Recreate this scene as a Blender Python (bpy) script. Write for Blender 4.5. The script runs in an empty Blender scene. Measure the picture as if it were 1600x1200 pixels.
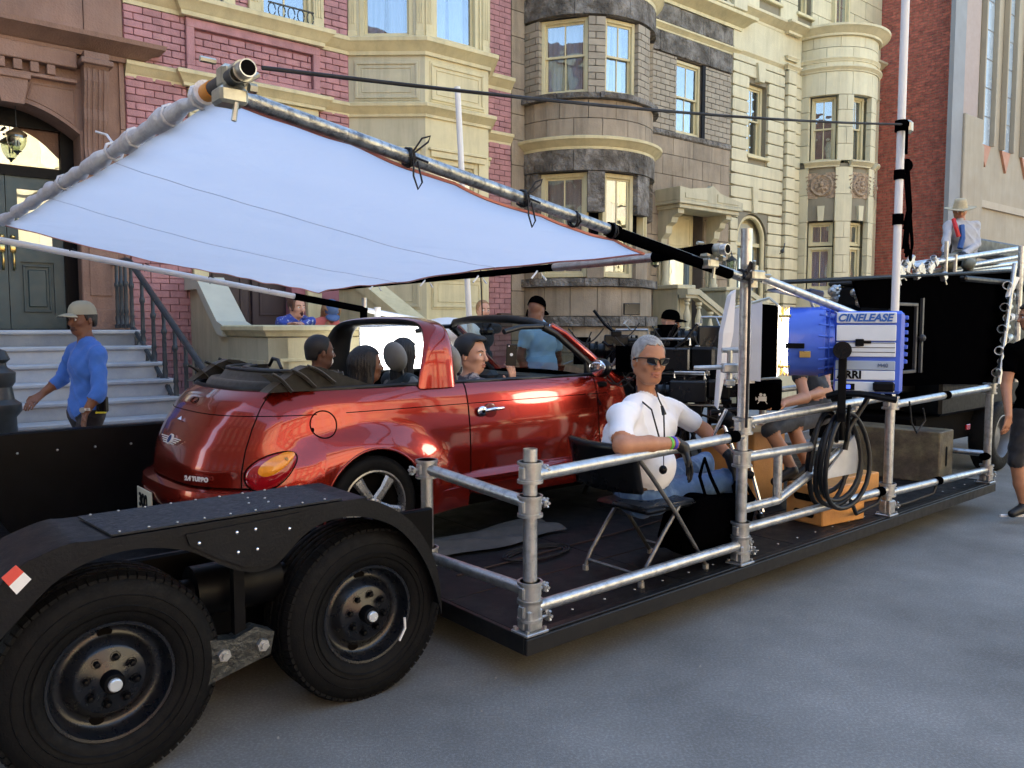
import bpy, math, random
import numpy as np
from mathutils import Vector, Matrix
random.seed(7); np.random.seed(7)
SC = bpy.context.scene
COL = SC.collection
rad = math.radians
# ------------------------------------------------------------------ camera, sky, sun, exposure
cam = bpy.data.cameras.new('camera'); camo = bpy.data.objects.new('camera', cam); COL.objects.link(camo)
CAMZ = 1.7; TP = 90/1250.0; PITCH = math.atan(TP); FPX = 1250.0
camo.location = (0, 0, CAMZ); camo.rotation_euler = (rad(90)-PITCH, 0, 0)
cam.sensor_width = 36; cam.lens = 36*FPX/1600; cam.clip_start = .05; cam.clip_end = 400
SC.camera = camo
SUN_EL, SUN_AZ = rad(40), rad(-52)          # azimuth from +Y towards +X
W = bpy.data.worlds.new('World'); SC.world = W; W.use_nodes = True
nt = W.node_tree; sky = nt.nodes.new('ShaderNodeTexSky'); sky.sky_type = 'NISHITA'; sky.sun_disc = False
sky.sun_elevation = SUN_EL; sky.sun_rotation = SUN_AZ; sky.air_density = 1.3; sky.ozone_density = 1.5
nt.links.new(sky.outputs[0], nt.nodes['Background'].inputs[0]); nt.nodes['Background'].inputs[1].default_value = .15
sun = bpy.data.lights.new('sun', 'SUN'); sun.energy = 5; sun.angle = rad(.5); sun.color = (1, .93, .82)
suno = bpy.data.objects.new('sun', sun); COL.objects.link(suno)
sd = Vector((math.cos(SUN_EL)*math.sin(SUN_AZ), math.cos(SUN_EL)*math.cos(SUN_AZ), math.sin(SUN_EL)))
suno.rotation_euler = sd.to_track_quat('Z', 'Y').to_euler(); suno.location = (0, 0, 30)
SC.view_settings.view_transform = 'Standard'; SC.view_settings.look = 'None'
SC.view_settings.exposure = 2.1; SC.view_settings.gamma = 1; SC.view_settings.use_curve_mapping = False
SC.render.engine = 'CYCLES'
SC.cycles.use_denoising = True; SC.cycles.max_bounces = 7; SC.cycles.diffuse_bounces = 4; SC.cycles.glossy_bounces = 4
SC.cycles.transparent_max_bounces = 12; SC.cycles.sample_clamp_indirect = 6
# ------------------------------------------------------------------ frames
def frame(ang, ox, oy):
    d = (math.sin(rad(ang)), math.cos(rad(ang)))
    return Matrix(((d[0], -d[1], 0, ox), (d[1], d[0], 0, oy), (0, 0, 1, 0), (0, 0, 0, 1)))
TF = frame(49.8, .064, 3.626)      # trailer: x along it (away), y across it (away from us), z up
BF = frame(51, -5.45, 9.2)         # street front: x along it, y into the buildings
I4 = Matrix.Identity(4)
def ray(u, v):
    x = (u-800)/FPX; y = (600-v)/FPX; c, s = math.cos(PITCH), math.sin(PITCH)
    return Vector((x, c+y*s, -s+y*c))
def onplane(F, px, py, yl):        # point seen at (px,py) on the upright plane y=yl of frame F, in F's coordinates
    r = ray(px, py); n = Vector((F[0][1], F[1][1], 0)); o = Vector((F[0][3], F[1][3], 0))
    t = (o.dot(n)+yl)/r.dot(n); p = Vector((0, 0, CAMZ))+r*t
    return F.inverted() @ p
def fb(px, py, o=0):
    p = onplane(BF, px, py, -o); return p.x, p.z
def ft(px, py, w=0):
    p = onplane(TF, px, py, w); return p.x, p.z
def at(px, py, depth):             # point at a distance along the view
    r = ray(px, py); return Vector((0, 0, CAMZ))+r*(depth)
def T(s, w, z): return TF @ Vector((s, w, z))
def B(u, y, z): return BF @ Vector((u, y, z))
# ------------------------------------------------------------------ mesh builder
class MB:
    def __init__(s, F=I4): s.v = []; s.f = []; s.m = []; s.F = F; s.cur = 0
    def add(s, vs, fs, F=None):
        F = s.F if F is None else F; b = len(s.v)
        s.v += [tuple(F @ Vector(p)) for p in vs]; s.f += [tuple(b+i for i in f) for f in fs]; s.m += [s.cur]*len(fs)
        return s
    def box(s, x0, x1, y0, y1, z0, z1, bev=0, F=None):
        if bev <= 0:
            return s.add([(x0,y0,z0),(x1,y0,z0),(x1,y1,z0),(x0,y1,z0),(x0,y0,z1),(x1,y0,z1),(x1,y1,z1),(x0,y1,z1)],
                  [(0,3,2,1),(4,5,6,7),(0,1,5,4),(1,2,6,5),(2,3,7,6),(3,0,4,7)], F)
        b = min(bev, (x1-x0)*.45, (y1-y0)*.45, (z1-z0)*.45); vs = []; idx = {}
        for i, X in enumerate((x0, x1)):
            for j, Y in enumerate((y0, y1)):
                for k, Z in enumerate((z0, z1)):
                    sx, sy, sz = (1-2*i)*b, (1-2*j)*b, (1-2*k)*b
                    for a, p in enumerate(((X, Y+sy, Z+sz), (X+sx, Y, Z+sz), (X+sx, Y+sy, Z))):
                        idx[i, j, k, a] = len(vs); vs.append(p)
        fs = []
        for i in (0, 1): fs.append([idx[i, j, k, 0] for j, k in ((0,0),(0,1),(1,1),(1,0))])
        for j in (0, 1): fs.append([idx[i, j, k, 1] for i, k in ((0,0),(0,1),(1,1),(1,0))])
        for k in (0, 1): fs.append([idx[i, j, k, 2] for i, j in ((0,0),(0,1),(1,1),(1,0))])
        for i in (0, 1):
            for j in (0, 1): fs.append([idx[i,j,0,0], idx[i,j,1,0], idx[i,j,1,1], idx[i,j,0,1]])
            for k in (0, 1): fs.append([idx[i,0,k,0], idx[i,1,k,0], idx[i,1,k,2], idx[i,0,k,2]])
        for j in (0, 1):
            for k in (0, 1): fs.append([idx[0,j,k,1], idx[1,j,k,1], idx[1,j,k,2], idx[0,j,k,2]])
        for i in (0, 1):
            for j in (0, 1):
                for k in (0, 1): fs.append([idx[i,j,k,0], idx[i,j,k,1], idx[i,j,k,2]])
        c = Vector(((x0+x1)/2, (y0+y1)/2, (z0+z1)/2)); out = []
        for f in fs:
            p = [Vector(vs[q]) for q in f]; n = (p[1]-p[0]).cross(p[2]-p[0])
            out.append(tuple(f) if n.dot(sum(p, Vector())/len(p)-c) > 0 else tuple(reversed(f)))
        return s.add(vs, out, F)
    def bx(s, cx, cy, cz, sx, sy, sz, bev=0, F=None):
        return s.box(cx-sx/2, cx+sx/2, cy-sy/2, cy+sy/2, cz-sz/2, cz+sz/2, bev, F)
    def tube(s, pts, r, n=12, caps=True, closed=False, F=None, hollow=False):
        pts = [Vector(p) for p in pts]; N = len(pts); rr = r if isinstance(r, (list, tuple)) else [r]*N
        vs = []; fs = []; prev = None
        for i, p in enumerate(pts):
            if closed: d = pts[(i+1) % N]-pts[i-1]
            else: d = pts[min(i+1, N-1)]-pts[max(i-1, 0)]
            if d.length < 1e-9: d = Vector((0, 0, 1))
            d.normalize()
            if prev is None:
                a = d.orthogonal().normalized()
            else:
                a = prev-d*prev.dot(d)
                a = a.normalized() if a.length > 1e-6 else d.orthogonal().normalized()
            prev = a; b = d.cross(a)
            for k in range(n):
                t = 2*math.pi*k/n; vs.append(p+(a*math.cos(t)+b*math.sin(t))*rr[i])
        for i in range(N if closed else N-1):
            i2 = (i+1) % N
            for k in range(n): fs.append((i*n+k, i*n+(k+1) % n, i2*n+(k+1) % n, i2*n+k))
        if caps and not closed and not hollow:
            fs.append(tuple(reversed(range(n)))); fs.append(tuple((N-1)*n+k for k in range(n)))
        s.add(vs, fs, F)
        if hollow:
            s.tube([pts[0], pts[-1]], r*.86 if not isinstance(r, (list, tuple)) else r[0]*.86, n, False, False, F)
            for e, q in ((0, pts[0]), (N-1, pts[-1])):
                b0 = len(s.v); F_ = s.F if F is None else F
                ring = [vs[e*n+k] for k in range(n)]; inn = [q+(v-q)*.86 for v in ring]
                s.add(ring+inn, [(k, (k+1) % n, n+(k+1) % n, n+k) for k in range(n)], F)
        return s
    def lathe(s, prof, n=24, F=None, a0=0, a1=360):
        vs = []; fs = []; full = abs(a1-a0) >= 360; m = n if full else n+1
        for r, z in prof:
            for k in range(m):
                t = rad(a0+(a1-a0)*k/n); vs.append((r*math.cos(t), r*math.sin(t), z))
        for i in range(len(prof)-1):
            for k in range(n):
                k2 = (k+1) % m; fs.append((i*m+k, i*m+k2, (i+1)*m+k2, (i+1)*m+k))
        return s.add(vs, fs, F)
    def prism(s, poly, z0, z1, F=None):
        n = len(poly); vs = [(x, y, z0) for x, y in poly]+[(x, y, z1) for x, y in poly]
        fs = [tuple(reversed(range(n))), tuple(range(n, 2*n))]+[(i, (i+1) % n, n+(i+1) % n, n+i) for i in range(n)]
        return s.add(vs, fs, F)
    def xz(s, poly, y0, y1, F=None):            # polygon given in x,z and extruded along y
        n = len(poly); vs = [(x, y0, z) for x, z in poly]+[(x, y1, z) for x, z in poly]
        fs = [tuple(range(n)), tuple(reversed(range(n, 2*n)))]+[(i, n+i, n+(i+1) % n, (i+1) % n) for i in range(n)]
        return s.add(vs, fs, F)
    def sweep(s, path, prof, F=None):           # path [(x,y)], profile [(out,z)] closed; out is to the right of travel
        N = len(path); P = [Vector(p).to_2d() for p in path]; n = len(prof); vs = []
        for i in range(N):
            a = (P[i]-P[i-1]).normalized() if i else None; b = (P[i+1]-P[i]).normalized() if i < N-1 else None
            a = a or b; b = b or a
            na = Vector((a.y, -a.x)); nb = Vector((b.y, -b.x)); m = (na+nb)
            m = m.normalized() if m.length > 1e-6 else na
            k = 1/max(.35, m.dot(na))
            for o, z in prof: vs.append((P[i].x+m.x*o*k, P[i].y+m.y*o*k, z))
        fs = []
        for i in range(N-1):
            for k in range(n): fs.append((i*n+k, i*n+(k+1) % n, (i+1)*n+(k+1) % n, (i+1)*n+k))
        fs.append(tuple(range(n))); fs.append(tuple(reversed([(N-1)*n+k for k in range(n)])))
        return s.add(vs, fs, F)
    def grid(s, fn, nu, nv, F=None):
        vs = [fn(i/nu, j/nv) for j in range(nv+1) for i in range(nu+1)]
        fs = [(j*(nu+1)+i, j*(nu+1)+i+1, (j+1)*(nu+1)+i+1, (j+1)*(nu+1)+i) for j in range(nv) for i in range(nu)]
        return s.add(vs, fs, F)
    def ball(s, c, r, n=12, m=8, F=None):
        r = (r, r, r) if isinstance(r, (int, float)) else r; c = Vector(c)
        vs = []; fs = []
        for j in range(m+1):
            p = math.pi*j/m
            for k in range(n):
                t = 2*math.pi*k/n; vs.append((c.x+r[0]*math.sin(p)*math.cos(t), c.y+r[1]*math.sin(p)*math.sin(t), c.z+r[2]*math.cos(p)))
        for j in range(m):
            for k in range(n): fs.append((j*n+k, (j+1)*n+k, (j+1)*n+(k+1) % n, j*n+(k+1) % n))
        return s.add(vs, fs, F)
WM = {}
def wm(o): return WM.get(o.name, I4) if o is not None else I4
def setp(o, label=None, cat=None, group=None, kind=None):
    if label: o['label'] = label
    if cat: o['category'] = cat
    if group: o['group'] = group
    if kind: o['kind'] = kind
    return o
def thing(name, label, cat, loc=(0, 0, 0), group=None, kind=None):
    o = bpy.data.objects.new(name, None); COL.objects.link(o); o.location = loc; o.empty_display_size = .2
    WM[o.name] = Matrix.Translation(Vector(loc)); return setp(o, label, cat, group, kind)
def shade(me, ang):
    if ang is None: return
    me.shade_smooth() if hasattr(me, 'shade_smooth') else None
    if ang < 180 and len(me.polygons):
        me.set_sharp_from_angle(angle=rad(ang))
def part(name, mb, mats, parent=None, smooth=None, label=None, kind=None, cat=None, group=None):
    mats = mats if isinstance(mats, (list, tuple)) else [mats]
    if parent is None:
        V = np.array(mb.v); c = Vector(((V[:, 0].min()+V[:, 0].max())/2, (V[:, 1].min()+V[:, 1].max())/2, V[:, 2].min()))
        M = Matrix.Translation(c)
    else: M = wm(parent)
    Mi = M.inverted(); me = bpy.data.meshes.new(name)
    me.from_pydata([Mi @ Vector(p) for p in mb.v], [], mb.f)
    for m in mats: me.materials.append(m)
    if len(mats) > 1: me.polygons.foreach_set('material_index', mb.m)
    if smooth is not None: shade(me, smooth)
    o = bpy.data.objects.new(name, me); COL.objects.link(o)
    if parent is None: o.matrix_basis = M
    else: o.parent = parent
    WM[o.name] = M
    return setp(o, label, cat, group, kind)
def inst(name, me, M, parent=None):
    o = bpy.data.objects.new(name, me); COL.objects.link(o); o.matrix_basis = wm(parent).inverted() @ M
    if parent is not None: o.parent = parent
    return o
# ------------------------------------------------------------------ materials
def mat(name, col, rough=.6, metal=0, var=.12, vs=3, bump=0, bs=60, spec=.4, coat=0, streak=0, rand=0, col2=None, mix=None, ms=2, coatr=.04, sheen=0, tint=0):
    m = bpy.data.materials.new(name); m.use_nodes = True; t = m.node_tree; N = t.nodes; L = t.links
    b = N['Principled BSDF']; b.inputs['Roughness'].default_value = rough; b.inputs['Metallic'].default_value = metal
    b.inputs['Specular IOR Level'].default_value = spec; b.inputs['Coat Weight'].default_value = coat; b.inputs['Coat Roughness'].default_value = coatr
    b.inputs['Sheen Weight'].default_value = sheen
    geo = N.new('ShaderNodeNewGeometry')
    def noise(scale, det=4, vec=None, r=.55):
        n = N.new('ShaderNodeTexNoise'); n.inputs['Scale'].default_value = scale; n.inputs['Detail'].default_value = det; n.inputs['Roughness'].default_value = r
        L.new(vec or geo.outputs['Position'], n.inputs['Vector']); return n.outputs['Fac']
    def mr(src, a, c_, lo=.3, hi=.7):
        q = N.new('ShaderNodeMapRange'); q.inputs[1].default_value = lo; q.inputs[2].default_value = hi; q.inputs[3].default_value = a; q.inputs[4].default_value = c_
        L.new(src, q.inputs[0]); return q.outputs[0]
    rgb = N.new('ShaderNodeRGB'); rgb.outputs[0].default_value = (*col, 1); cur = rgb.outputs[0]
    if col2:
        mx = N.new('ShaderNodeMix'); mx.data_type = 'RGBA'; mx.inputs[7].default_value = (*col2, 1)
        L.new(mr(noise(ms, 6, r=.65), 0, 1, *(mix or (.42, .6))), mx.inputs[0]); L.new(cur, mx.inputs[6]); cur = mx.outputs[2]
    def mul(cur, fac):
        q = N.new('ShaderNodeMix'); q.data_type = 'RGBA'; q.blend_type = 'MULTIPLY'; q.inputs[0].default_value = 1
        cc = N.new('ShaderNodeCombineColor')
        for i in range(3): L.new(fac, cc.inputs[i])
        L.new(cur, q.inputs[6]); L.new(cc.outputs[0], q.inputs[7]); return q.outputs[2]
    if var: cur = mul(cur, mr(noise(vs, 7, r=.62), 1-var, 1+var))
    if streak:
        mp = N.new('ShaderNodeMapping'); mp.inputs['Scale'].default_value = (3.5, 3.5, .35); L.new(geo.outputs['Position'], mp.inputs[0])
        cur = mul(cur, mr(noise(1.6, 6, mp.outputs[0], .7), 1-streak, 1, .35, .55))
    if rand:
        oi = N.new('ShaderNodeObjectInfo'); q = N.new('ShaderNodeMapRange'); q.inputs[3].default_value = 1-rand; q.inputs[4].default_value = 1+rand
        L.new(oi.outputs['Random'], q.inputs[0]); cur = mul(cur, q.outputs[0])
    L.new(cur, b.inputs['Base Color'])
    if rough > .12 and var: L.new(mr(noise(vs*3.1, 4), rough*.8, min(1, rough*1.15)), b.inputs['Roughness'])
    if bump:
        bp = N.new('ShaderNodeBump'); bp.inputs['Strength'].default_value = bump; bp.inputs['Distance'].default_value = 1.2/bs
        L.new(noise(bs, 5), bp.inputs['Height']); L.new(bp.outputs[0], b.inputs['Normal'])
    return m
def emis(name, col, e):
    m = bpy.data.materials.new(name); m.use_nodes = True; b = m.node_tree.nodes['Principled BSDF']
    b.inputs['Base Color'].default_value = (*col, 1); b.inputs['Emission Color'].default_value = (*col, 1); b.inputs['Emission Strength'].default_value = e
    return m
def glass(name, tint=(.8, .85, .9), refl=.35, rough=.01):
    m = bpy.data.materials.new(name); m.use_nodes = True; t = m.node_tree; N = t.nodes; L = t.links; N.remove(N['Principled BSDF'])
    tr = N.new('ShaderNodeBsdfTransparent'); tr.inputs[0].default_value = (*tint, 1)
    gl = N.new('ShaderNodeBsdfGlossy'); gl.inputs['Roughness'].default_value = rough; gl.inputs[0].default_value = (1, 1, 1, 1)
    geo = N.new('ShaderNodeNewGeometry'); nz = N.new('ShaderNodeTexNoise'); nz.inputs['Scale'].default_value = 1.7; L.new(geo.outputs['Position'], nz.inputs[0])
    bp = N.new('ShaderNodeBump'); bp.inputs['Strength'].default_value = .25; bp.inputs['Distance'].default_value = .02; L.new(nz.outputs[0], bp.inputs['Height']); L.new(bp.outputs[0], gl.inputs['Normal'])
    lw = N.new('ShaderNodeLayerWeight'); pw_ = N.new('ShaderNodeMath'); pw_.operation = 'POWER'; pw_.inputs[1].default_value = 3.5; L.new(lw.outputs['Facing'], pw_.inputs[0])
    mr = N.new('ShaderNodeMapRange'); mr.inputs[3].default_value = refl*.85; mr.inputs[4].default_value = 1; L.new(pw_.outputs[0], mr.inputs[0])
    mx = N.new('ShaderNodeMixShader'); L.new(mr.outputs[0], mx.inputs[0]); L.new(tr.outputs[0], mx.inputs[1]); L.new(gl.outputs[0], mx.inputs[2])
    L.new(mx.outputs[0], N['Material Output'].inputs[0]); return m
def fabric_translucent(name, col, fac=.5, tcol=None):
    m = bpy.data.materials.new(name); m.use_nodes = True; t = m.node_tree; N = t.nodes; L = t.links; N.remove(N['Principled BSDF'])
    a = N.new('ShaderNodeBsdfDiffuse'); a.inputs[0].default_value = (*col, 1); c = N.new('ShaderNodeBsdfTranslucent'); c.inputs[0].default_value = (*(tcol or col), 1)
    mx = N.new('ShaderNodeMixShader'); mx.inputs[0].default_value = fac; L.new(a.outputs[0], mx.inputs[1]); L.new(c.outputs[0], mx.inputs[2])
    geo = N.new('ShaderNodeNewGeometry'); nz = N.new('ShaderNodeTexNoise'); nz.inputs['Scale'].default_value = 2.2; nz.inputs['Detail'].default_value = 6; L.new(geo.outputs['Position'], nz.inputs[0])
    bp = N.new('ShaderNodeBump'); bp.inputs['Strength'].default_value = .45; bp.inputs['Distance'].default_value = .04; nz.inputs['Distortion'].default_value = 1.2; L.new(nz.outputs[0], bp.inputs['Height'])
    L.new(bp.outputs[0], a.inputs['Normal']); L.new(bp.outputs[0], c.inputs['Normal'])
    L.new(mx.outputs[0], N['Material Output'].inputs[0]); return m
class M: pass
M.asphalt = mat('asphalt', (.162, .158, .148), .88, var=.30, vs=.9, bump=.5, bs=160, col2=(.23, .23, .22), ms=75, mix=(.46, .66), spec=.25)
M.walk = mat('concrete', (.25, .25, .25), .8, var=.15, bump=.3, bs=90)
M.redstone = mat('red_sandstone', (.25, .148, .105), .8, var=.18, vs=1.6, bump=.35, bs=45, streak=.15, rand=.06)
M.pink = mat('pink_painted_brick', (.42, .205, .205), .7, var=.2, vs=5, bump=.5, bs=70, streak=.12, rand=.10, col2=(.46, .25, .24), mix=(.58, .72), ms=6)
M.pinkm = mat('pink_mortar', (.31, .13, .15), .8, var=.15, vs=5, bump=.3)
M.cream = mat('cream_painted_trim', (.62, .535, .31), .6, var=.10, vs=2, bump=.12, bs=50, streak=.16)
M.creamd = mat('darker_cream', (.50, .45, .30), .65, var=.10, vs=2, bump=.1, streak=.2)
M.graystone = mat('brown_sandstone_block', (.31, .245, .172), .8, var=.2, vs=2.2, bump=.3, bs=40, streak=.28, rand=.08)
M.darkstone = mat('dark_rough_stone', (.135, .115, .092), .85, var=.5, vs=3, bump=1, bs=9, rand=.08, col2=(.20, .18, .155), ms=3)
M.graybrick = mat('grey_brown_brick', (.32, .27, .20), .8, var=.15, vs=4, bump=.4, bs=60, rand=.10)
M.graym = mat('grey_mortar', (.11, .09, .078), .85, var=.15, bump=.3)
M.limestone = mat('cream_limestone', (.62, .55, .36), .7, var=.09, vs=1.8, bump=.2, bs=40, streak=.14, rand=.05)
M.limed = mat('limestone_joint', (.22, .19, .13), .8, var=.1)
M.relief = mat('carved_tan_relief', (.36, .26, .17), .8, var=.5, vs=14, bump=1, bs=26)
M.redbrick = mat('red_brick', (.46, .13, .085), .8, var=.35, vs=7, bump=.4, bs=60, col2=(.28, .08, .06), ms=9)
M.redm = mat('red_brick_mortar', (.30, .14, .11), .85, var=.2)
M.tan = mat('tan_stucco', (.36, .30, .215), .8, var=.07, vs=1, bump=.15, streak=.1)
M.greystucco = mat('grey_stucco', (.25, .25, .25), .8, var=.06, vs=1)
M.stripglass = mat('strip_window_glass', (.33, .38, .42), .25, var=.12, vs=2, spec=.8)
M.marble = mat('marble_step', (.42, .425, .42), .45, var=.16, vs=1.5, bump=.08, col2=(.33, .35, .38), ms=2.2)
M.iron = mat('painted_iron', (.03, .037, .042), .45, var=.25, vs=9, spec=.5)
M.teal = mat('teal_painted_door', (.022, .052, .06), .45, var=.2, vs=4, spec=.5)
M.tealg = mat('grey_blue_door', (.12, .17, .19), .5, var=.1)
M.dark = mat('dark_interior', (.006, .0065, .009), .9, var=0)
M.brown = mat('dark_brown_door', (.035, .022, .026), .5, var=.15)
M.brass = mat('brass', (.7, .5, .18), .3, metal=1, var=.1)
M.curt = fabric_translucent('sky_tinted_curtain', (.60, .66, .76), .3)  # white curtain with the blue of reflected sky put into its colour
M.curtw = fabric_translucent('warm_curtain', (.55, .53, .42), .3)
M.glass = glass('window_glass', refl=.24)
M.lampglass = glass('lantern_glass', (.75, .8, .7), .15)
M.black = mat('black_painted_metal', (.0028, .003, .004), .45, var=.3, vs=8, spec=.12)
M.deck = mat('black_deck_plate', (.0048, .005, .0062), .6, var=.45, vs=2.5, bump=.35, bs=120, spec=.2, col2=(.0095, .009, .0095), ms=3)
M.edge = mat('deck_edge_steel', (.006, .006, .0065), .5, var=.3, vs=5)
M.plate = mat('fender_plate', (.0038, .0048, .0070), .5, var=.35, vs=6, bump=.15, bs=80, spec=.22)
M.tyre = mat('tyre_rubber', (.0034, .0036, .0042), .7, var=.3, vs=9, bump=.25, bs=120, spec=.16, col2=(.010, .0098, .009), mix=(.58, .75), ms=7)
M.alu = mat('scaffold_pipe', (.50, .52, .53), .36, metal=.85, var=.16, vs=14, bump=.12, bs=70, col2=(.30, .31, .32), mix=(.5, .68), ms=18)
M.galv = mat('galvanised_clamp', (.42, .43, .43), .42, metal=.8, var=.25, vs=20)
M.whitep = mat('white_pipe', (.72, .72, .70), .45, var=.06)
M.zinc = mat('zinc_clamp', (.40, .40, .34), .42, metal=.8, var=.2, vs=20)
M.chrome = mat('chrome', (.8, .8, .82), .08, metal=1, var=0)
M.paint = mat('red_orange_metallic_paint', (.26, .013, .006), .25, metal=.72, var=0, spec=.5, coat=1, coatr=.06)
M.gap = mat('panel_gap', (.003, .0025, .0025), .8, var=0, spec=.05)
M.rubber = mat('black_rubber', (.006, .006, .007), .5, var=.1)
M.softtop = mat('olive_black_soft_top', (.014, .0135, .011), .8, var=.2, vs=9, bump=.2, bs=200, sheen=.2)
M.blackf = mat('black_fabric', (.0009, .0009, .0012), .95, var=.2, vs=6, spec=.0)
M.grayf = mat('grey_seat_fabric', (.22, .21, .195), .8, var=.08, vs=12, bump=.12, bs=300)
M.plastic = mat('black_plastic', (.005, .0055, .007), .3, var=.1, spec=.25)
M.lens = mat('lens_glass', (.02, .03, .06), .04, var=0, spec=1, coat=1)
M.amber = mat('amber_lens', (.85, .30, .02), .15, var=.12, vs=30, coat=1)
M.redlens = mat('red_lens', (.30, .006, .012), .12, var=.1, vs=30, coat=1)
M.blue = mat('blue_lamp_housing', (.055, .13, .62), .38, var=.07, vs=8, coat=.3)
M.silver = mat('silver_lamp_panel', (.68, .73, .78), .45, metal=.1, var=.06)
M.white = mat('white_plastic', (.75, .75, .74), .5, var=.04)
M.silk = fabric_translucent('white_silk', (.78, .80, .84), .62, (.86, .88, .95))
M.pinkhem = mat('pink_hem', (.55, .21, .17), .7, var=.1)
M.vinyl = mat('grey_vinyl_wrap', (.56, .57, .60), .35, var=.18, vs=5, bump=.3, bs=14, spec=.5)
M.tape = mat('orange_tape', (.62, .24, .03), .5, var=.1)
M.wood = mat('apple_box_plywood', (.55, .26, .075), .5, var=.22, vs=4, bump=.15, bs=60, coat=.15)
M.boxb = mat('brown_stained_box', (.095, .075, .05), .6, var=.4, vs=4, bump=.2)
M.rope = mat('black_cord', (.008, .008, .01), .7, var=.1)
M.ground_cloth = mat('grey_cloth', (.06, .057, .052), .85, var=.3, vs=6)
# ------------------------------------------------------------------ ground
g = MB(); g.box(-90, 130, -90, 140, -.3, 0); part('road', g, M.asphalt, kind='structure', label='grey asphalt street')
gr = MB(); rg = random.Random(5)
for k in range(420):
    x, y = rg.uniform(-2, 9), rg.uniform(2.6, 11); r = rg.uniform(.002, .007)
    gr.add([(x-r, y-r, .0005), (x+r, y-r*.6, .0005), (x+r*.4, y+r, .0005), (x, y, r*1.3)], [(0, 1, 3), (1, 2, 3), (2, 0, 3)])
part('road_grit', gr, M.walk, kind='stuff', label='small loose pale stones scattered on the asphalt')
sw = MB(BF)
for k in range(34):
    u = -12+k*1.5
    sw.box(u+.006, u+1.494, -3.9, -.0, -.2, .12+random.uniform(-.002, .002), .008)
part('sidewalk', sw, M.walk, kind='structure', label='pale concrete pavement below the house fronts')
kb = MB(BF)
for k in range(20): kb.box(-12+k*2.6+.005, -12+(k+1)*2.6-.005, -4.08, -3.903, -.2, .135, .012)
part('kerb', kb, M.walk, kind='structure', label='concrete kerb')
# ------------------------------------------------------------------ building helpers
def wallbox(mb, u0, u1, z0, z1, holes, y0, y1):
    us = sorted(set([u0, u1]+[a for h in holes for a in h[:2] if u0 < a < u1])); zs = sorted(set([z0, z1]+[a for h in holes for a in h[2:4] if z0 < a < z1]))
    for i in range(len(us)-1):
        run = None
        for j in range(len(zs)-1):
            cu, cz = (us[i]+us[i+1])/2, (zs[j]+zs[j+1])/2
            hole = any(h[0] < cu < h[1] and h[2] < cz < h[3] for h in holes)
            if not hole: run = (run[0], zs[j+1]) if run else (zs[j], zs[j+1])
            if (hole or j == len(zs)-2) and run:
                mb.box(us[i], us[i+1], y0, y1, *run); run = None
def courses(u0, u1, z0, z1, bw, bh, holes=(), gap=.01, off=.5, jit=0):
    out = []; k = 0; z = z0
    while z < z1-.02:
        zt = min(z+bh, z1)
        if z1-zt < bh*.3: zt = z1
        iv = [(u0, u1)]
        for h in holes:
            if h[2] < zt-.01 and h[3] > z+.01:
                nv = []
                for a, b in iv:
                    if h[1] <= a or h[0] >= b: nv.append((a, b))
                    else:
                        if h[0] > a+.02: nv.append((a, h[0]))
                        if h[1] < b-.02: nv.append((h[1], b))
                iv = nv
        for a, b in iv:
            x = math.floor((a-u0)/bw)*bw+u0-(off*bw if k % 2 else 0); cuts = [a]
            while x < b:
                xx = x+random.uniform(-jit, jit)
                if xx > a+bw*.22 and xx < b-bw*.22: cuts.append(xx)
                x += bw
            cuts.append(b)
            for p, q in zip(cuts, cuts[1:]):
                if q-p > .015: out.append((p+gap/2, q-gap/2, z+gap/2, zt-gap/2))
        z = zt; k += 1
    return out
def unitmesh(name, m, bev=.06):
    mb = MB(); mb.box(-.5, .5, -.5, .5, -.5, .5, bev)
    me = bpy.data.meshes.new(name); me.from_pydata(mb.v, [], mb.f); me.materials.append(m); return me
UM = {}
def boxes(name, lst, m, y0, y1, parent, F, limit=300, key=None, jy=.004, bev=.05):
    """each box of lst its own child object; past the limit the rest are one 'stuff' part"""
    if key: lst = sorted(lst, key=key)
    mm = UM.setdefault((m.name, bev), unitmesh(name, m, bev))
    for a in lst[:limit]:
        j = random.uniform(0, jy)
        S = Matrix.Diagonal((a[1]-a[0], y1-y0+j, a[3]-a[2], 1))
        inst(name, mm, F @ Matrix.Translation(((a[0]+a[1])/2, (y0-j+y1)/2, (a[2]+a[3])/2)) @ S, parent)
    if lst[limit:]:
        mb = MB(F)
        for a in lst[limit:]:
            j = random.uniform(0, jy); mb.box(a[0], a[1], y0-j, y1, a[2], a[3])
        part(name+'work', mb, m, parent, kind='stuff')
def curtain(mb, x0, x1, y, z0, z1, split=True, tie=.0):
    mid = (x0+x1)/2
    for a, b, sgn in (((x0, mid-.01, -1), (mid+.01, x1, 1)) if split else ((x0, x1, 0),)):
        n = max(8, int((b-a)/.02)); nv = 8; ph = random.uniform(0, 6)
        def fn(i, j):
            x = a+(b-a)*i; z = z0+(z1-z0)*j
            if sgn: x += (-.0-tie*(1-j)**1.5)*(-sgn if False else 1)*(i if sgn < 0 else (1-i))*(1 if sgn < 0 else -1)*(b-a)
            return (x, y+.022*math.sin(i*(b-a)*70+ph+.5*math.sin(j*3))+.01*math.sin(i*23+ph*2), z)
        mb.grid(fn, n, nv)
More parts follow.
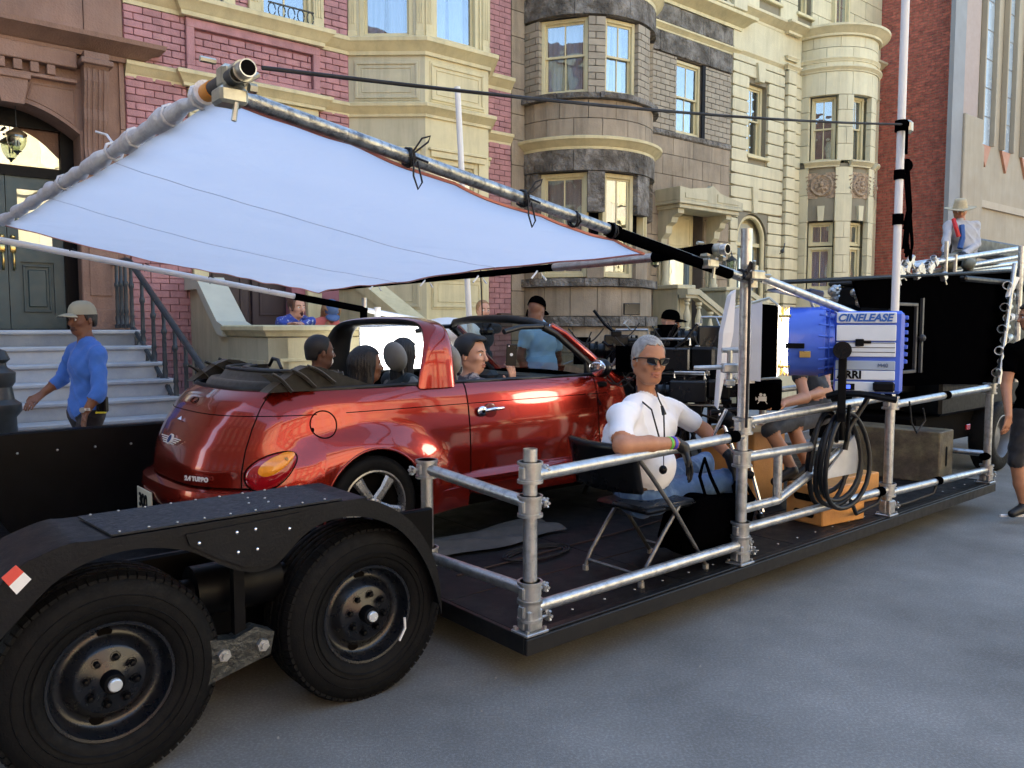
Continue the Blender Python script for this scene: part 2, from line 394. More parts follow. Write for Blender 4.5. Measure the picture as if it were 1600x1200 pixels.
def window(parent, F, x0, x1, z0, z1, y=0.0, fm=None, gm=None, cm=None, muntin=True, sash2=True, fw=.06, depth=.12, sill=None, tie=.15, split=.52, room=True, curt=True):
    """x along wall, y inward from wall face"""
    fm = fm or M.cream; gm = gm or M.glass; cm = cm or M.curt
    w = MB(F)
    w.box(x0, x0+fw, y, y+depth, z0, z1, .006); w.box(x1-fw, x1, y, y+depth, z0, z1, .006)
    w.box(x0+fw, x1-fw, y+.001, y+depth, z1-fw, z1, .006); w.box(x0+fw, x1-fw, y+.001, y+depth, z0, z0+fw, .006)
    f = part('window', w, fm, parent)
    a, b, c, d = x0+fw, x1-fw, z0+fw, z1-fw; t = .035; zm = c+(d-c)*split
    s = MB(F)
    def ring(p, q, r, s_, y0):
        s.box(p, p+t, y0, y0+.03, r, s_); s.box(q-t, q, y0, y0+.03, r, s_); s.box(p+t, q-t, y0+.001, y0+.03, s_-t, s_); s.box(p+t, q-t, y0+.001, y0+.03, r, r+t)
        if muntin: s.box((p+q)/2-.011, (p+q)/2+.011, y0+.004, y0+.027, r+t, s_-t)
    if sash2: ring(a, b, zm-.02, d, y+.04); ring(a, b, c, zm+.02, y+.075)
    else: ring(a, b, c, d, y+.05)
    part('sash', s, fm, f)
    gpan = MB(F)
    if sash2: gpan.box(a+t, b-t, y+.052, y+.056, zm, d-t); part('pane', gpan, gm, f); gpan = MB(F); gpan.box(a+t, b-t, y+.088, y+.092, c+t, zm-.005); part('pane', gpan, gm, f)
    else: gpan.box(a+t, b-t, y+.062, y+.066, c+t, d-t); part('pane', gpan, gm, f)
    if curt:
        cu = MB(F); curtain(cu, a+.02, b-.02-(b-a)*.10, y+.2, c, d, True, tie); part('curtain', cu, cm, f, smooth=180)
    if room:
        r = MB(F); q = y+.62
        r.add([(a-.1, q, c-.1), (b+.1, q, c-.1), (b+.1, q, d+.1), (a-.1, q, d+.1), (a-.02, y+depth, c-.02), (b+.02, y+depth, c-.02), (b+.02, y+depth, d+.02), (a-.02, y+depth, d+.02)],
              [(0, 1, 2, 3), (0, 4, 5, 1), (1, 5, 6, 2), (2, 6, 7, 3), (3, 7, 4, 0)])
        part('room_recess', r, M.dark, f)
    if sill:
        sl = MB(F); sl.box(x0-.06, x1+.06, y-sill, y+.06, z0-.075, z0-.002, .012); part('sill', sl, fm if not isinstance(sill, tuple) else sill[1], f)
    return f
def panel(mb, x0, x1, z0, z1, y, m=.05, d=.02, F=None):
    """raised picture-frame moulding on face y (towards -y)"""
    mb.box(x0, x1, y-d, y+.01, z1-m, z1, .004, F); mb.box(x0, x1, y-d, y+.01, z0, z0+m, .004, F)
    mb.box(x0, x0+m, y-d+.001, y+.01, z0+m, z1-m, .004, F); mb.box(x1-m, x1, y-d+.001, y+.01, z0+m, z1-m, .004, F)
def corn(z, prof): return [(o, z+dz) for o, dz in prof]
CORN = [(-.02, -.0), (.03, 0), (.035, .04), (.055, .055), (.09, .11), (.12, .13), (.125, .17), (.10, .185), (-.02, .19)]
def sc(prof, a, b): return [(o*a if o > 0 else o, z*b) for o, z in prof]
def lathe_at(mb, prof, F, x, y, z, n=12): mb.lathe(prof, n, F=F @ Matrix.Translation((x, y, z)))
BAL = [(.0, 0), (.06, 0), (.06, .05), (.035, .07), (.03, .10), (.062, .22), (.06, .30), (.03, .44), (.026, .50), (.045, .52), (.045, .54), (.03, .56), (.055, .59), (.055, .64), (0, .64)]
def scaled(prof, sx, sz): return [(r*sx, z*sz) for r, z in prof]
ROWH = 15
# ================================================================== RED SANDSTONE HOUSE
red = thing('sandstone_townhouse', 'dark red sandstone house front with arched teal double doors at far left', 'house', B(-2, 0, 0))
zd = 1.66
uc, hw = -.20, .72; yd = .45
w = MB(BF); wallbox(w, -9, 1.03, 0, ROWH, [(uc-hw, uc+hw, zd, 4.22)], .03, .5)
def archz(x): return 3.93+.29*(1-(x/hw)**2)
for i in range(16):
    a = -hw+2*hw*i/16; b = a+2*hw/16; w.add([(uc+a, .03, archz(a)), (uc+b, .03, archz(b)), (uc+b, .03, 4.22), (uc+a, .03, 4.22), (uc+a, .5, archz(a)), (uc+b, .5, archz(b)), (uc+b, .5, 4.22), (uc+a, .5, 4.22)],
        [(0, 1, 2, 3), (0, 4, 5, 1)])
w.box(uc-hw-.3, uc+hw+.3, .502, .6, zd-.2, 4.4)
part('wall', w, M.redstone, red)
boxes('stone_block', courses(-4.5, 1.02, 5.12, 8.8, 1.02, .56, gap=.012), M.redstone, -.0, .05, red, BF, bev=.02)
boxes('stone_block', courses(.96, 1.02, 1.66, 4.9, 1, .8, gap=.012)+courses(-4.5, uc-hw-.42, 1.66, 4.55, 1, .8, gap=.012), M.redstone, -.0, .05, red, BF, bev=.02)
c = MB(BF); c.sweep([(-6, .03), (1.12, .03), (1.12, .1)], corn(4.84, sc(CORN, 2.6, 1.25)))
part('cornice', c, M.redstone, red, smooth=35)
c = MB(BF); c.box(-4, .50, -.10, .04, 4.66, 4.84, .01); c.box(-4, .50, -.06, .04, 4.50, 4.54, .006); part('entablature', c, M.redstone, red)
for k in range(16):
    u = uc-2.05+k*.163; d_ = MB(BF)
    if u < .42: d_.box(u, u+.085, -.085, .035, 4.545, 4.655, .006); part('dentil', d_, M.redstone, red)
k_ = MB(BF); ku = uc+.05; k_.xz([(ku-.11, 4.17), (ku+.11, 4.17), (ku+.155, 4.44), (ku-.155, 4.44)], -.09, .04); k_.box(ku-.18, ku+.18, -.115, .04, 4.442, 4.50, .008); part('keystone', k_, M.redstone, red)
for s_ in (-1, 1):
    p = MB(BF); A = [(uc+s_*x, archz(x)+.07) for x in (.2, .3, .4, .5, .6, .68)]
    pts = A+[(uc+s_*.68, 4.44), (uc+s_*.26, 4.44)]
    for a, b in zip(pts, pts[1:]+pts[:1]): p.tube([(a[0], .028, a[1]), (b[0], .028, b[1])], .011, 5)
    part('panel_moulding', p, M.redstone, red)
    # arch rib
r_ = MB(BF)
for i in range(20):
    a = -hw+2*hw*i/20; b = a+2*hw/20
    r_.add([(uc+a, -.015, archz(a)-.0), (uc+b, -.015, archz(b)-.0), (uc+b, -.015, archz(b)+.045), (uc+a, -.015, archz(a)+.045), (uc+a, .035, archz(a)), (uc+b, .035, archz(b)), (uc+b, .035, archz(b)+.045), (uc+a, .035, archz(a)+.045)], [(0, 1, 2, 3), (0, 4, 5, 1), (3, 2, 6, 7)])
for s_ in (-1, 1): r_.box(uc+s_*(hw+.025)-.025, uc+s_*(hw+.025)+.025, -.015, .035, zd, 3.975, .005)
part('door_surround', r_, M.redstone, red)
for s_, uu in ((1, .68), (-1, -1.12)):
    b = MB(BF)           # console bracket, side profile extruded across
    prof = [(0, 4.84), (.24, 4.84), (.24, 4.72), (.19, 4.66), (.20, 4.52), (.165, 4.38), (.12, 4.22), (.125, 4.10), (.09, 3.95), (.075, 3.78), (.10, 3.68), (.13, 3.60), (.10, 3.52), (.05, 3.48), (0, 3.48)]
    b.add([(uu-.13, -o, z) for o, z in prof]+[(uu+.13, -o, z) for o, z in prof], [tuple(range(len(prof))), tuple(reversed(range(len(prof), 2*len(prof))))]+[(i, len(prof)+i, len(prof)+(i+1) % len(prof), (i+1) % len(prof)) for i in range(len(prof))])
    b.box(uu-.17, uu+.17, -.27, .03, 4.70, 4.76, .008)
    for q in (-.085, -.03, .03, .085): b.tube([(uu+q, -o-.005, z) for o, z in prof[3:-3]], .016, 5)
    part('bracket', b, M.redstone, red)
    b = MB(BF); b.box(uu-.2, uu+.2, -.035, .03, zd, 3.49, .01); b.box(uu-.23, uu+.23, -.06, .03, zd, zd+.25, .01); b.box(uu-.12, uu+.12, -.05, .03, zd+.4, 3.35, .008); part('pilaster', b, M.redstone, red)
b = MB(BF); b.box(.42-.14, .42+.14, -.06, .03, 6.35, 6.48, .01); b.box(.42-.11, .42+.11, -.05, .03, 6.25, 6.35, .01); part('small_bracket', b, M.redstone, red)
# door
df = MB(BF)
for s_ in (-1, 1): df.box(uc+s_*(hw-.07)-.07, uc+s_*(hw-.07)+.07, yd-.06, yd+.05, zd, 4.2)
df.box(uc-hw, uc+hw, yd-.05, yd+.05, 3.45, 3.56)
df.box(uc-hw, uc+hw, yd-.04, yd+.05, 4.02, 4.22)
dfo = part('door_frame', df, M.black, red)
gp = MB(BF)
pts = [(uc-hw+.15, 3.58)]+[(uc+hw-.15, 3.58)]+[(uc+x*(hw-.15), 3.66+.36*(1-x*x)**.8 if abs(x) < 1 else 3.70) for x in [1-.125*i for i in range(17)]]
gp.xz(pts, yd+.0, yd+.006); part('transom_pane', gp, glass('transom_glass', (.5, .55, .45), .45), dfo)
bk = MB(BF); bk.xz(pts, yd+.02, yd+.03); part('transom_blind', bk, M.curtw, dfo)
def text(s_, size, F, mt, parent, name='lettering', ext=.002, align='CENTER', shear=0, bold=0):
    cu = bpy.data.curves.new(name, 'FONT'); cu.body = s_; cu.size = size; cu.extrude = ext; cu.align_x = align; cu.align_y = 'CENTER'; cu.shear = shear; cu.offset = bold
    tmp = bpy.data.objects.new(name, cu); me = bpy.data.meshes.new_from_object(tmp); bpy.data.objects.remove(tmp); me.materials.clear(); me.materials.append(mt)
    o = bpy.data.objects.new(name, me); COL.objects.link(o)
    o.matrix_basis = wm(parent).inverted() @ F; o.parent = parent; return o
RX = Matrix.Rotation(rad(90), 4, 'X')
tu, tz = fb(6, 207, -yd+.01)
text('6', .17, BF @ Matrix.Translation((tu, yd-.006, tz)) @ RX, M.black, dfo, bold=.006)
ul0, _ = fb(12, 400, -yd); ur1, _ = fb(100, 400, -yd)
for a, b, nm in ((ul0+.004, uc+hw-.14, 1), (uc-hw+.14, ul0-.004, 0)):
    l = MB(BF); y = yd
    zt = 3.45; mz = zd+.95; g0 = .16
    l.box(a, b, y+.012, y+.05, zd, zt)
    # stiles and rails proud of a recessed panel, glass above
    l.box(a, a+g0*.7, y-.02, y+.011, zd+.01, zt); l.box(b-g0*.7, b, y-.02, y+.011, zd+.01, zt)
    l.box(a+g0*.7, b-g0*.7, y-.019, y+.011, zd+.01, zd+.18); l.box(a+g0*.7, b-g0*.7, y-.019, y+.011, zd+.80, zd+.98); l.box(a+g0*.7, b-g0*.7, y-.019, y+.011, zt-.14, zt)
    panel(l, a+g0*.7+.03, b-g0*.7-.03, zd+.21, zd+.77, y+.0, .025, .012)
    l.box(a+g0*.7+.08, b-g0*.7-.08, y-.012, y+.011, zd+.27, zd+.71, .01)
    lf = part('door', l, M.teal, red)
    gg = MB(BF); gg.box(a+g0*.7, b-g0*.7, y+.004, y+.0115, zd+.98, zt-.14); part('pane', gg, M.glass, lf)
    gg = MB(BF); curtain(gg, a+g0*.7, b-g0*.7, y-.0-.0+.03, zd+.98, zt-.14, False)
    gg = MB(BF); gg.box(a+g0*.7, b-g0*.7, y+.0118, y+.014, zd+.98, zt-.14); part('door_blind', gg, M.curtw, lf)
    h = MB(BF); hx = a+.05 if nm else b-.05
    h.box(hx-.03, hx+.03, y-.035, y-.02, zd+.90, zd+.99, .006); h.ball((hx, y-.045, zd+1.08), .028)
    h.tube([(hx, y-.04, zd+.90), (hx, y-.085, zd+.86), (hx, y-.085, zd+.74), (hx, y-.04, zd+.70)], .013, 8); part('handle', h, M.brass, lf, smooth=60)
# hanging lantern
lan = thing('hanging_lantern', 'glass globe lantern with copper cap hanging in the arched doorway', 'lantern', B(*[fb(26, 215, -.2)[0], .2, 3.6]))
lu, lz = fb(26, 215, -.2); LF = BF @ Matrix.Translation((lu, .2, lz))
a = MB(LF); a.lathe([(0, .12), (.02, .115), (.03, .10), (.05, .085), (.095, .055), (.11, .035), (.105, .02), (.0, .02)], 18); part('cap', a, mat('copper', (.3, .2, .1), .4, metal=.8), lan, smooth=40)
a = MB(LF); a.lathe([(.095, .02), (.10, -.03), (.085, -.09), (.05, -.14), (.0, -.15)], 18); part('globe', a, M.lampglass, lan, smooth=60)
a = MB(LF)
for k in range(3): a.tube([(.02*math.cos(k*2.1), .02*math.sin(k*2.1), -.09), (.02*math.cos(k*2.1), .02*math.sin(k*2.1), .0)], .008, 6)
part('candle', a, M.white, lan)
a = MB(LF); a.tube([(0, 0, .12), (0, 0, 4.2-lz)], .004, 5); a.lathe([(0, -.2), (.012, -.19), (.02, -.17), (.05, -.15), (0, -.145)], 10); part('chain', a, M.iron, lan)
# marble steps
st = thing('marble_stoop', 'wide pale marble steps leading up to the arched teal doors', 'steps', B(-.5, -2, .12))
O0, TR, NR = .90, .265, 9; RH = (zd-.12)/NR
lan_ = MB(BF); lan_.box(-3.2, fb(222, 520, O0)[0], -O0+.0, .44, zd-.30, zd-.045); part('landing_slab', lan_, M.marble, st)
ue = []
for k in range(NR):
    z = zd-k*RH; o = O0+k*TR; ur = fb(220+k*17.5, 520+28*k, o)[0]; ue.append((ur, o, z))
    s_ = MB(BF); s_.box(-3.2, ur+.02, -o-.03, (-o+TR+.0) if k else .44, z-.045, z, .012)
    part('tread', s_, M.marble, st)
    s_ = MB(BF); s_.box(-3.2, ur-.005, -o, -o+TR-.03 if k else -.3, z-RH-.0, z-.046); part('riser', s_, M.marble, st)
# cast iron railings
def stair_rail(lab, side, dz=0):
    q = thing('stair_railing', lab, 'railing', B(ue[0][0], -1, zd), 'cast iron stair railings of the marble steps')
    x = (lambda k: ue[k][0]-.06) if side else (lambda k: side_u)
    P = []
    hz = .80
    tops = []
    def bal(u, y, z, h, base=True):
        b = MB(BF); lathe_at(b, [(0, 0), (.032, 0), (.032, .04), (.022, .06), (.026, .16), (.018, .20), (.026, .22), (.020, .3), (.020, .62), (.027, .64), (.027, .68), (.018, .70), (.018, 1), (0, 1)] and [(r, zz*h) for r, zz in [(0, 0), (.034, 0), (.034, .05), (.024, .07), (.03, .16), (.02, .22), (.029, .25), (.023, .3), (.021, .64), (.03, .67), (.03, .71), (.02, .73), (.02, 1), (0, 1)]], BF, u, y, z, 8)
        return part('baluster', b, M.iron, q, smooth=40)
    up = x(0)
    for yy in (-.15, -.35, -.55): bal(up, yy, zd+.02, hz-.05)
    for k in range(0, 8):
        z = ue[k][2]; bal(x(k), -ue[k][1]+.10, z-.05, hz-.0)
    h = MB(BF); y7 = -ue[7][1]+.1
    h.tube([(up, -.05, zd+hz), (up, -.62, zd+hz), (x(0), -O0+.12, zd+hz-.03), (x(7), y7, ue[7][2]+hz-.03)], .033, 10); part('handrail', h, M.iron, q, smooth=50)
    h = MB(BF); h.tube([(x(0), -O0+.05, zd+.02), (x(7)+.01, y7, ue[7][2]-.1)], .024, 6); h.tube([(up, -.05, zd+.05), (up, -O0+.1, zd+.05)], .02, 6)
    for k in range(0, 8): h.tube([(x(k), -ue[k][1]+.04, ue[k][2]), (x(k)+.015, -ue[k][1]+.0, ue[k][2]-.13), (x(k), -ue[k][1]+.02, ue[k][2]-.20)], .022, 6)
    part('bottom_rail', h, M.iron, q, smooth=50)
    h = MB(BF); lathe_at(h, [(0, 0), (.09, 0), (.09, .1), (.06, .14), (.055, .6), (.075, .64), (.075, .70), (.05, .74), (.05, .95), (.085, .99), (.085, 1.03), (.04, 1.05), (.035, 1.07), (.055, 1.10), (.05, 1.14), (.015, 1.17), (0, 1.19)], BF, x(7)+.02, y7-.16, .0+ue[7][2]-.30, 14); part('newel_post', h, M.iron, q, smooth=40)
    return q
stair_rail('black cast iron stair railing on the right of the marble steps', True)
side_u = -.86
# left newel near camera
nu = thing('iron_newel_post', 'thick black cast iron newel post at the left edge of the marble steps', 'post', at(2, 640, 6.6)*1)
P = at(2, 640, 6.6); NF = Matrix.Translation((P.x, P.y, 0))
h = MB(NF); h.lathe([(0, .12), (.17, .12), (.17, .3), (.12, .36), (.11, .95), (.15, 1.0), (.15, 1.06), (.10, 1.1), (.085, 1.2), (.11, 1.24), (.115, 1.32), (.06, 1.36), (.05, 1.38), (.05, 1.40), (.08, 1.43), (.05, 1.5), (0, 1.52)], 18)
part('post', h, M.iron, nu, smooth=40)
# ================================================================== PINK BRICK HOUSE
pk = thing('pink_brick_townhouse', 'pink painted brick house with cream bay windows and belts', 'house', B(4, 0, 0))
uL, uR = 1.035, 6.99
W1 = (fb(268, 30)[0], fb(350, 30)[0]+.12); W2 = (2.62, 3.56)
W1 = (W2[0]-1.28, W2[0]-.30)
zb, zu = 4.70, 5.56       # belts
doorh = (1.95, 3.1, 1.70, 3.9)
holes = [(W1[0], W1[1], 5.74, 7.6), (W2[0], W2[1], 5.74, 7.6), doorh, (4.02, 6.35, 0, 20)]
w = MB(BF); wallbox(w, uL, uR, 0, ROWH, holes, .03, .4); part('wall', w, M.pinkm, pk)
bh_, bw_ = .088, .218
hb = holes+[(1.75, 3.55, 4.55, 5.68), (1.75, 3.5, 1.5, 4.6)]
bl = courses(uL+.0, 1.74, .3, 2.3, bw_, bh_, hb, .010)+courses(uL+.0, 4.0, 2.3, 8.6, bw_, bh_, hb, .010)+courses(6.42, uR, 1.2, 8.6, bw_, bh_, (), .010)
bl += [b for b in courses(1.86, 3.44, 4.98, 5.42, bw_, bh_, (), .012)]
boxes('brick', bl, M.pink, .0, .06, pk, BF, 300, key=lambda a: (abs(a[2]-4.7)+(0 if a[0] < 4 else .5)+.2*(a[0])), bev=.08)
# recessed panel surround
p = MB(BF)
for q in ((1.75, 3.55, 5.44, 5.55), (1.75, 3.55, 4.88, 4.97), (1.75, 1.85, 4.97, 5.44), (3.45, 3.55, 4.97, 5.44)): p.box(q[0], q[1], -.045, .04, q[2], q[3], .006)
part('brick_panel_surround', p, M.pink, pk)
bay = [(4.02, .03), (4.86, -.68), (6.0, -.68), (6.42, .03)]
path_b = [(uL, .03), (1.72, .03), (1.72, -.06), (3.56, -.06), (3.56, .03)]+bay+[(uR, .03)]
for z, f, nm in ((zb, 1.0, 'belt_course'), (zu, 1.25, 'sill_course')):
    c = MB(BF); c.sweep(path_b, corn(z, sc(CORN, f, f))); part(nm, c, M.cream, pk, smooth=35)
p = MB(BF); p.box(1.76, 3.52, -.04, .04, 4.40, 4.70, .01); p.box(1.76, 1.95, -.05, .04, 1.7, 4.39, .01); p.box(3.3, 3.52, -.05, .04, 1.7, 4.39, .01); panel(p, 2.0, 3.28, 4.44, 4.66, -.04, .02, .012); part('door_surround', p, M.cream, pk)
d_ = MB(BF); d_.box(1.95, 3.3, .30, .36, 1.68, 3.95)
for a in (1.98, 2.62):
    d_.box(a, a+.60, .25, .30, 1.70, 3.4, .01); panel(d_, a+.1, a+.5, 1.85, 2.5, .25, .03, .02); panel(d_, a+.1, a+.5, 2.6, 3.3, .25, .03, .02)
part('door', d_, M.brown, pk)
# windows in wall
for q in (W1, W2):
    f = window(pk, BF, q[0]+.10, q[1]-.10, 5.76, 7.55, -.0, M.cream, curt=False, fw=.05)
    p = MB(BF)
    for a, b in ((q[0]-.06, q[0]+.10), (q[1]-.10, q[1]+.06)):
        p.box(a, b, -.05, .05, 5.745, 7.7, .01)
        for k in range(3): p.box(a+.03+k*.038, a+.052+k*.038, -.062, -.045, 5.95, 7.6, .004)
    p.box(q[0]-.06, q[1]+.06, -.06, .05, 7.56, 7.8, .01)
    part('window_casing', p, M.cream, pk)
    rr = MB(BF); rr.tube([(q[0]+.15, -.16, 5.95), (q[1]-.15, -.16, 5.95)], .012, 6)
    n = 5
    rr.tube([(q[0]+.15, -.16, 5.78), (q[1]-.15, -.16, 5.78)], .012, 6)
    for k in range(n):
        x = q[0]+.2+(q[1]-q[0]-.4)*k/(n-1); rr.tube([(x+.05*math.cos(t*.6), -.16, 5.865+.08*math.sin(t*.6)) for t in range(11)], .008, 5, closed=False)
    part('window_guard', rr, M.iron, pk)
# bay body
segs = list(zip(bay, bay[1:]))
def segframe(a, b):
    d = Vector((b[0]-a[0], b[1]-a[1])); L_ = d.length; d /= L_
    Fm = Matrix(((d.x, -d.y, 0, a[0]), (d.y, d.x, 0, a[1]), (0, 0, 1, 0), (0, 0, 0, 1))); return BF @ Fm, L_
for i, (a, b) in enumerate(segs):
    Fm, L_ = segframe(a, b); mrg = .16 if i < 2 else .12
    hz0, hz1 = 5.80, 7.6; lz0, lz1 = 2.75, 4.15
    w = MB(Fm); wallbox(w, 0, L_, 0, ROWH-2, [(mrg, L_-mrg, hz0, hz1), (mrg+.02, L_-mrg-.02, lz0, lz1)], 0, .2)
    for z0, z1 in ((4.93, 5.50), (1.95, 2.45), (.5, 1.6)):
        if i < 2:
            w.box(.08, L_-.08, -.01, .005, z0, z1, .004); panel(w, .10, L_-.10, z0+.03, z1-.03, -.01, .035, .018); panel(w, .19, L_-.19, z0+.11, z1-.11, -.01, .012, .01)
    bo = part('bay_face', w, M.cream if i != 0 else M.creamd, pk)  # left face takes the darker cream, its shade put into the colour
    # pilasters
    w = MB(Fm)
    for x in ((.0, .13), (L_-.13, L_)):
        w.box(x[0]+.01, x[1]-.005, -.022, .0, 5.78, 7.7, .006)
        for k in range(3): w.box(x[0]+.03+.03*k, x[0]+.044+.03*k, -.032, -.02, 6.0, 7.6, .003)
        w.box(x[0]+.005, x[1], -.035, .0, 5.78, 5.9, .006)
    part('pilaster', w, M.cream, pk)
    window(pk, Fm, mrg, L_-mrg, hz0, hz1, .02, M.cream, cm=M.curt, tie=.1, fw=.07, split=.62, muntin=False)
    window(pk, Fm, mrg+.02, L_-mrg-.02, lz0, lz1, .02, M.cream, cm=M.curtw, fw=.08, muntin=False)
    w = MB(Fm); w.box(mrg-.08, L_-mrg+.08, -.03, .0, lz1, lz1+.09, .006); w.box(mrg-.11, L_-mrg+.11, -.05, .0, lz1+.091, lz1+.13, .006); part('window_head', w, M.cream, pk)
c = MB(BF); c.sweep([(4.0, .03)]+bay[1:-1]+[(6.46, .03)], corn(2.52, sc(CORN, 1.1, 1.0))); part('bay_base_cornice', c, M.cream, pk, smooth=35)
c = MB(BF); c.sweep([(4.0, .03)]+bay[1:-1]+[(6.46, .03)], corn(1.66, sc(CORN, .8, .8))); part('bay_plinth', c, M.cream, pk, smooth=35)
# stoop with parapet
sp = thing('panelled_stoop_parapet', 'cream panelled parapet wall of the pink house stoop where two women lean', 'parapet', B(2, -1.5, .12))
OF = 2.5
u0, u1 = 1.72, 4.15
def capw(path, z0, z1, wd, h=.10):
    pass
side = MB(BF)   # side wall profile in y,z at u0
pf = [(0.0, .12), (-OF, .12), (-OF, 1.58), (-1.35, 1.58), (-1.15, 1.62), (-.45, 2.16), (-.0, 2.16)]
n_ = len(pf)
for ua in (u0, ):
    side.add([(ua, y, z) for y, z in pf]+[(ua+.22, y, z) for y, z in pf], [tuple(range(n_)), tuple(reversed(range(n_, 2*n_)))]+[(i, n_+i, n_+(i+1) % n_, (i+1) % n_) for i in range(n_)])
for a, b in ((-2.42, -1.98), (-1.90, -1.45)):
    for q in ((a, b, 1.30, 1.34), (a, b, .75, .79)): side.box(u0-.02, u0, q[0], q[1], q[2], q[3], .004)
    side.box(u0-.019, u0, a, a+.04, .79, 1.30, .004); side.box(u0-.019, u0, b-.04, b, .79, 1.30, .004)
part('side_wall', side, M.creamd, sp)  # darker cream than the front wall: this side's shade is in the colour
fr = MB(BF); fr.box(u0+.001, u1, -OF-.0, -OF+.2, .12, 1.58)
panel(fr, u0+.12, u0+1.1, .6, 1.36, -OF, .035, .02); panel(fr, u0+1.25, u1-.15, .6, 1.36, -OF, .035, .02); part('front_wall', fr, M.cream, sp)
cp = MB(BF)
cpp = [(-.28+.0, 1.585), (.0, 1.585), (.03, 1.60), (.05, 1.64), (.08, 1.66), (.08, 1.70), (.05, 1.715), (-.28, 1.715)]
cp.sweep([(u1, -OF), (u0, -OF), (u0, -1.32)], [(-o, z) for o, z in cpp][::-1])
part('coping', cp, M.cream, sp, smooth=30)
cp = MB(BF)
cs = [(-1.34, 1.585), (-1.34, 1.715), (-1.16, 1.76), (-.44, 2.31), (.0, 2.31), (.0, 2.16), (-.46, 2.16), (-1.15, 1.61)]
n_ = len(cs); cp.add([(u0-.07, y, z) for y, z in cs]+[(u0+.28, y, z) for y, z in cs], [tuple(range(n_)), tuple(reversed(range(n_, 2*n_)))]+[(i, n_+i, n_+(i+1) % n_, (i+1) % n_) for i in range(n_)])
part('sloped_coping', cp, mat('pale_green_cream_coping', (.5, .5, .40), .6, var=.08), sp)
cp = MB(BF); UU = u0+1.75
cs = [(-OF+.0, 1.60), (-OF+.0, 1.72), (-1.1, 2.35), (-.6, 2.35), (-.6, 2.2), (-1.1, 2.2)]
n_ = len(cs); cp.add([(UU, y, z) for y, z in cs]+[(UU+.3, y, z) for y, z in cs], [tuple(range(n_)), tuple(reversed(range(n_, 2*n_)))]+[(i, n_+i, n_+(i+1) % n_, (i+1) % n_) for i in range(n_)])
cp.box(UU+.03, UU+.27, -OF+.2, -.6, .12, 1.62)
cs = [(-OF+.2, 1.62), (-OF+.25, 1.70), (-1.1, 2.2), (-.6, 2.2), (-.6, 1.62)]
n_ = len(cs); cp.add([(UU+.03, y, z) for y, z in cs]+[(UU+.27, y, z) for y, z in cs], [tuple(range(n_)), tuple(reversed(range(n_, 2*n_)))]+[(i, n_+i, n_+(i+1) % n_, (i+1) % n_) for i in range(n_)])
part('inner_balustrade', cp, M.cream, sp)
fl = MB(BF); fl.box(u0+.23, UU, -OF+.21, .28, .12, .62); part('landing', fl, M.walk, sp)
# meter box on pink pier
mu, mz = fb(785, 494)
mbx = MB(BF); mbx.box(mu-.13, mu+.13, -.12, -.005, mz-.18, mz+.05, .01); o = part('meter_box', mbx, mat('brown_meter_box', (.1, .06, .05), .5), None, label='small brown meter box on the pink brick pier', cat='meter box')
mbx = MB(BF); mbx.ball((mu, -.125, mz), .02); part('indicator', mbx, M.brass, o)
# ================================================================== GREY STONE HOUSE
gy = thing('brown_stone_townhouse', 'grey brown stone house with dark rough lintels and a rounded bay', 'house', B(10, 0, 0))
g0, g1 = 7.0, 13.0
DC, DR = 8.6, 1.3
dU = (11.05, 12.15)       # door
gw = (11.97-.38, 11.97+.42)
gw = (fb(1058, 100)[0], fb(1098, 100)[0]+.0)
GH = [(gw[0], gw[1], 5.53, 7.02), (dU[0], dU[1], 1.66, 4.1)]
w = MB(BF); wallbox(w, g0, g1, 0, ROWH-3, GH, .03, .4); part('wall', w, M.graym, gy)
strip = courses(g0, 7.29, .2, 9.5, .5, .42, (), .012)
flat = courses(9.9, g1, 1.9, 5.44, .62, .40, GH, .012)+courses(9.9, g1, .12, 1.9, .7, .36, GH, .012)
boxes('stone_block', strip+flat, M.graystone, -.0, .06, gy, BF, bev=.02)
brk = courses(9.95, g1, 5.56, 7.02, .265, .108, GH, .012)
boxes('brick', brk, M.graybrick, .0, .06, gy, BF, 300, bev=.05)
lin = courses(9.9, g1, 7.03, 7.42, .78, .39, (), .012)+courses(9.9, g1, 7.60, 7.95, .7, .35, (), .012)
boxes('dark_stone', lin, M.darkstone, -.03, .06, gy, BF, bev=.05)
c = MB(BF); c.box(9.9, g1, -.04, .04, 5.44, 5.55, .02); part('sill_course', c, M.darkstone, gy)
c = MB(BF); c.sweep([(9.9, .03), (g1+.15, .03), (g1+.15, .2)], corn(7.44, sc(CORN, .9, .75))); part('string_course', c, M.cream, gy, smooth=35)
c = MB(BF); c.sweep([(9.9, .03), (g1+.2, .03), (g1+.2, .2)], corn(7.96, sc(CORN, 2.6, 1.5))); part('cornice', c, M.cream, gy, smooth=35)
c = MB(BF); c.box(9.9, g1+.1, -.28, -.06, 8.246, 8.30, .01); c.box(9.9, g1+.1, -.28, -.06, 8.86, 8.96, .01); c.box(g1-.35, g1+.1, -.30, -.04, 8.25, 8.95, .01); part('balustrade_rail', c, M.limestone, gy)
for k in range(12):
    b = MB(BF); lathe_at(b, scaled(BAL, 1.15, .86), BF, 10.0+k*.235, -.17, 8.30, 10); part('baluster', b, M.limestone, gy, smooth=40)
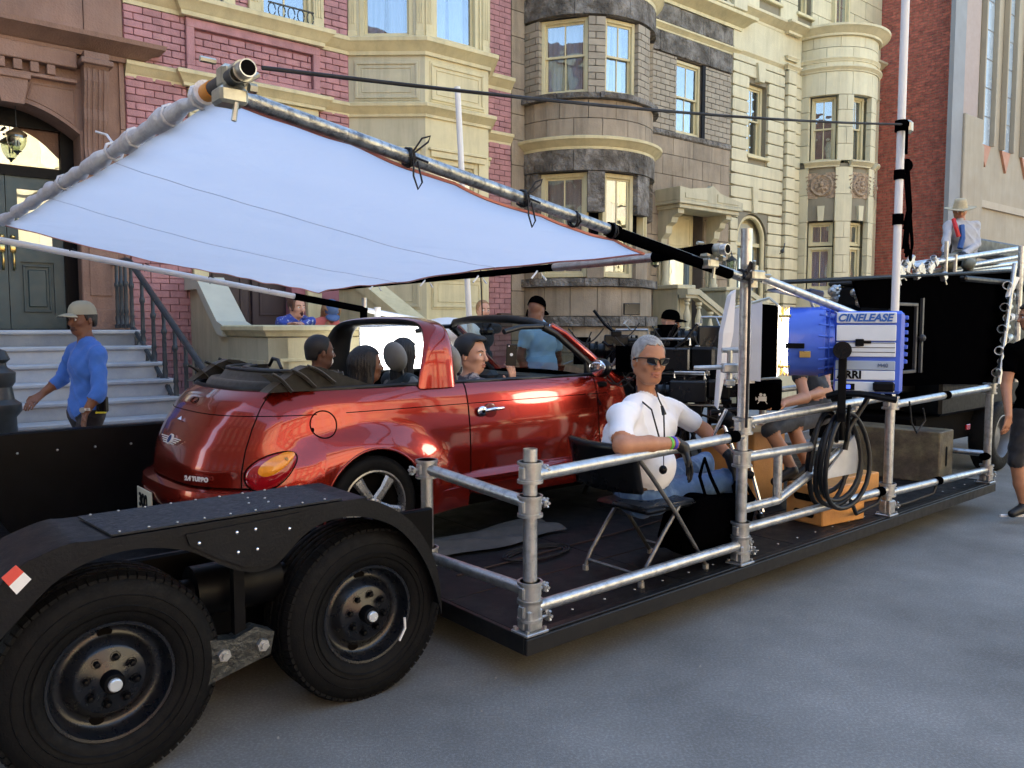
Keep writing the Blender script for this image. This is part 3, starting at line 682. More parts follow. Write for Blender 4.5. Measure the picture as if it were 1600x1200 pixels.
# drum blocks
def drum_pt(ph, r, C=None): 
    C = C or DC; return (C-r*math.cos(rad(ph)), -r*math.sin(rad(ph))+.03)
def drum_blocks(parent, C, R, z0, z1, bwdeg, bh, m, name, phis=(0, 180), out=0, holes=(), gapdeg=.45, gap=.012, th=.12, off=.5, jit=0):
    for p, q, a, b in courses(phis[0], phis[1], z0, z1, bwdeg, bh, holes, gapdeg, off):
        a2, b2 = a-gapdeg/2+gap/2, b+gapdeg/2-gap/2
        mb = MB(BF); n = max(1, int((q-p)/7)); r1 = R+out+random.uniform(0, jit); r0 = R-th; vs = []; fs = []
        for i in range(n+1):
            ph = p+(q-p)*i/n
            for r, z in ((r0, a2), (r1, a2), (r1, b2), (r0, b2)): x, y = drum_pt(ph, r, C); vs.append((x, y, z))
        for i in range(n):
            for k in range(4): fs.append((i*4+k, i*4+(k+1) % 4, (i+1)*4+(k+1) % 4, (i+1)*4+k))
        fs += [(0, 1, 2, 3), tuple(reversed((n*4, n*4+1, n*4+2, n*4+3)))]
        mb.add(vs, fs); part(name, mb, m, parent)
WP = [(15, 52), (65, 94), (112, 140)]
hl = [(a, b, 2.52, 4.28) for a, b in WP]; hu = [(a, b, 5.50, 6.72) for a, b in WP]
for (z0, z1) in ((0, 2.46), (4.25, 5.48), (6.74, 9.5)):
    core = MB(BF); core.lathe([(DR-.07, z0), (DR-.07, z1)], 40, F=BF @ Matrix.Translation((DC, .03, 0)), a0=180, a1=360); part('bay_core', core, M.graym, gy)
drum_blocks(gy, DC, DR, .12, 1.70, 28, .38, M.graystone, 'stone_block')
drum_blocks(gy, DC, DR, 1.87, 2.36, 20, .50, M.graystone, 'stone_block', gapdeg=.45)
drum_blocks(gy, DC, DR, 2.36, 2.50, 25, .14, M.darkstone, 'rough_sill_stone', out=.06, jit=.05)
drum_blocks(gy, DC, DR, 1.70, 1.87, 25, .17, M.darkstone, 'rough_base_stone', out=.08, jit=.05)
drum_blocks(gy, DC, DR, 2.50, 4.25, 36, .36, M.graystone, 'stone_block', holes=hl+[(0, 180, 3.55, 4.26)])
drum_blocks(gy, DC, DR, 3.58, 4.25, 36, .67, M.darkstone, 'dark_stone', holes=hl, out=.02)
drum_blocks(gy, DC, DR, 4.25, 4.60, 42, .35, M.darkstone, 'dark_stone', out=.035)
drum_blocks(gy, DC, DR, 4.80, 5.40, 21, .30, M.graystone, 'stone_block')
drum_blocks(gy, DC, DR, 5.40, 5.50, 30, .10, M.darkstone, 'rough_sill_stone', out=.06, jit=.05)
drum_blocks(gy, DC, DR, 5.50, 6.72, 11.5, .108, M.graybrick, 'brick', holes=hu, gapdeg=.6, gap=.012)
drum_blocks(gy, DC, DR, 6.74, 7.12, 42, .38, M.darkstone, 'dark_stone', out=.03)
arc = [drum_pt(ph, DR) for ph in range(0, 181, 8)]
c = MB(BF); c.sweep([drum_pt(ph, DR-.02) for ph in range(0, 177, 8)], corn(4.60, sc(CORN, 1.5, 1.05))); part('bay_cornice', c, M.cream, gy, smooth=35)
c = MB(BF); c.sweep([drum_pt(ph, DR-.02) for ph in range(0, 177, 8)], corn(7.13, sc(CORN, 1.5, 1.5))); part('bay_cornice', c, M.cream, gy, smooth=35)
for (a, b) in WP:
    p, q = drum_pt(a, DR-.05), drum_pt(b, DR-.05); Fm, L_ = segframe(p, q)
    window(gy, Fm, 0, L_, 2.52, 4.24, .03, M.cream, cm=M.curtw, fw=.07, split=.48 if a > 20 else .4, tie=.0)
    window(gy, Fm, 0, L_, 5.51, 6.73, .03, M.cream, cm=M.curt, fw=.06, tie=.22)
window(gy, BF, gw[0], gw[1], 5.56, 7.0, .06, M.cream, curt=False)
dk = MB(BF); dk.box(gw[1], gw[1]+.10, -.005, .03, 5.56, 7.02); part('shutter_strip', dk, M.dark, gy)
# entrance hood
hd = MB(BF)
ha, hb2 = 10.62, 12.62; o = .62
hd.box(ha, hb2, -o, .03, 4.05, 4.12, .01); hd.box(ha+.05, hb2-.05, -o+.05, .03, 3.97, 4.049, .01)
hd.xz([(ha, 4.121), (hb2, 4.121), (hb2+.0, 4.22), (hb2-.25, 4.26), (hb2-.75, 4.34), (ha+1.1, 4.42), (ha+1, 4.47), (ha+.9, 4.42), (ha+.3, 4.34), (ha, 4.36)], -o+.002, -o+.12)
hd.box(ha, ha+.1, -o+.12, .03, 4.121, 4.36, .004)
hd.xz([(ha+.15, 4.16), (ha+.85, 4.16), (ha+.85, 4.30), (ha+.15, 4.25)], -o-.012, -o+.002); hd.xz([(ha+1.15, 4.16), (hb2-.15, 4.16), (hb2-.15, 4.20), (ha+1.15, 4.32)], -o-.012, -o+.002)
part('entrance_hood', hd, M.creamd, gy)
for uu in (ha+.18, hb2-.3):
    b = MB(BF); pr = [(0, 3.97), (.5, 3.97), (.5, 3.88), (.36, 3.82), (.33, 3.72), (.22, 3.66), (.20, 3.52), (.10, 3.42), (.08, 3.3), (0, 3.3)]
    n_ = len(pr); b.add([(uu-.09, -o_, z) for o_, z in pr]+[(uu+.09, -o_, z) for o_, z in pr], [tuple(range(n_)), tuple(reversed(range(n_, 2*n_)))]+[(i, n_+i, n_+(i+1) % n_, (i+1) % n_) for i in range(n_)]); part('bracket', b, M.creamd, gy)
    b = MB(BF); b.box(uu-.1, uu+.1, -.06, .03, 2.5, 3.3, .01); lathe_at(b, [(0, 0), (.1, 0), (.1, .06), (.075, .1), (.07, .7), (.085, .72), (.085, .8), (0, .8)], BF, uu, -.12, 2.5, 12); part('column', b, M.creamd, gy, smooth=40)
    b = MB(BF); b.box(uu-.22, uu+.22, -.62, .0, 1.1, 2.42, .01); b.box(uu-.27, uu+.27, -.67, .02, 2.421, 2.50, .012); panel(b, uu-.16, uu+.16, 1.2, 2.3, -.62, .03, .015); part('pedestal', b, M.creamd, gy)
d_ = MB(BF); d_.box(dU[0], dU[1], .28, .33, 1.66, 4.1); d_.box(dU[0]+.1, dU[1]-.1, .22, .28, 3.30, 4.0, .01); panel(d_, dU[0]+.16, dU[1]-.16, 3.36, 3.95, .22, .03, .015); part('transom_panel', d_, M.cream, gy)
d_ = MB(BF); d_.box(dU[0]+.15, dU[1]-.15, .23, .27, 1.66, 3.26, .01); panel(d_, dU[0]+.22, dU[1]-.22, 2.35, 3.18, .23, .05, .015); panel(d_, dU[0]+.22, dU[1]-.22, 1.75, 2.25, .23, .04, .015); do = part('door', d_, M.tealg, gy)
gg = MB(BF); gg.box(dU[0]+.3, dU[1]-.3, .222, .229, 2.42, 3.12); part('pane', gg, M.glass, do)
for lb, uu in (('black wall lantern left of the hooded door', 10.42), ('black wall lantern right of the hooded door', 12.86)):
    lt = thing('wall_lantern', lb, 'lantern', B(uu, -.15, 3.1), 'wall lanterns beside the hooded door'); LF = BF @ Matrix.Translation((uu, -.2, 3.0))
    a = MB(LF); a.lathe([(.075, -.12), (.10, .10), (.075, .1), (.055, -.12)], 6); part('glass', a, M.lampglass, lt)
    a = MB(LF); a.lathe([(0, .22), (.015, .20), (.05, .16), (.12, .10), (.12, .085), (0, .085)], 6); a.lathe([(0, -.17), (.05, -.14), (.085, -.12), (0, -.115)], 6)
    for k in range(6): t = k*math.pi/3; a.tube([(.078*math.cos(t), .078*math.sin(t), -.12), (.104*math.cos(t), .104*math.sin(t), .1)], .007, 5)
    part('frame', a, M.iron, lt)
    a = MB(LF); a.tube([(0, .0, .21), (0, .03, .30), (0, .11, .33), (0, .17, .26), (0, .18, .1), (0, .19, .0)], .012, 6); a.box(-.05, .05, .18, .20, -.12, .12); part('arm', a, M.iron, lt, smooth=50)
# stoop balustrades (two flights descending right of the hooded door and of the arched door)
def sloped_bal(lab, px0, px1, grp, o0, n=7):
    ua, za = fb(px0[0], px0[1], o0); ub, zb_ = fb(px1[0], px1[1], o0+0)
    A = B(ua, -o0, za); L2 = Vector((ub-ua, 0, zb_-za))
    q = thing('stoop_balustrade', lab, 'balustrade', B(ua, -o0, .12), grp)
    r = MB(BF)
    P0_ = Vector((ua-.35, -o0, za)); P1_ = Vector((ua, -o0, za)); P2_ = Vector((ub, -o0, zb_))
    for a, b in ((P0_, P1_), (P1_, P2_)):
        d = (b-a); 
        pr = [(a.x, a.z-.11), (b.x, b.z-.11), (b.x, b.z), (a.x, a.z)]; r.xz(pr, -o0-.12, -o0+.12)
        pr = [(a.x, a.z-.17), (b.x, b.z-.17), (b.x, b.z-.112), (a.x, a.z-.112)]; r.xz(pr, -o0-.08, -o0+.08)
    part('handrail', r, M.creamd, q)
    r = MB(BF)
    r.xz([(P1_.x-.3, P1_.z-.9), (P2_.x, P2_.z-.9), (P2_.x, P2_.z-.78), (P1_.x, P1_.z-.78), (P1_.x-.3, P1_.z-.78)], -o0-.1, -o0+.1)
    r.xz([(P1_.x-.3, .12), (P2_.x, .12), (P2_.x, P2_.z-.9), (P1_.x, P1_.z-.9), (P1_.x-.3, P1_.z-.9)], -o0-.08, -o0+.08); part('base', r, M.creamd, q)
    for k in range(n):
        t = (k-.6)/(n-1); x = ua+(ub-ua)*t; zt = za+(zb_-za)*max(0, t)
        b = MB(BF); lathe_at(b, scaled(BAL, 1.2, .95), BF, x, -o0, zt-.785, 10); part('baluster', b, M.limestone, q, smooth=40)
sloped_bal('stone balustrade sloping down from the hooded door pedestal', (1085, 452), (1185, 535), 'sloping stoop balustrades', .8)
sloped_bal('stone balustrade sloping down below the arched limestone door', (1165, 453), (1262, 525), 'sloping stoop balustrades', 1.0)
# ================================================================== CREAM LIMESTONE HOUSE
cr = thing('limestone_townhouse', 'cream banded limestone house with a round bay and carved medallions', 'house', B(16, 0, 0))
c0, c1 = 13.02, 19.35
CC, CR = 16.8, 1.15
cw = (13.62, 14.34, 5.45, 7.0); cdu = (13.30, 14.42); cdz = 3.62
u3 = fb(1180, 10)
upw = [(13.95, 14.75, 8.9, 10.4), (15.45, 16.05, 8.9, 10.6)]
CH = [cw, (cdu[0], cdu[1], 1.6, 4.2), (14.9, 15.02, 0, 0)]+upw
w = MB(BF); wallbox(w, c0, c1, 0, ROWH, CH, .035, .4)
for i in range(12):
    r_ = .56; ucd = (cdu[0]+cdu[1])/2
    t0, t1 = math.pi*i/12, math.pi*(i+1)/12
    a, b = -r_*math.cos(t0), -r_*math.cos(t1); za, zb_ = cdz+r_*math.sin(t0), cdz+r_*math.sin(t1)
    w.add([(ucd+a, -.0, za), (ucd+b, -.0, zb_), (ucd+b, -.0, 4.2), (ucd+a, -.0, 4.2), (ucd+a, .3, za), (ucd+b, .3, zb_)], [(0, 1, 2, 3), (0, 4, 5, 1)])
part('wall', w, M.limed, cr)
blk = courses(c0, 14.98, 4.21, 7.5, 3.0, .262, CH, .022, off=0)+courses(c0, 14.98, .12, 4.19, 3.0, .262, CH, .022, off=0)+courses(15.35, 15.68, .12, 7.5, 1, .262, (), .022)
boxes('rusticated_course', blk, M.limestone, -.03, .06, cr, BF, bev=.08, jy=0)
pil = courses(14.98, 15.35, .12, 7.5, 1, .262, (), .022); boxes('pilaster_course', pil, M.limestone, -.11, .06, cr, BF, bev=.05, jy=0)
up = courses(c0, c1, 8.6, 12.5, 1.1, .42, CH+[(15.5, 18.1, 0, 0)], .014); boxes('stone_block', up, M.limestone, -.005, .06, cr, BF, bev=.02)
pathc = [(c0-.02, .03), (14.96, .03), (14.96, -.08), (15.37, -.08), (15.37, .03), (15.62, .03)]+[drum_pt(ph, CR, CC) for ph in range(8, 173, 7)]+[(18.2, .03), (c1, .03)]
for z, f, g_ in ((7.5, .7, .6), (7.72, .35, .5), (8.28, 2.0, 1.2)):
    c = MB(BF); c.sweep(pathc, corn(z, sc(CORN, f, g_))); part('cornice', c, M.limestone, cr, smooth=35)
c = MB(BF); c.box(c0, 15.62, -.02, .035, 7.6, 8.30); c.box(c0, 15.62, -.02, .035, 8.5, 8.6); part('frieze', c, M.limestone, cr)
cf = MB(BF); cf.box(18.1, c1, -.02, .035, .12, 8.3); part('flat_pier', cf, M.limestone, cr)
ke = MB(BF); ke.xz([(13.88, 7.03), (14.08, 7.03), (14.13, 7.42), (13.83, 7.42)], -.09, .03); part('keystone', ke, M.limestone, cr)
ke = MB(BF); ke.xz([(ucd-.07, 4.19), (ucd+.07, 4.19), (ucd+.11, 4.75), (ucd-.11, 4.75)], -.08, .03); part('keystone', ke, M.limestone, cr)
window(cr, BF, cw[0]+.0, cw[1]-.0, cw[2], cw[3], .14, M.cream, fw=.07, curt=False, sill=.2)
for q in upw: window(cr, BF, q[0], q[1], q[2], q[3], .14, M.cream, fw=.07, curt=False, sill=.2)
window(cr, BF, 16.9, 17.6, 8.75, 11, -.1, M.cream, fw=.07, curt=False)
d_ = MB(BF); d_.box(cdu[0], cdu[1], .25, .3, 1.6, 4.2); part('door_back', d_, M.cream, cr)
d_ = MB(BF); d_.box(cdu[0]+.2, cdu[1]-.2, .19, .25, 1.62, 3.45, .01); panel(d_, cdu[0]+.3, cdu[1]-.3, 2.3, 3.3, .19, .04, .02); d_o = part('door', d_, M.tealg, cr)
gg = MB(BF); gg.box(cdu[0]+.36, cdu[1]-.36, .18, .188, 2.36, 3.22); part('pane', gg, M.glass, d_o)
ar = MB(BF)
pts = [(ucd-.50*math.cos(math.pi*i/16), .08, cdz+.50*math.sin(math.pi*i/16)) for i in range(17)]
ar.tube([(ucd-.50, .08, 1.65)]+pts+[(ucd+.50, .08, 1.65)], .05, 6); ar.box(cdu[0]+.1, cdu[1]-.1, .12, .24, 3.48, 3.56); part('arch_moulding', ar, M.cream, cr, smooth=60)
gg = MB(BF); gg.xz([(ucd-.42*math.cos(math.pi*i/16), 3.57+.42*math.sin(math.pi*i/16)) for i in range(17)], .2, .21); part('fanlight', gg, M.curtw, cr)
# round bay
CWP = [(12, 44), (62, 90), (106, 130)]
for (z0, z1) in ((0, 2.55), (4.15, 5.45), (6.98, 8.3)):
    core = MB(BF); core.lathe([(CR-.06, z0), (CR-.06, z1)], 40, F=BF @ Matrix.Translation((CC, .03, 0)), a0=180, a1=360); part('bay_core', core, M.limed, cr)
h1 = [(a, b, 2.55, 4.12) for a, b in CWP]; h2 = [(a, b, 5.50, 6.98) for a, b in CWP]; h3 = [(a+1, b-1, 4.66, 5.24) for a, b in CWP]
drum_blocks(cr, CC, CR, .12, 2.55, 36, .45, M.limestone, 'stone_block')
drum_blocks(cr, CC, CR, 2.55, 4.12, 36, .40, M.limestone, 'stone_block', holes=h1)
drum_blocks(cr, CC, CR, 4.12, 5.36, 180, .62, M.limestone, 'stone_block', holes=h3)
drum_blocks(cr, CC, CR, 5.50, 6.98, 36, .38, M.limestone, 'stone_block', holes=h2)
drum_blocks(cr, CC, CR, 6.98, 7.5, 30, .52, M.limestone, 'stone_block')
drum_blocks(cr, CC, CR, 7.62, 8.28, 30, .42, M.limestone, 'stone_block', out=-.01)
for (a, b) in CWP:
    c = MB(BF); c.sweep([drum_pt(a-3+(b-a+6)*t/6, CR-.02, CC) for t in range(7)], corn(5.36, sc(CORN, 1.0, .75))); part('sill', c, M.limestone, cr, smooth=35)
    p, q = drum_pt(a, CR-.18, CC), drum_pt(b, CR-.18, CC); Fm, L_ = segframe(p, q)
    window(cr, Fm, 0, L_, 2.55, 3.55, .0, M.cream, cm=M.curt, fw=.06, sash2=False, tie=0)
    window(cr, Fm, 0, L_, 3.58, 4.12, .0, M.cream, cm=M.curtw, fw=.06, sash2=False, tie=0)
    window(cr, Fm, 0, L_, 5.50, 6.98, .0, M.cream, cm=M.curt, fw=.06, tie=0, curt=(a < 1))
    p, q = drum_pt(a, CR-.02, CC), drum_pt(b, CR-.02, CC); Fm, L_ = segframe(p, q); Fc = Fm @ Matrix.Translation((L_/2, 0, 4.95))
    md = MB(Fc); md.box(-L_/2+.01, L_/2-.01, .0, .06, -.29, .29); part('carved_panel', md, M.relief, cr)
    md = MB(Fc @ Matrix.Rotation(rad(90), 4, 'X')); md.lathe([(0, .0), (.0, .05), (.10, .045), (.16, .02), (.2, .03), (.225, .05), (.25, .03), (.26, 0)], 24); md.ball((0, .02, .06), (.05, .07, .05)); md.ball((0, -.07, .045), (.08, .05, .03))
    for k in range(9): t = k*.7; md.ball((.13*math.cos(t), .13*math.sin(t), .035), (.03, .03, .025), 6, 5)
    for sx in (-1, 1):
        for k in range(5): md.tube([(sx*(.27+.02*k), -.2+.1*k, .01), (sx*(.30+.03*(k % 2)), -.15+.09*k, .03), (sx*.27, -.1+.08*k, .01)], .012, 5)
    part('medallion', md, M.relief, cr, smooth=60)
    ke = MB(Fm); ke.xz([(L_/2-.06, 4.14), (L_/2+.06, 4.14), (L_/2+.08, 4.48), (L_/2-.08, 4.48)], -.06, .02); part('keystone', ke, M.limestone, cr)
br = thing('wall_sconce', 'small dark iron sconce on the banded limestone wall', 'lamp', B(15.1, -.2, 3.3)); lu, lz = fb(1220, 393, .15)
a = MB(BF); a.tube([(lu, -.12, lz-.05), (lu, -.2, lz+.0), (lu, -.24, lz+.12), (lu+.03, -.22, lz+.18)], .015, 6); a.ball((lu-.05, -.22, lz), .05, 8, 6); part('bracket', a, M.iron, br, smooth=60)
# ================================================================== RED BRICK END WALL
rb = thing('red_brick_building', 'tall red brick side wall behind the white vertical pole', 'building', B(19.5, -1, 0))
UB = 19.42; OB = 1.88
w = MB(BF); w.box(UB+.02, UB+3, -OB, 6, 0, 17); part('wall', w, M.redm, rb)
bb = MB(BF @ Matrix.Translation((UB, 0, 0)) @ Matrix.Rotation(rad(-90), 4, 'Z'))   # local x runs outwards along -y
bl = courses(-.3, OB-.02, 2.0, 12.6, .225, .076, (), .013)
lst = sorted(bl, key=lambda a: a[2])
FB = bb.F
boxes('brick', lst, M.redbrick, -.012, .03, rb, FB, 300, key=lambda a: (a[2]), bev=.05)
# ================================================================== TAN TOWER
tn = thing('tan_stucco_building', 'tan stucco building with tall narrow strip windows at far right', 'building', B(24, -2, 0))
w = MB(BF); w.box(UB+.0, 34, -OB-.02, 3, 0, 17); 
fy = -OB-.02
part('wall', w, M.tan, tn)
x1, _ = fb(1500, 100, OB); x2, _ = fb(1525, 100, OB); x0, _ = fb(1483, 100, OB)
w = MB(BF); w.box(x0-.02, x1, fy-.10, fy+.01, 0, 17); part('corner_pier', w, M.greystucco, tn)
w = MB(BF); w.box(x1+.001, x2, fy-.06, fy+.01, 5.6, 17); part('flat_band', w, mat('pinkish_stucco', (.36, .28, .24), .8, var=.05), tn)
w = MB(BF); w.box(x1+.001, x2+.15, fy-.16, fy-.061, 3, 6.9, .02); w.box(x1+.3, x2+.35, fy-.13, fy-.01, 3, 6.3, .02); part('stepped_buttress', w, M.tan, tn)
za = 4.95
w = MB(BF); w.sweep([(x2, fy), (33, fy)], [(-.01, za-.18), (.08, za-.18), (.08, za), (-.01, za)]); part('string_course', w, mat('pale_tan_band', (.42, .35, .26), .8, var=.05), tn)
ux = x2+.62
k = 0
for pxa, pxb in ((1526, 1543), (1561, 1574), (1593, 1606), (1622, 1634)):
    ua, zb2 = fb(pxa, 228, OB); ub, _ = fb(pxb, 228, OB); z0 = 6.35+0*k
    fl = MB(BF); fl.box(ua-.07, ua, fy-.14, fy, z0, 17, .01); fl.box(ub, ub+.07, fy-.14, fy, z0, 17, .01); part('window_fin', fl, M.tan, tn)
    f_ = MB(BF); f_.box(ua, ub, fy-.012, fy-.001, z0, 17); fo = part('window', f_, M.greystucco, tn)
    for j in range(14):
        p_ = MB(BF); p_.box(ua+.015, ub-.015, fy-.025, fy-.013, z0+.02+j*.72, z0+.70+j*.72); part('pane', p_, M.stripglass, fo)
    dm = MB(BF); dm.xz([(ua-.02, z0), (ub+.02, z0), ((ua+ub)/2+.05, z0-.55)], fy-.06, fy+.0); part('pendant', dm, mat('terracotta_pendant', (.42, .2, .12), .7), tn)
    k += 1
# end of the street on the left, seen in the car's tail
t = thing('end_townhouse', 'brown house closing the left end of the street, seen only in the car paint', 'house', B(-14, -10, 0))
w = MB(BF @ Matrix.Translation((-13, 0, 0)) @ Matrix.Rotation(rad(90), 4, 'Z')); hs = [(-21.5+k*2.6, -20.2+k*2.6, 1.4+f*3.2, 3.5+f*3.2) for k in range(8) for f in range(4)]
wallbox(w, -23, 0, 0, 14, hs, 0, .4); part('wall', w, M.redstone, t)
for h in hs: f = MB(w.F); f.box(h[0]-.1, h[1]+.1, -.1, -.005, h[3], h[3]+.2); f.box(h[0], h[1], .15, .2, h[2], h[3]); part('window', f, M.creamd if h[2] > 4 else M.stripglass, t)
# ================================================================== STREET OPPOSITE, BEHIND THE CAMERA (seen in the windows and the paint)
cols = [(.50, .43, .30), (.40, .16, .12), (.58, .50, .36), (.42, .33, .25), (.55, .47, .33), (.36, .13, .1), (.55, .5, .4)]
for i, cc in enumerate(cols):
    a = -14+i*8.0; hgt = [11, 9.5, 12, 10, 11.5, 9, 12][i]; Y = -23.0
    wallm = mat('opposite_wall', cc, .8, var=.1, vs=1)
    t = thing('opposite_townhouse', ['cream', 'dull red', 'pale yellow', 'brown', 'buff', 'dark red', 'ivory'][i]+' house front across the street, seen only in reflections', 'house', B(a+4, Y, 0), 'house fronts across the street')
    w = MB(BF); hs = [(a+.8+k*1.7, a+1.9+k*1.7, 1.3+f*3.1, 3.3+f*3.1) for k in range(4) for f in range(3)]
    wallbox(w, a, a+7.98, 0, hgt, hs, Y-.4, Y); part('wall', w, wallm, t)
    w = MB(BF); w.box(a, a+7.98, Y-.6, Y-.42, 0, hgt); part('interior', w, M.dark, t)
    for h in hs:
        f = MB(BF); f.box(h[0]-.12, h[1]+.12, Y+.005, Y+.1, h[3], h[3]+.2); f.box(h[0]-.12, h[1]+.12, Y+.005, Y+.12, h[2]-.15, h[2]); f.box(h[0], h[1], Y-.2, Y-.15, h[2], h[3]); part('window', f, [M.cream], t)
    w = MB(BF); w.box(a, a+7.98, Y+.005, Y+.5, hgt-.5, hgt, .05); part('cornice', w, M.cream, t)
# ================================================================== TRAILER
DZ = .25
tr = thing('process_trailer', 'low black twin axle camera trailer with a scaffold pipe railing along its deck', 'trailer', T(2, 1.5, 0))
def strut(mb, a, b, r, n=14, hollow=False): mb.tube([a, b], r, n, True, False, I4, hollow)
mb = MB(TF); mb.box(.02, 5.80, .012, 1.30, DZ-.07, DZ-.006); mb.box(-2.35, 6.9, 1.31, 3.6, .10, .20); part('deck_frame', mb, M.black, tr)
xs = [.03, 1.25, 2.44, 3.64, 4.8, 5.79]
for a, b in zip(xs, xs[1:]):
    p = MB(TF); p.box(a+.004, b-.004, .065, .655, DZ-.006, DZ, .002); part('deck_plate', p, M.deck, tr)
    p = MB(TF); p.box(a+.004, b-.004, .663, 1.30, DZ-.006, DZ, .002); part('deck_plate', p, M.deck, tr)
for k in range(8):
    p = MB(TF); p.box(-2.3+k*1.14+.003, -2.3+(k+1)*1.14-.003, 1.32, 3.58, .201, .225, .003); part('deck_plate', p, M.deck, tr)
e = MB(TF); e.box(0, 5.82, -.008, .012, DZ-.085, DZ-.005, .004); e.box(0, 5.82, .012, .06, DZ-.006, DZ+.004, .003); part('edge_beam', e, M.edge, tr)
e = MB(TF); e.box(.0, .025, .013, 1.3, DZ-.085, DZ+.004, .003); part('end_beam', e, M.edge, tr); e = MB(TF); e.box(5.80, 5.825, .013, 1.3, DZ-.085, DZ+.004, .003); part('end_beam', e, M.edge, tr)
e = MB(TF); e.box(.2, 5.7, .66, .662, DZ-.002, DZ+.002); e.tube([(.3, .95, DZ+.01), (1.8, 1.0, DZ+.012), (3, 1.1, DZ+.01)], .006, 5); part('deck_seam', e, mat('rusty_seam', (.03, .015, .012), .8), tr)
for s_, w_ in [(x+.1+.3*k, .085) for x in xs[:-1] for k in range(3)]:
    pass
bolts = MB(TF)
for k in range(24): bolts.ball((.2+.24*k, .14, DZ+.0), (.008, .008, .005), 6, 4)
part('deck_bolt', bolts, M.galv, tr, kind='stuff')
# front plate of trailer (left, behind wheels): dark low wall on the far side and gooseneck
e = MB(TF); e.box(-2.6, -.35, 3.55, 3.64, .15, .98, .01); e.box(-2.65, -2.55, 1.0, 3.64, .15, .70, .01); part('tail_panel', e, M.black, tr)
e = MB(TF)
for k in range(7): e.ball((-2.2+.24*k, 3.545, .84), .009, 6, 4)
part('tail_panel_rivet', e, M.galv, tr, kind='stuff')
e = MB(TF); e.box(-2.6, .0, .86, 1.28, .12, .30, .01); e.box(-2.3, .05, .82, .86, .30, .72, .01); part('chassis_rail', e, M.black, tr)
# fender
tp = [(-40, 985), (0, 915), (28, 888), (56, 872), (112, 849), (176, 841), (536, 783), (570, 781), (600, 788), (640, 812), (668, 850), (684, 892), (690, 942)]
lp = [(690, 960), (676, 905), (652, 858), (620, 825), (582, 810), (545, 807), (510, 815), (480, 832), (455, 858), (432, 882), (405, 893), (380, 893), (352, 885), (318, 870), (290, 860), (240, 856), (190, 862), (130, 882), (80, 915), (35, 962), (0, 1000), (-30, 1030)]
def catmull(P, n=4):
    out = []
    for i in range(len(P)-1):
        a, b, c, d = P[max(i-1, 0)], P[i], P[i+1], P[min(i+2, len(P)-1)]
        for k in range(n):
            t = k/n; out.append(tuple(.5*(2*b[q]+(c[q]-a[q])*t+(2*a[q]-5*b[q]+4*c[q]-d[q])*t*t+(3*b[q]-a[q]-3*c[q]+d[q])*t**3) for q in (0, 1)))
    return out+[P[-1]]
tp = catmull(tp); lp = catmull(lp)
TPs = [ft(x, y, .33) for x, y in tp]; LPs = [ft(x, y, .33) for x, y in lp]
p = MB(TF); p.xz(TPs+LPs, .33, .342); part('fender_skirt', p, M.plate, tr)
p = MB(TF); n = len(TPs); OW = .44
vs = [(x, .332, z) for x, z in TPs]+[(x, .332+OW, z+.0) for x, z in TPs]+[(x, .332, z-.012) for x, z in TPs]+[(x, .332+OW, z-.012) for x, z in TPs]
fs = [(i, i+1, n+i+1, n+i) for i in range(n-1)]+[(2*n+i, 3*n+i, 3*n+i+1, 2*n+i+1) for i in range(n-1)]+[(i, 2*n+i, 2*n+i+1, i+1) for i in range(n-1)]+[(n+i, n+i+1, 3*n+i+1, 3*n+i) for i in range(n-1)]
p.add(vs, fs); part('fender_top', p, M.plate, tr, smooth=50)
p = MB(TF)
A = ft(176, 841, .33); Bq = ft(536, 783, .33); d = Vector((Bq[0]-A[0], 0, Bq[1]-A[1]))
p.add([(A[0], .34, A[1]+.004), (Bq[0], .34, Bq[1]+.004), (Bq[0]-.02, .72, Bq[1]+.006), (A[0]-.03, .72, A[1]+.006), (A[0], .34, A[1]+.011), (Bq[0], .34, Bq[1]+.011), (Bq[0]-.02, .72, Bq[1]+.013), (A[0]-.03, .72, A[1]+.013)], [(4, 5, 6, 7), (0, 4, 7, 3), (0, 1, 5, 4), (1, 2, 6, 5)])
part('tread_plate', p, mat('worn_tread_plate', (.009, .0115, .016), .55, var=.45, vs=14, bump=.5, bs=90), tr)
PLp = [ft(x, y, .325) for x, y in ((290, 835), (470, 800), (455, 850), (420, 882), (385, 886), (340, 872), (296, 852))]
p = MB(TF); p.xz(PLp, .319, .3295); part('stiffener_plate', p, M.plate, tr)
p = MB(TF)
for x, y in ((311, 849), (370, 832), (399, 827), (452, 826), (372, 863), (402, 858)):
    a = ft(x, y, .32); p.ball((a[0], .318, a[1]), (.008, .006, .008), 8, 6)
part('rivet', p, M.chrome, tr, smooth=60)
p = MB(TF)
for i in range(9):
    t = (i+.3)/9; x = A[0]+d.x*t; z = A[1]+d.z*t
    p.ball((x, .36, z+.014), (.006, .006, .004), 6, 4); p.ball((x-.02, .70, z+.016), (.006, .006, .004), 6, 4)
for dx, w_ in ((.62, .5), (.7, .47), (.72, .55), (.66, .6)): p.ball((A[0]+d.x*dx, w_, A[1]+d.z*dx+.014), (.006, .006, .004), 6, 4)
part('rivet', p, M.galv, tr, smooth=60)
rf = [ft(x, y, .325) for x, y in ((2, 903), (25, 883), (49, 905), (26, 929))]
p = MB(TF); p.xz([rf[0], rf[1], ((rf[1][0]+rf[2][0])/2, (rf[1][1]+rf[2][1])/2), ((rf[0][0]+rf[3][0])/2, (rf[0][1]+rf[3][1])/2)], .324, .3295); part('reflector', p, mat('red_reflector', (.6, .08, .06), .3), tr)
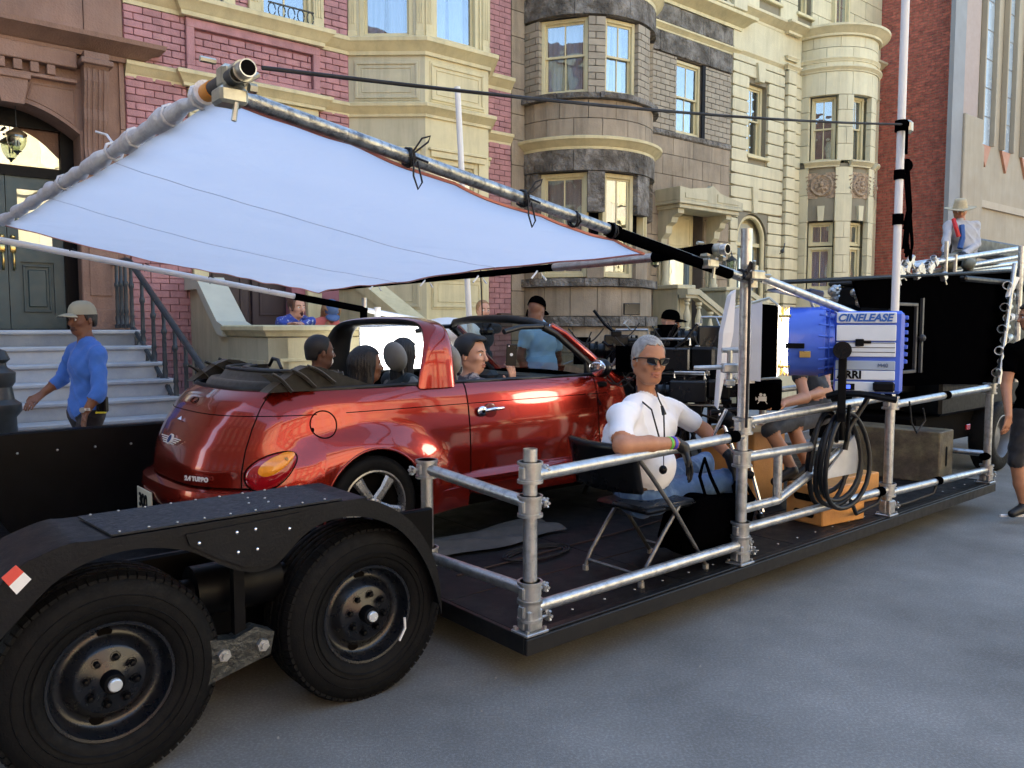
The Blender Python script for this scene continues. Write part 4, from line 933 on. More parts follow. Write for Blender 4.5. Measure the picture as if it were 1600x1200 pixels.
p = MB(TF); p.xz([((rf[0][0]+rf[3][0])/2, (rf[0][1]+rf[3][1])/2), ((rf[1][0]+rf[2][0])/2, (rf[1][1]+rf[2][1])/2), rf[2], rf[3]], .3242, .3295); part('reflector', p, M.white, tr)
# wheels
def trailer_wheel(s, first=False):
    R = .402; F = TF @ Matrix.Translation((s, .40, R-.012)) @ Matrix.Rotation(rad(-90), 4, 'X') @ Matrix.Scale(-1, 4, (0, 0, 1)) @ Matrix.Scale(-1, 4, (0, 0, 1))
    # local z points across the trailer (inwards): outer face at z=0
    Fz = TF @ Matrix.Translation((s, .40, R-.010)) @ Matrix(((1, 0, 0, 0), (0, 0, 1, 0), (0, -1, 0, 0), (0, 0, 0, 1)))
    t = MB(Fz)
    prof = [(.215, .035), (.225, .012), (.25, .0), (.30, -.012), (.345, -.008), (.372, .006), (.388, .022), (.396, .038)]
    z = .04
    for k in range(5):
        prof += [(.399, z+.002), (.402, z+.008), (.402, z+.030), (.399, z+.034), (.390, z+.036), (.390, z+.040)]; z += .041
    prof += [(.396, .245), (.385, .262), (.34, .28), (.25, .27), (.215, .24)]
    t.lathe(prof, 96)
    for ring in (.262, .285, .325): t.lathe([(ring, -.004 if ring < .27 else -.0105), (ring+.002, -.0135 if ring > .27 else -.008), (ring+.005, -.0105)], 64)
    ty = part('tyre', t, M.tyre, tr, smooth=42)
    g = MB(Fz)     # shoulder lugs and sipes
    for k in range(72):
        a = 2*math.pi*k/72; ca, sa = math.cos(a), math.sin(a); b2 = a+2*math.pi/72*.80; cb, sb = math.cos(b2), math.sin(b2)
        for z0, z1, r0, r1 in ((.012, .045, .380, .4045), (.082, .106, .398, .4045), (.165, .189, .398, .4045)):
            ph = (.5 if z0 > .05 else 0)*2*math.pi/72
            if ph: ca, sa, cb, sb = math.cos(a+ph), math.sin(a+ph), math.cos(b2+ph), math.sin(b2+ph)
            o = .012 if z0 < .05 else 0
            g.add([(r0*ca, r0*sa, z0), (r0*cb, r0*sb, z0), ((r1-o)*cb, (r1-o)*sb, z0), ((r1-o)*ca, (r1-o)*sa, z0), (.39*ca, .39*sa, z1), (.39*cb, .39*sb, z1), (r1*cb, r1*sb, z1), (r1*ca, r1*sa, z1)],
                  [(0, 1, 2, 3), (3, 2, 6, 7), (4, 7, 6, 5), (0, 3, 7, 4), (1, 5, 6, 2)])
    part('tread_block', g, M.tyre, ty, kind='stuff')
    r = MB(Fz); r.lathe([(.222, .03), (.228, .018), (.222, .010), (.212, .012), (.205, .03), (.200, .07), (.185, .085), (.165, .088), (.15, .075), (.128, .045), (.118, .035), (.06, .035), (.055, .03), (0, .03)], 64)
    rim = part('rim', r, mat('black_steel_rim', (.006, .007, .010), .3, var=.35, vs=10, spec=.55) if first else RIMM[0], ty, smooth=50)
    if first: RIMM.append(rim.data.materials[0])
    h = MB(Fz)
    for k in (1, 3):
        a = k*math.pi/2.2+.4; h = MB(Fz)
        h.add([(.168*math.cos(a+t_)+dr*math.cos(a), .168*math.sin(a+t_)+dr*math.sin(a), .082) for t_, dr in [(.16*math.cos(q), .016*math.sin(q)) for q in [i*math.pi/6 for i in range(12)]]], [tuple(range(12))]); part('hand_hole', h, M.gap, ty)
    for k in range(8):
        a = k*math.pi/4+.2; L_ = MB(Fz @ Matrix.Translation((.088*math.cos(a), .088*math.sin(a), 0))); L_.lathe([(0, .008), (.010, .010), (.012, .016), (.012, .036)], 6); L_.lathe([(.018, .030), (.018, .036)], 10); part('lug_nut', L_, M.black, ty)
    c = MB(Fz); c.lathe([(0, -.018), (.035, -.018), (.040, -.012), (.040, .03)], 24); part('hub', c, M.black, ty, smooth=40)
    c = MB(Fz); c.lathe([(0, -.036), (.020, -.036), (.024, -.032), (.024, -.012)], 24); part('hub_cap', c, mat('bright_hub_cap', (.7, .74, .74), .25, metal=.5, var=.05) if first else HCM[0], ty, smooth=40)
    if first: HCM.append(bpy.data.objects[-1].data.materials[0] if False else COL.objects[-1].data.materials[0])
    return ty
RIMM = []; HCM = []
trailer_wheel(-.591, True); trailer_wheel(-1.665)
# chalk mark on tyre
c = MB(TF); P0_ = ft(632, 965, .388); P1_ = ft(627, 1000, .388)
c.tube([(P0_[0], .388, P0_[1]), ((P0_[0]+P1_[0])/2+.012, .387, (P0_[1]+P1_[1])/2), (P1_[0]-.01, .388, P1_[1])], .006, 6); part('chalk_mark', c, M.white, tr)
# suspension between wheels
a0 = ft(375, 1020, .42)
p = MB(TF); hx = a0[0]
p.xz([(hx-.14, a0[1]-.09), (hx+.12, a0[1]-.03), (hx+.14, a0[1]+.06), (hx+.06, a0[1]+.10), (hx-.03, a0[1]+.07), (hx-.13, a0[1]+.09)], .40, .47); part('equaliser', p, mat('greasy_steel', (.05, .055, .055), .4, metal=.5, var=.5, vs=18, bump=.5, bs=40), tr)
p = MB(TF); 
for x in (-.075, .085): p = MB(TF); p.tube([(hx+x, .38, a0[1]+.02), (hx+x, .41, a0[1]+.02)], .026, 6); p.tube([(hx+x, .365, a0[1]+.02), (hx+x, .38, a0[1]+.02)], .014, 8); part('pivot_bolt', p, M.galv, tr)
p = MB(TF); p.box(hx-.015, hx+.03, .43, .47, a0[1]+.05, .72); part('hanger', p, M.black, tr)
p = MB(TF); q = ft(360, 905, .6)
p.tube([(q[0]-.16, .62, q[1]-.03), (q[0]+.20, .62, q[1]-.03)], .11, 18); p.tube([(q[0]-.20, .62, q[1]-.03), (q[0]-.16, .62, q[1]-.03)], .06, 14); p.tube([(q[0]+.20, .6, q[1]-.03), (q[0]+.25, .6, q[1]-.02)], .05, 12); part('air_spring', p, M.black, tr, smooth=50)
for s_ in (-.591, -1.665):
    p = MB(TF); p.tube([(s_, .5, .39), (s_, 3.4, .39)], .06, 12); p.tube([(s_-.3, .75, .36), (s_+.3, .75, .36)], .03, 8); part('axle', p, M.black, tr)
# ---- railing
PR, RR = .034, .030
def clampmb(mb, s, w, z, r=.046, h=.10, bolt=(1, 0), side=1):
    mb.tube([(s, w, z-h/2), (s, w, z+h/2)], r+.006, 14); mb.tube([(s, w, z-h/2), (s, w, z-h/2+.014)], r+.016, 14); mb.tube([(s, w, z+h/2-.014), (s, w, z+h/2)], r+.016, 14)
    mb.box(s-.06, s+.06, w-.02, w+.02, z-h*.3, z+h*.3, .006)
    mb.tube([(s+.055*side, w, z), (s+.115*side, w, z)], .008, 6)
    for k in range(6):
        a = k*math.pi/3; mb.tube([(s+.10*side, w+.0, z), (s+.10*side, w+.026*math.cos(a), z+.026*math.sin(a))], .008, 5)
    mb.box(s+.09*side-.01, s+.09*side+.01, w-.018, w+.018, z-.018, z+.018, .005)
def post(s, w, z1, base=True, m=None, r=PR, z0=DZ, hollow=True):
    p = MB(TF); p.tube([(s, w, z0), (s, w, z1)], r, 20, True, False, None, hollow); o = part('post', p, m or M.alu, tr, smooth=50)
    if base:
        b = MB(TF); b.box(s-.07, s+.07, w-.06, w+.06, DZ+.001, DZ+.016, .004); b.box(s-.045, s+.045, w-.045, w+.045, DZ+.016, DZ+.12, .008); b.box(s-.052, s+.052, w-.012, w+.012, DZ+.02, DZ+.12, .004)
        for x, y in ((-.055, -.045), (.055, -.045), (-.055, .045), (.055, .045)): b.tube([(s+x, w+y, DZ+.01), (s+x, w+y, DZ+.03)], .010, 6)
        b.tube([(s+.05, w-.03, DZ+.07), (s+.10, w-.03, DZ+.07)], .008, 6)
        for k in range(6): a = k*math.pi/3; b.tube([(s+.09, w-.03, DZ+.07), (s+.09, w-.03+.028*math.cos(a), DZ+.07+.028*math.sin(a))], .009, 5)
        part('post_base', b, M.galv, tr, smooth=35)
    return o
def clamp(s, w, z, side=1):
    c = MB(TF); clampmb(c, s, w, z, side=side); return part('clamp', c, M.galv, tr, smooth=35)
S1, S2, S3, S4 = .07, 1.79, 3.74, 5.74; W0 = .05; WA = .88
post(S1, W0, 1.13); post(S2, W0, 2.28); post(S3, W0, 1.22); post(S4, W0, 1.17); post(.05, WA, .955, base=False)
for s_, zz in ((S1, (1.02, .86, .45, .36)), (S2, (1.10, .90, .46, .37)), (S3, (1.12, .45)), (S4, (1.13, .37))):
    for i, z in enumerate(zz): clamp(s_, W0, z, 1)
clamp(.05, WA, .925, -1); clamp(.05, WA, .44, -1)
def rail(a, b, r=RR, m=None, nm='rail'):
    p = MB(TF); p.tube([a, b], r, 18, True, False, None, True); return part(nm, p, m or M.alu, tr, smooth=50)
rail((S1, W0-.0, 1.00), (S2, W0, 1.04)); rail((S1, W0, .365), (S2, W0, .365))
rail((S2, W0, 1.12), (S3, W0, 1.17)); rail((S2, W0, .46), (S3, W0, .45))
rail((S3, W0, 1.10), (S4, W0, 1.14)); rail((S3, W0, .42), (S4, W0, .37))
rail((S1, W0, .87), (.05, WA, .925)); rail((S1, W0, .45), (.05, WA, .44))
# far-side railing and end rail near the truck
for s_ in (3.9, 5.6):
    post(s_, 1.25, 1.2, m=M.alu)
rail((3.9, 1.25, 1.12), (5.6, 1.25, 1.15), .028); rail((3.9, 1.25, .85), (5.6, 1.25, .83), .028); rail((S4, W0, .52), (5.6, 1.25, .52), .028)
p = MB(TF); 
for s_, z in ((4.75, 1.12), (4.65, .40), (3.65, 1.17), (3.60, .45), (S4-.05, .5), (1.68, 1.04)): p = MB(TF); p.tube([(s_-.045, W0, z), (s_+.045, W0, z)], .036, 12); part('tape_band', p, M.blackf, tr)
# lamp bracket frame
br_ = MB(TF)
br_.tube([(S2, W0, .905), (3.12, W0, .885)], .031, 16); br_.tube([(2.19, W0, .90), (2.19, W0, .60)], .028, 14)
br_.tube([(S2, W0, .585), (2.19, W0, .585), (3.10, W0, .86)], .029, 14)
part('lamp_bracket', br_, M.alu, tr, smooth=50)
gq = MB(TF); gq.xz([(2.66, .665), (3.16, .655), (3.16, .93), (3.10, .93)], W0-.045, W0-.033); gq.box(3.14, 3.17, W0-.045, W0+.04, .655, .93); part('gusset_plate', gq, mat('aluminium_plate', (.55, .56, .57), .45, metal=.4, var=.1, vs=9), tr)
# cargo straps / things lying under the car edge
gc = MB(TF)
def clothfn(i, j): return (.25+1.25*i, 1.25+.42*j+.04*math.sin(i*9), DZ+.012+.035*abs(math.sin(i*7+j*5))*(1-abs(2*j-1)**3)+.01)
gc.grid(clothfn, 30, 10); part('folded_tarp', gc, M.ground_cloth, None, smooth=180, label='crumpled grey tarp lying along the deck beside the car sill', cat='tarp')
cc = MB(TF)
for k in range(3): cc.tube([(.95+(.22+.02*k)*math.cos(t*.35), .98+(.10+.015*k)*math.sin(t*.35), DZ+.012+.006*k) for t in range(19)], .006, 5)
part('loose_cable', cc, M.rope, None, label='thin black cable coiled on the deck near the car sill', cat='cable')
# ================================================================== OVERHEAD SILK FRAME
sf = thing('overhead_silk_frame', 'white silk sheet stretched between long scaffold pipes above the red car', 'sun shade', T(S2, W0, DZ))
wf = 4.5
def npz(s, dz=0): return 2.482-.166*(s+1.31)+dz
p = MB(TF); p.tube([(-1.38, 0, npz(-1.38)), (S2-.03, .0, npz(S2-.03))], .027, 18, True, False, None, True); part('near_pipe', p, mat('worn_grey_pipe', (.34, .36, .36), .33, metal=.85, var=.4, vs=22, bump=.2, bs=60, col2=(.18, .19, .2), mix=(.5, .6), ms=30), sf, smooth=50)
p = MB(TF); p.tube([(S2+.05, -.02, 1.99), (3.55, .02, 1.70)], .027, 18); part('front_pipe', p, M.alu, sf, smooth=50)
p = MB(TF); p.tube([(.55, -.0, npz(.55)-.004), (1.55, 0, npz(1.55)-.006)], .031, 14); p.tube([(.53, 0, npz(.53)), (.60, 0, npz(.6))], .036, 14); part('black_wrap', p, M.blackf, sf, smooth=50)
# near-left pipe wrapped in vinyl
KS, KZ = -1.36, npz(-1.36)+.02
p = MB(TF); pts = []; rr = []
for i in range(61):
    t = i/60; w_ = -.1+t*4.7; pts.append((KS+.004*math.sin(i*1.7), w_, KZ+.004*math.sin(i*2.3))); 
    rr.append(.037+.006*math.sin(i*.9)+.004*math.sin(i*2.1+1)-.009*math.exp(-((i % 12)-6)**2/1.5))
p.tube(pts[3:], [r for r in rr[3:]], 18); part('vinyl_wrapped_pipe', p, M.vinyl, sf, smooth=70)
p = MB(TF); p.tube([(KS, -.14, KZ), (KS, .07, KZ)], .027, 18, True, False, None, True); part('pipe_end', p, M.iron, sf, smooth=50)
p = MB(TF); p.tube([(KS, .07, KZ), (KS, .14, KZ)], .0305, 16); part('orange_tape_band', p, M.tape, sf, smooth=50)
for k, w_ in enumerate((.20, .52, 1.0, 1.35, 2.4)):
    p = MB(TF); p.tube([(KS+.041*math.cos(a*.8), w_+.006*math.sin(a), KZ+.041*math.sin(a*.8)) for a in range(9)], .007, 6)
    if k == 3: p.tube([(KS, w_, KZ+.03), (KS-.02, w_+.04, KZ+.08), (KS-.05, w_+.10, KZ+.10)], .006, 5)
    part('vinyl_tie', p, M.vinyl, sf, smooth=60)
# corner clamps
def corner_clamp(s, w, z, ends=True, nm='swivel_clamp'):
    c = MB(TF); c.tube([(s+.02, w-.08, z+.045), (s+.02, w+.02, z+.045)], .035, 16); c.box(s-.03, s+.05, w-.035, w+.035, z-.0, z+.075, .012); c.box(s-.045, s+.05, w-.05, w+.04, z-.055, z+.0, .01)
    c.tube([(s-.09, w, z+.08), (s-.04, w, z+.08)], .010, 6); c.tube([(s+.03, w-.05, z+.01), (s+.08, w-.06, z+.05)], .009, 6); c.tube([(s+.01, w-.04, z-.05), (s+.0, w-.04, z-.11)], .009, 6); c.tube([(s+.045, w-.06, z-.0), (s+.07, w-.06, z+.0)], .017, 6)
    o = part(nm, c, M.zinc, sf, smooth=35)
    c = MB(TF); c.tube([(s+.02, w-.12, z+.045), (s+.02, w+.03, z+.045)], .029, 18, True, False, None, True); po_ = part('pipe_stub', c, [M.alu], sf, smooth=50); c = MB(TF); c.tube([(s+.02, w-.119, z+.045), (s+.02, w-.10, z+.045)], .0255, 18); part('bore_shade', c, M.gap, po_)  # black disc drawn for the shade inside the pipe end
corner_clamp(KS-.0, -.06, KZ-.03); CS = 1.33
corner_clamp(CS-.02, -.02, npz(CS)+.03)
p = MB(TF); p.tube([(CS-.03, -.06, npz(CS)+.08), (CS-.03, .35, npz(CS)+.06)], .030, 14); p.tube([(CS-.03, 1.1, npz(CS)+.05), (CS-.03, 4.7, npz(CS)+.02)], .024, 14); part('cross_pipe', p, M.blackf, sf, smooth=50)
p = MB(TF); p.tube([(CS-.03, .34, npz(CS)+.06), (CS-.03, 1.2, npz(CS)+.05)], .026, 14); part('cross_pipe_bare', p, M.alu, sf, smooth=50)
c = MB(TF); c.tube([(S2, .02, 1.93), (S2, .02, 2.06)], .046, 14); c.box(S2-.07, S2+.06, -.05, .03, 1.97, 2.03, .01); c.tube([(S2+.05, -.04, 2.0), (S2+.10, -.05, 2.0)], .012, 6); c.tube([(S2-.06, -.04, 2.03), (S2-.08, -.06, 2.08)], .01, 6); part('post_clamp', c, M.zinc, sf, smooth=35)
c = MB(TF); c.tube([(S2-.14, -.0, 2.0), (S2-.04, 0, 1.99)], .036, 12); c.tube([(S2-.08, -.03, 1.98), (S2-.08, -.03, 1.45), (S2-.07, -.02, 1.1)], .009, 6)
for k in range(7): c.tube([(S2-.1, -.02, 2.01), (S2-.1+.05*math.cos(k), -.04, 2.03+.05*math.sin(k*1.3+1))], .008, 5)
part('tied_cord', c, M.rope, sf, smooth=50)
# far pipe
def fpz(s): return 2.36-.155*(s+1.4)
p = MB(TF); p.tube([(-1.9, wf+.02, fpz(-1.9)), (1.02, wf+.02, fpz(1.02))], .026, 14); part('far_pipe', p, M.whitep, sf, smooth=50)
p = MB(TF); p.tube([(1.0, wf+.02, fpz(1.0)), (1.78, wf+.02, fpz(1.78))], .034, 14); part('black_wrapped_pipe', p, M.blackf, sf, smooth=50)
p = MB(TF); p.tube([(1.76, wf+.02, fpz(1.76)), (3.3, wf+.0, fpz(3.3)-.0)], .027, 14); p.tube([(1.9, wf, fpz(1.9)+.05), (1.9, wf, fpz(1.9)-.05)], .035, 10); part('far_front_pipe', p, M.whitep, sf, smooth=50)
p = MB(TF); p.tube([(1.75, wf+.02, 1.1), (1.75, wf+.02, fpz(1.75)+.0)], .038, 14); part('black_upright', p, M.blackf, sf, smooth=50)
p = MB(TF); p.tube([(1.76, wf+.02, fpz(1.75)), (1.76, wf+.02, fpz(1.75)+.12)], .028, 12); part('upright_stub', p, M.alu, sf, smooth=50)
# silk
def silkfn(i, j):
    s = -1.355+(.84+.40*j+1.355)*i; w = .02+(wf-.04)*j
    e = 4*i*(1-i); ej = 4*j*(1-j)
    z = npz(s)+.0*(1-i)-.025
    scal = abs(math.sin(i*math.pi*4.5))
    z -= .010*scal*max(0, 1-j*6)*min(1, i*3)+.05*ej*e+.03*e*j**6+.03*max(0, i-.35)*max(0, 1-j*5)
    w2 = w+.012*scal*max(0, 1-j*12)*min(1, i*3)-.03*abs(math.sin(i*math.pi*5))*max(0, (j-.92)*12)
    s2 = s-.03*i**8*abs(math.sin(j*math.pi*5))
    return (s2, w2, z+.005*math.sin(i*9+j*14)+.003*math.sin(j*41+i*7)+.006*math.sin((i*3+j*2)*7)*j*i+.0035*math.sin((i*2.2-j*1.1)*31+2*math.sin(j*5))*max(0, 1.5-4*math.hypot(i-.75, j-.95))+.002*math.sin((i+j)*47+3*math.sin(i*6))*.8)
p = MB(TF); p.grid(silkfn, 72, 60); part('silk', p, M.silk, sf, smooth=180)
def hem(fn, n=72, wd=.03):
    h = MB(TF)
    pts = [Vector(fn(k/n)) for k in range(n+1)]
    h.tube(pts, .007, 6); return h
part('hem', hem(lambda t: silkfn(t, 0)), M.pinkhem, sf, smooth=60); part('hem', hem(lambda t: silkfn(t, 1)), M.pinkhem, sf, smooth=60); part('hem', hem(lambda t: silkfn(1, t)), M.pinkhem, sf, smooth=60)
for jj in (.30, .62):      # sewn seams
    h = MB(TF); h.tube([Vector(silkfn(k/40, jj))-Vector((0, 0, .001)) for k in range(41)], .0022, 5); part('seam', h, mat('seam_thread', (.55, .57, .66), .8, var=0), sf)
def tie(s, w, z, big=False):
    t = MB(TF); t.tube([(s+.04*math.cos(a*.7), w+.005*math.sin(a*2), z+.036*math.sin(a*.7)) if False else (s+.01*math.sin(a), w+.036*math.cos(a*.7), z+.036*math.sin(a*.7)) for a in range(19)], .0055, 5)
    if big:
        t.tube([(s, w-.035, z+.02), (s+.03, w-.05, z+.07), (s+.07, w-.05, z+.085), (s+.06, w-.05, z+.06), (s, w-.035, z+.01)], .004, 5)
        t.tube([(s, w-.035, z), (s-.01, w-.05, z-.08), (s+.01, w-.05, z-.13), (s+.03, w-.05, z-.10), (s+.015, w-.04, z-.02)], .004, 5); t.tube([(s, w-.03, z), (s+.06, w-.05, z-.02)], .005, 5)
    part('tie', t, M.rope, sf, smooth=60)
tie(-.62, 0, npz(-.62), True); tie(-.02, 0, npz(-.02), True); tie(.56, 0, npz(.56)); tie(.30, 0, npz(.3)-.01)
for s_ in (-.9, -.35, .2, .75): 
    t = MB(TF); t.tube([(s_, wf, silkfn(.5, 1)[2]*0+npz(s_)-.09), (s_+.04, wf+.02, fpz(s_)+.02), (s_, wf+.03, fpz(s_)-.03), (s_-.02, wf, fpz(s_)+.03)], .005, 5); part('tie', t, M.rope, sf)
for w_ in (1.35, 2.0, 2.7, 3.5):
    t = MB(TF); t.tube([(CS-.1, w_, npz(CS)-.02), (CS-.03, w_, npz(CS)+.05), (CS, w_, npz(CS)), (CS-.02, w_-.06, npz(CS)-.03)], .007, 5); part('tie', t, M.whitep, sf)
# rope across to the white pole
wp = thing('white_tall_pole', 'tall white vertical pole rising from the trailer railing past the top of the picture', 'pole', T(S3+.02, W0, DZ))
zt = 5.2
p = MB(TF); p.tube([(S3+.02, W0-.0, 1.24), (S3+.02, W0, zt)], .029, 18); part('pole', p, M.whitep, wp, smooth=50)
q1 = ft(1397, 187, 0); q2 = ft(1405, 420, 0)
p = MB(TF); p.tube([(S3+.02, W0, q1[1]-.04), (S3+.02, W0, q1[1]+.04)], .045, 12); p.box(S3-.06, S3+.03, W0-.06, W0, q1[1]-.02, q1[1]+.03, .01); p.tube([(S3, 0, q1[1]), (S3-.02, -.01, q1[1]-.22)], .012, 5); p.ball((S3-.05, 0, q1[1]), (.05, .03, .03), 8, 6); part('rope_knot', p, M.blackf, wp)
p = MB(TF); p.box(S3+.05, S3+.13, -.0, .05, q1[1]-.05, q1[1]+.05, .02); part('clamp', p, M.zinc, wp)
p = MB(TF)
for z0, z1 in ((2.86, 3.36),): pass
ya = ft(1405, 250, 0)[1]; yb = ft(1405, 400, 0)[1]
for k in range(10):
    p.tube([(S3+.07+.02*math.sin(k), W0-.03, ya-.02*k), (S3+.09+.03*math.sin(k*2.1), W0-.05, (ya+yb)/2), (S3+.08+.03*math.cos(k*1.3), W0-.03, yb+.03*k)], .012, 5)
p.tube([(S3+.02, W0, ya-.12), (S3+.02, W0, ya-.05)], .04, 12); p.tube([(S3+.02, W0, yb+.24), (S3+.02, W0, yb+.32)], .04, 12)
p.ball((S3+.13, W0, ya), (.07, .04, .05), 8, 6); p.tube([(S3+.10, 0, yb+.35), (S3+.16, 0, yb+.1), (S3+.14, 0, yb-.02), (S3+.08, 0, yb+.1)], .012, 6)
part('cable_bundle', p, M.blackf, wp, smooth=60)
rp = MB(TF); a = Vector((KS+.1, -.1, KZ+.05)); b = Vector((S3, 0, q1[1]))
rp.tube([a.lerp(b, t/24)-Vector((0, 0, .04*4*(t/24)*(1-t/24))) for t in range(25)], .0075, 6); part('guy_rope', rp, M.rope, None, smooth=60, label='black rope stretched from the silk frame corner clamp to the white pole', cat='rope')
p = thing('leaning_white_upright', 'slim white pipe standing behind the car, leaning slightly left of vertical', 'pipe', T(2.4, 3.5, .2)); t = MB(TF)
t.tube([(2.42, 3.5, .25), (2.2, 3.5, 3.95)], .028, 14); part('pipe', t, M.whitep, p, smooth=50)
t = MB(TF); t.tube([(2.44, 3.48, 2.6), (2.48, 3.45, 1.2), (2.55, 3.4, .3)], .007, 5); part('cable', t, M.rope, p)
# ================================================================== BOXES AND SEATING ON THE DECK
def applebox(name, label, cx, cy, cz, lx, ly, lz, ang, mt, slots=(), group=None):
    F = TF @ Matrix.Translation((cx, cy, cz)) @ Matrix.Rotation(rad(ang), 4, 'Z')
    q = thing(name, label, 'box', F @ Vector((0, 0, 0)), group)
    b = MB(F); b.box(-lx/2, lx/2, -ly/2, ly/2, 0, lz, .008); part('body', b, mt, q)
    for ax, zc, L_ in slots:      # grip slots as flat patches coloured dark like a shaded hole, on an end face; ax '-x' or '-y'
        s = MB(F); r = .026
        pts = [(-L_/2+r*math.cos(t), r*math.sin(t)) for t in [math.pi/2+math.pi*i/8 for i in range(9)]]+[(L_/2+r*math.cos(t), r*math.sin(t)) for t in [-math.pi/2+math.pi*i/8 for i in range(9)]]
        if ax == '-x': s.add([(-lx/2-.0015, a_, zc+b_) for a_, b_ in pts], [tuple(range(18))]); 
        elif ax == '-yv': s.add([(b_, -ly/2-.0015, zc+a_) for a_, b_ in pts], [tuple(range(18))])
        else: s.add([(a_, -ly/2-.0015, zc+b_) for a_, b_ in pts], [tuple(range(18))])
        part('grip_slot', s, M.gap, q)
    return q
applebox('apple_box', 'plywood apple box with two dark grip slots standing on the deck edge', 3.27, .30, DZ, .50, .32, .285, -8, M.wood, (('-x', .075, .13), ('-x', .195, .13)))
applebox('apple_box', 'low plywood apple box behind the railing post, right of the slotted one', 3.95, .55, DZ, .62, .34, .235, -6, M.wood, (('-y', .11, .14),))
applebox('apple_box', 'upright plywood box that the man in shorts sits on', 3.3, 1.05, DZ, .45, .5, .62, 0, M.wood, ())
applebox('apple_box', 'plywood box in shade left of the seated man in shorts', 2.75, .95, DZ, .3, .3, .30, 10, M.wood, ())
applebox('storage_box', 'long dark brown wooden box with one upright slot at its near end', 5.45, .78, DZ, .36, .95, .48, 3, mat('mottled_brown_box', (.15, .12, .065), .65, var=.45, vs=6, bump=.3, col2=(.08, .06, .04), ms=4), (('-yv', .24, .14),))
# ================================================================== CINEMA LAMP
LP_ = at(1352, 548, 5.45); ex = Vector((.93, -.367, 0)).normalized(); ey = Vector((-ex.y, ex.x, 0))
LF = Matrix(((ex.x, ey.x, 0, LP_.x), (ex.y, ey.y, 0, LP_.y), (0, 0, 1, LP_.z), (0, 0, 0, 1)))
lp = thing('cinema_lamp', 'lit blue and silver cinema lamp with barn doors on a black yoke', 'film light', (LP_.x, LP_.y, 1.0))
k = 5.45/1250
def X(px): return (px-1352)*k
def Z(py): return (548-py)*k
b = MB(LF); b.box(X(1307), X(1403), -.17, .17, Z(612), Z(487), .02); part('housing', b, M.blue, lp)
for y0, y1 in ((489, 505), (508, 532), (534, 556), (562, 576), (577, 591), (594, 609)):
    b = MB(LF); b.box(X(1309), X(1392), -.186, -.1705, Z(y1), Z(y0), .004); part('side_panel', b, M.silver if y0 not in (562,) else mat('light_blue_grey_label', (.33, .40, .50), .5, var=.05), lp)
for i in range(3):
    b = MB(LF); b.box(X(1311), X(1391), -.188, -.1855, Z(535+i*7)-.002, Z(535+i*7)+.002); part('groove', b, M.black, lp)
b = MB(LF); b.box(X(1336), X(1348), -.20, -.186, Z(540), Z(529), .004); b.box(X(1348), X(1358), -.195, -.186, Z(536), Z(532)); part('latch', b, M.black, lp)
b = MB(LF); b.box(X(1318), X(1337), -.191, -.186, Z(607), Z(597), .003); part('switch', b, M.black, lp); b = MB(LF); b.box(X(1322), X(1331), -.194, -.191, Z(605), Z(599), .002); part('button', b, emis('blue_button', (.05, .1, .7), .6), lp)
b = MB(LF); b.box(X(1362), X(1392), -.23, -.186, Z(608), Z(593), .012); part('cable_plug', b, M.black, lp)
b = MB(LF); 
for i in range(7): b.box(X(1403), X(1409), -.14, .14, Z(500+i*11), Z(494+i*11), .004)
b.box(X(1400), X(1404), -.15, .15, Z(575), Z(492), .01); part('rear_fin', b, M.blue, lp)
def ltext(s_, px, py, size, mt, **kw):
    return text(s_, size, LF @ Matrix.Translation((X(px), -.1885, Z(py))) @ RX, mt, lp, **kw)
ltext('CINELEASE', 1348, 497.5, .068, mat('blue_print', (.03, .12, .42), .5, var=0), shear=.25, bold=.0025)
ltext('ARRI', 1329, 584, .070, M.black, bold=.003); ltext('M40', 1375, 569, .036, mat('grey_blue_print', (.08, .12, .2), .5, var=0))
FD = LF @ Matrix.Translation((X(1307), 0, Z(534))) @ Matrix.Rotation(rad(-90), 4, 'Y')     # local z points towards the beam
b = MB(FD); R = .238
b.lathe([(.10, -.02), (.19, 0), (.205, .05), (.232, .06), (.238, .10), (.238, .27), (.243, .28), (.243, .295), (.232, .295)], 48); part('lens_drum', b, M.blue, lp, smooth=40)
b = MB(FD)
for i in range(18):
    a = i*math.pi/9; b.tube([(.212*math.cos(a), .212*math.sin(a), .01), (.24*math.cos(a), .24*math.sin(a), .10)], .008, 5); 
for z in (.03, .065): b.lathe([(.222, z), (.236, z+.004), (.222, z+.010)], 48)
part('cooling_rib', b, M.blue, lp, smooth=40)
LE = emis('lit_fresnel_lens', (1, .88, .70), 5)
b = MB(FD); b.lathe([(.232, .285), (.225, .31), (.19, .335), (.10, .35), (0, .355)], 40); part('fresnel_lens', b, LE, lp, smooth=60)
b = MB(FD)
for z in (.30, .32, .345): b.lathe([(.240, z), (.247, z+.004), (.240, z+.008)], 40)
for i in range(4): a = .8+i*math.pi/2; b.tube([(.243*math.cos(a), .243*math.sin(a), .28), (.243*math.cos(a), .243*math.sin(a), .36)], .012, 6)
part('scrim_ring', b, M.brass, lp, smooth=40)
b = MB(LF); b.box(X(1236), X(1264), -.252, -.24, Z(544), Z(536), .003); part('ear_latch', b, M.black, lp); b = MB(LF); b.box(X(1257), X(1273), -.243, -.236, Z(558), Z(548), .002); part('rating_plate', b, M.brass, lp)
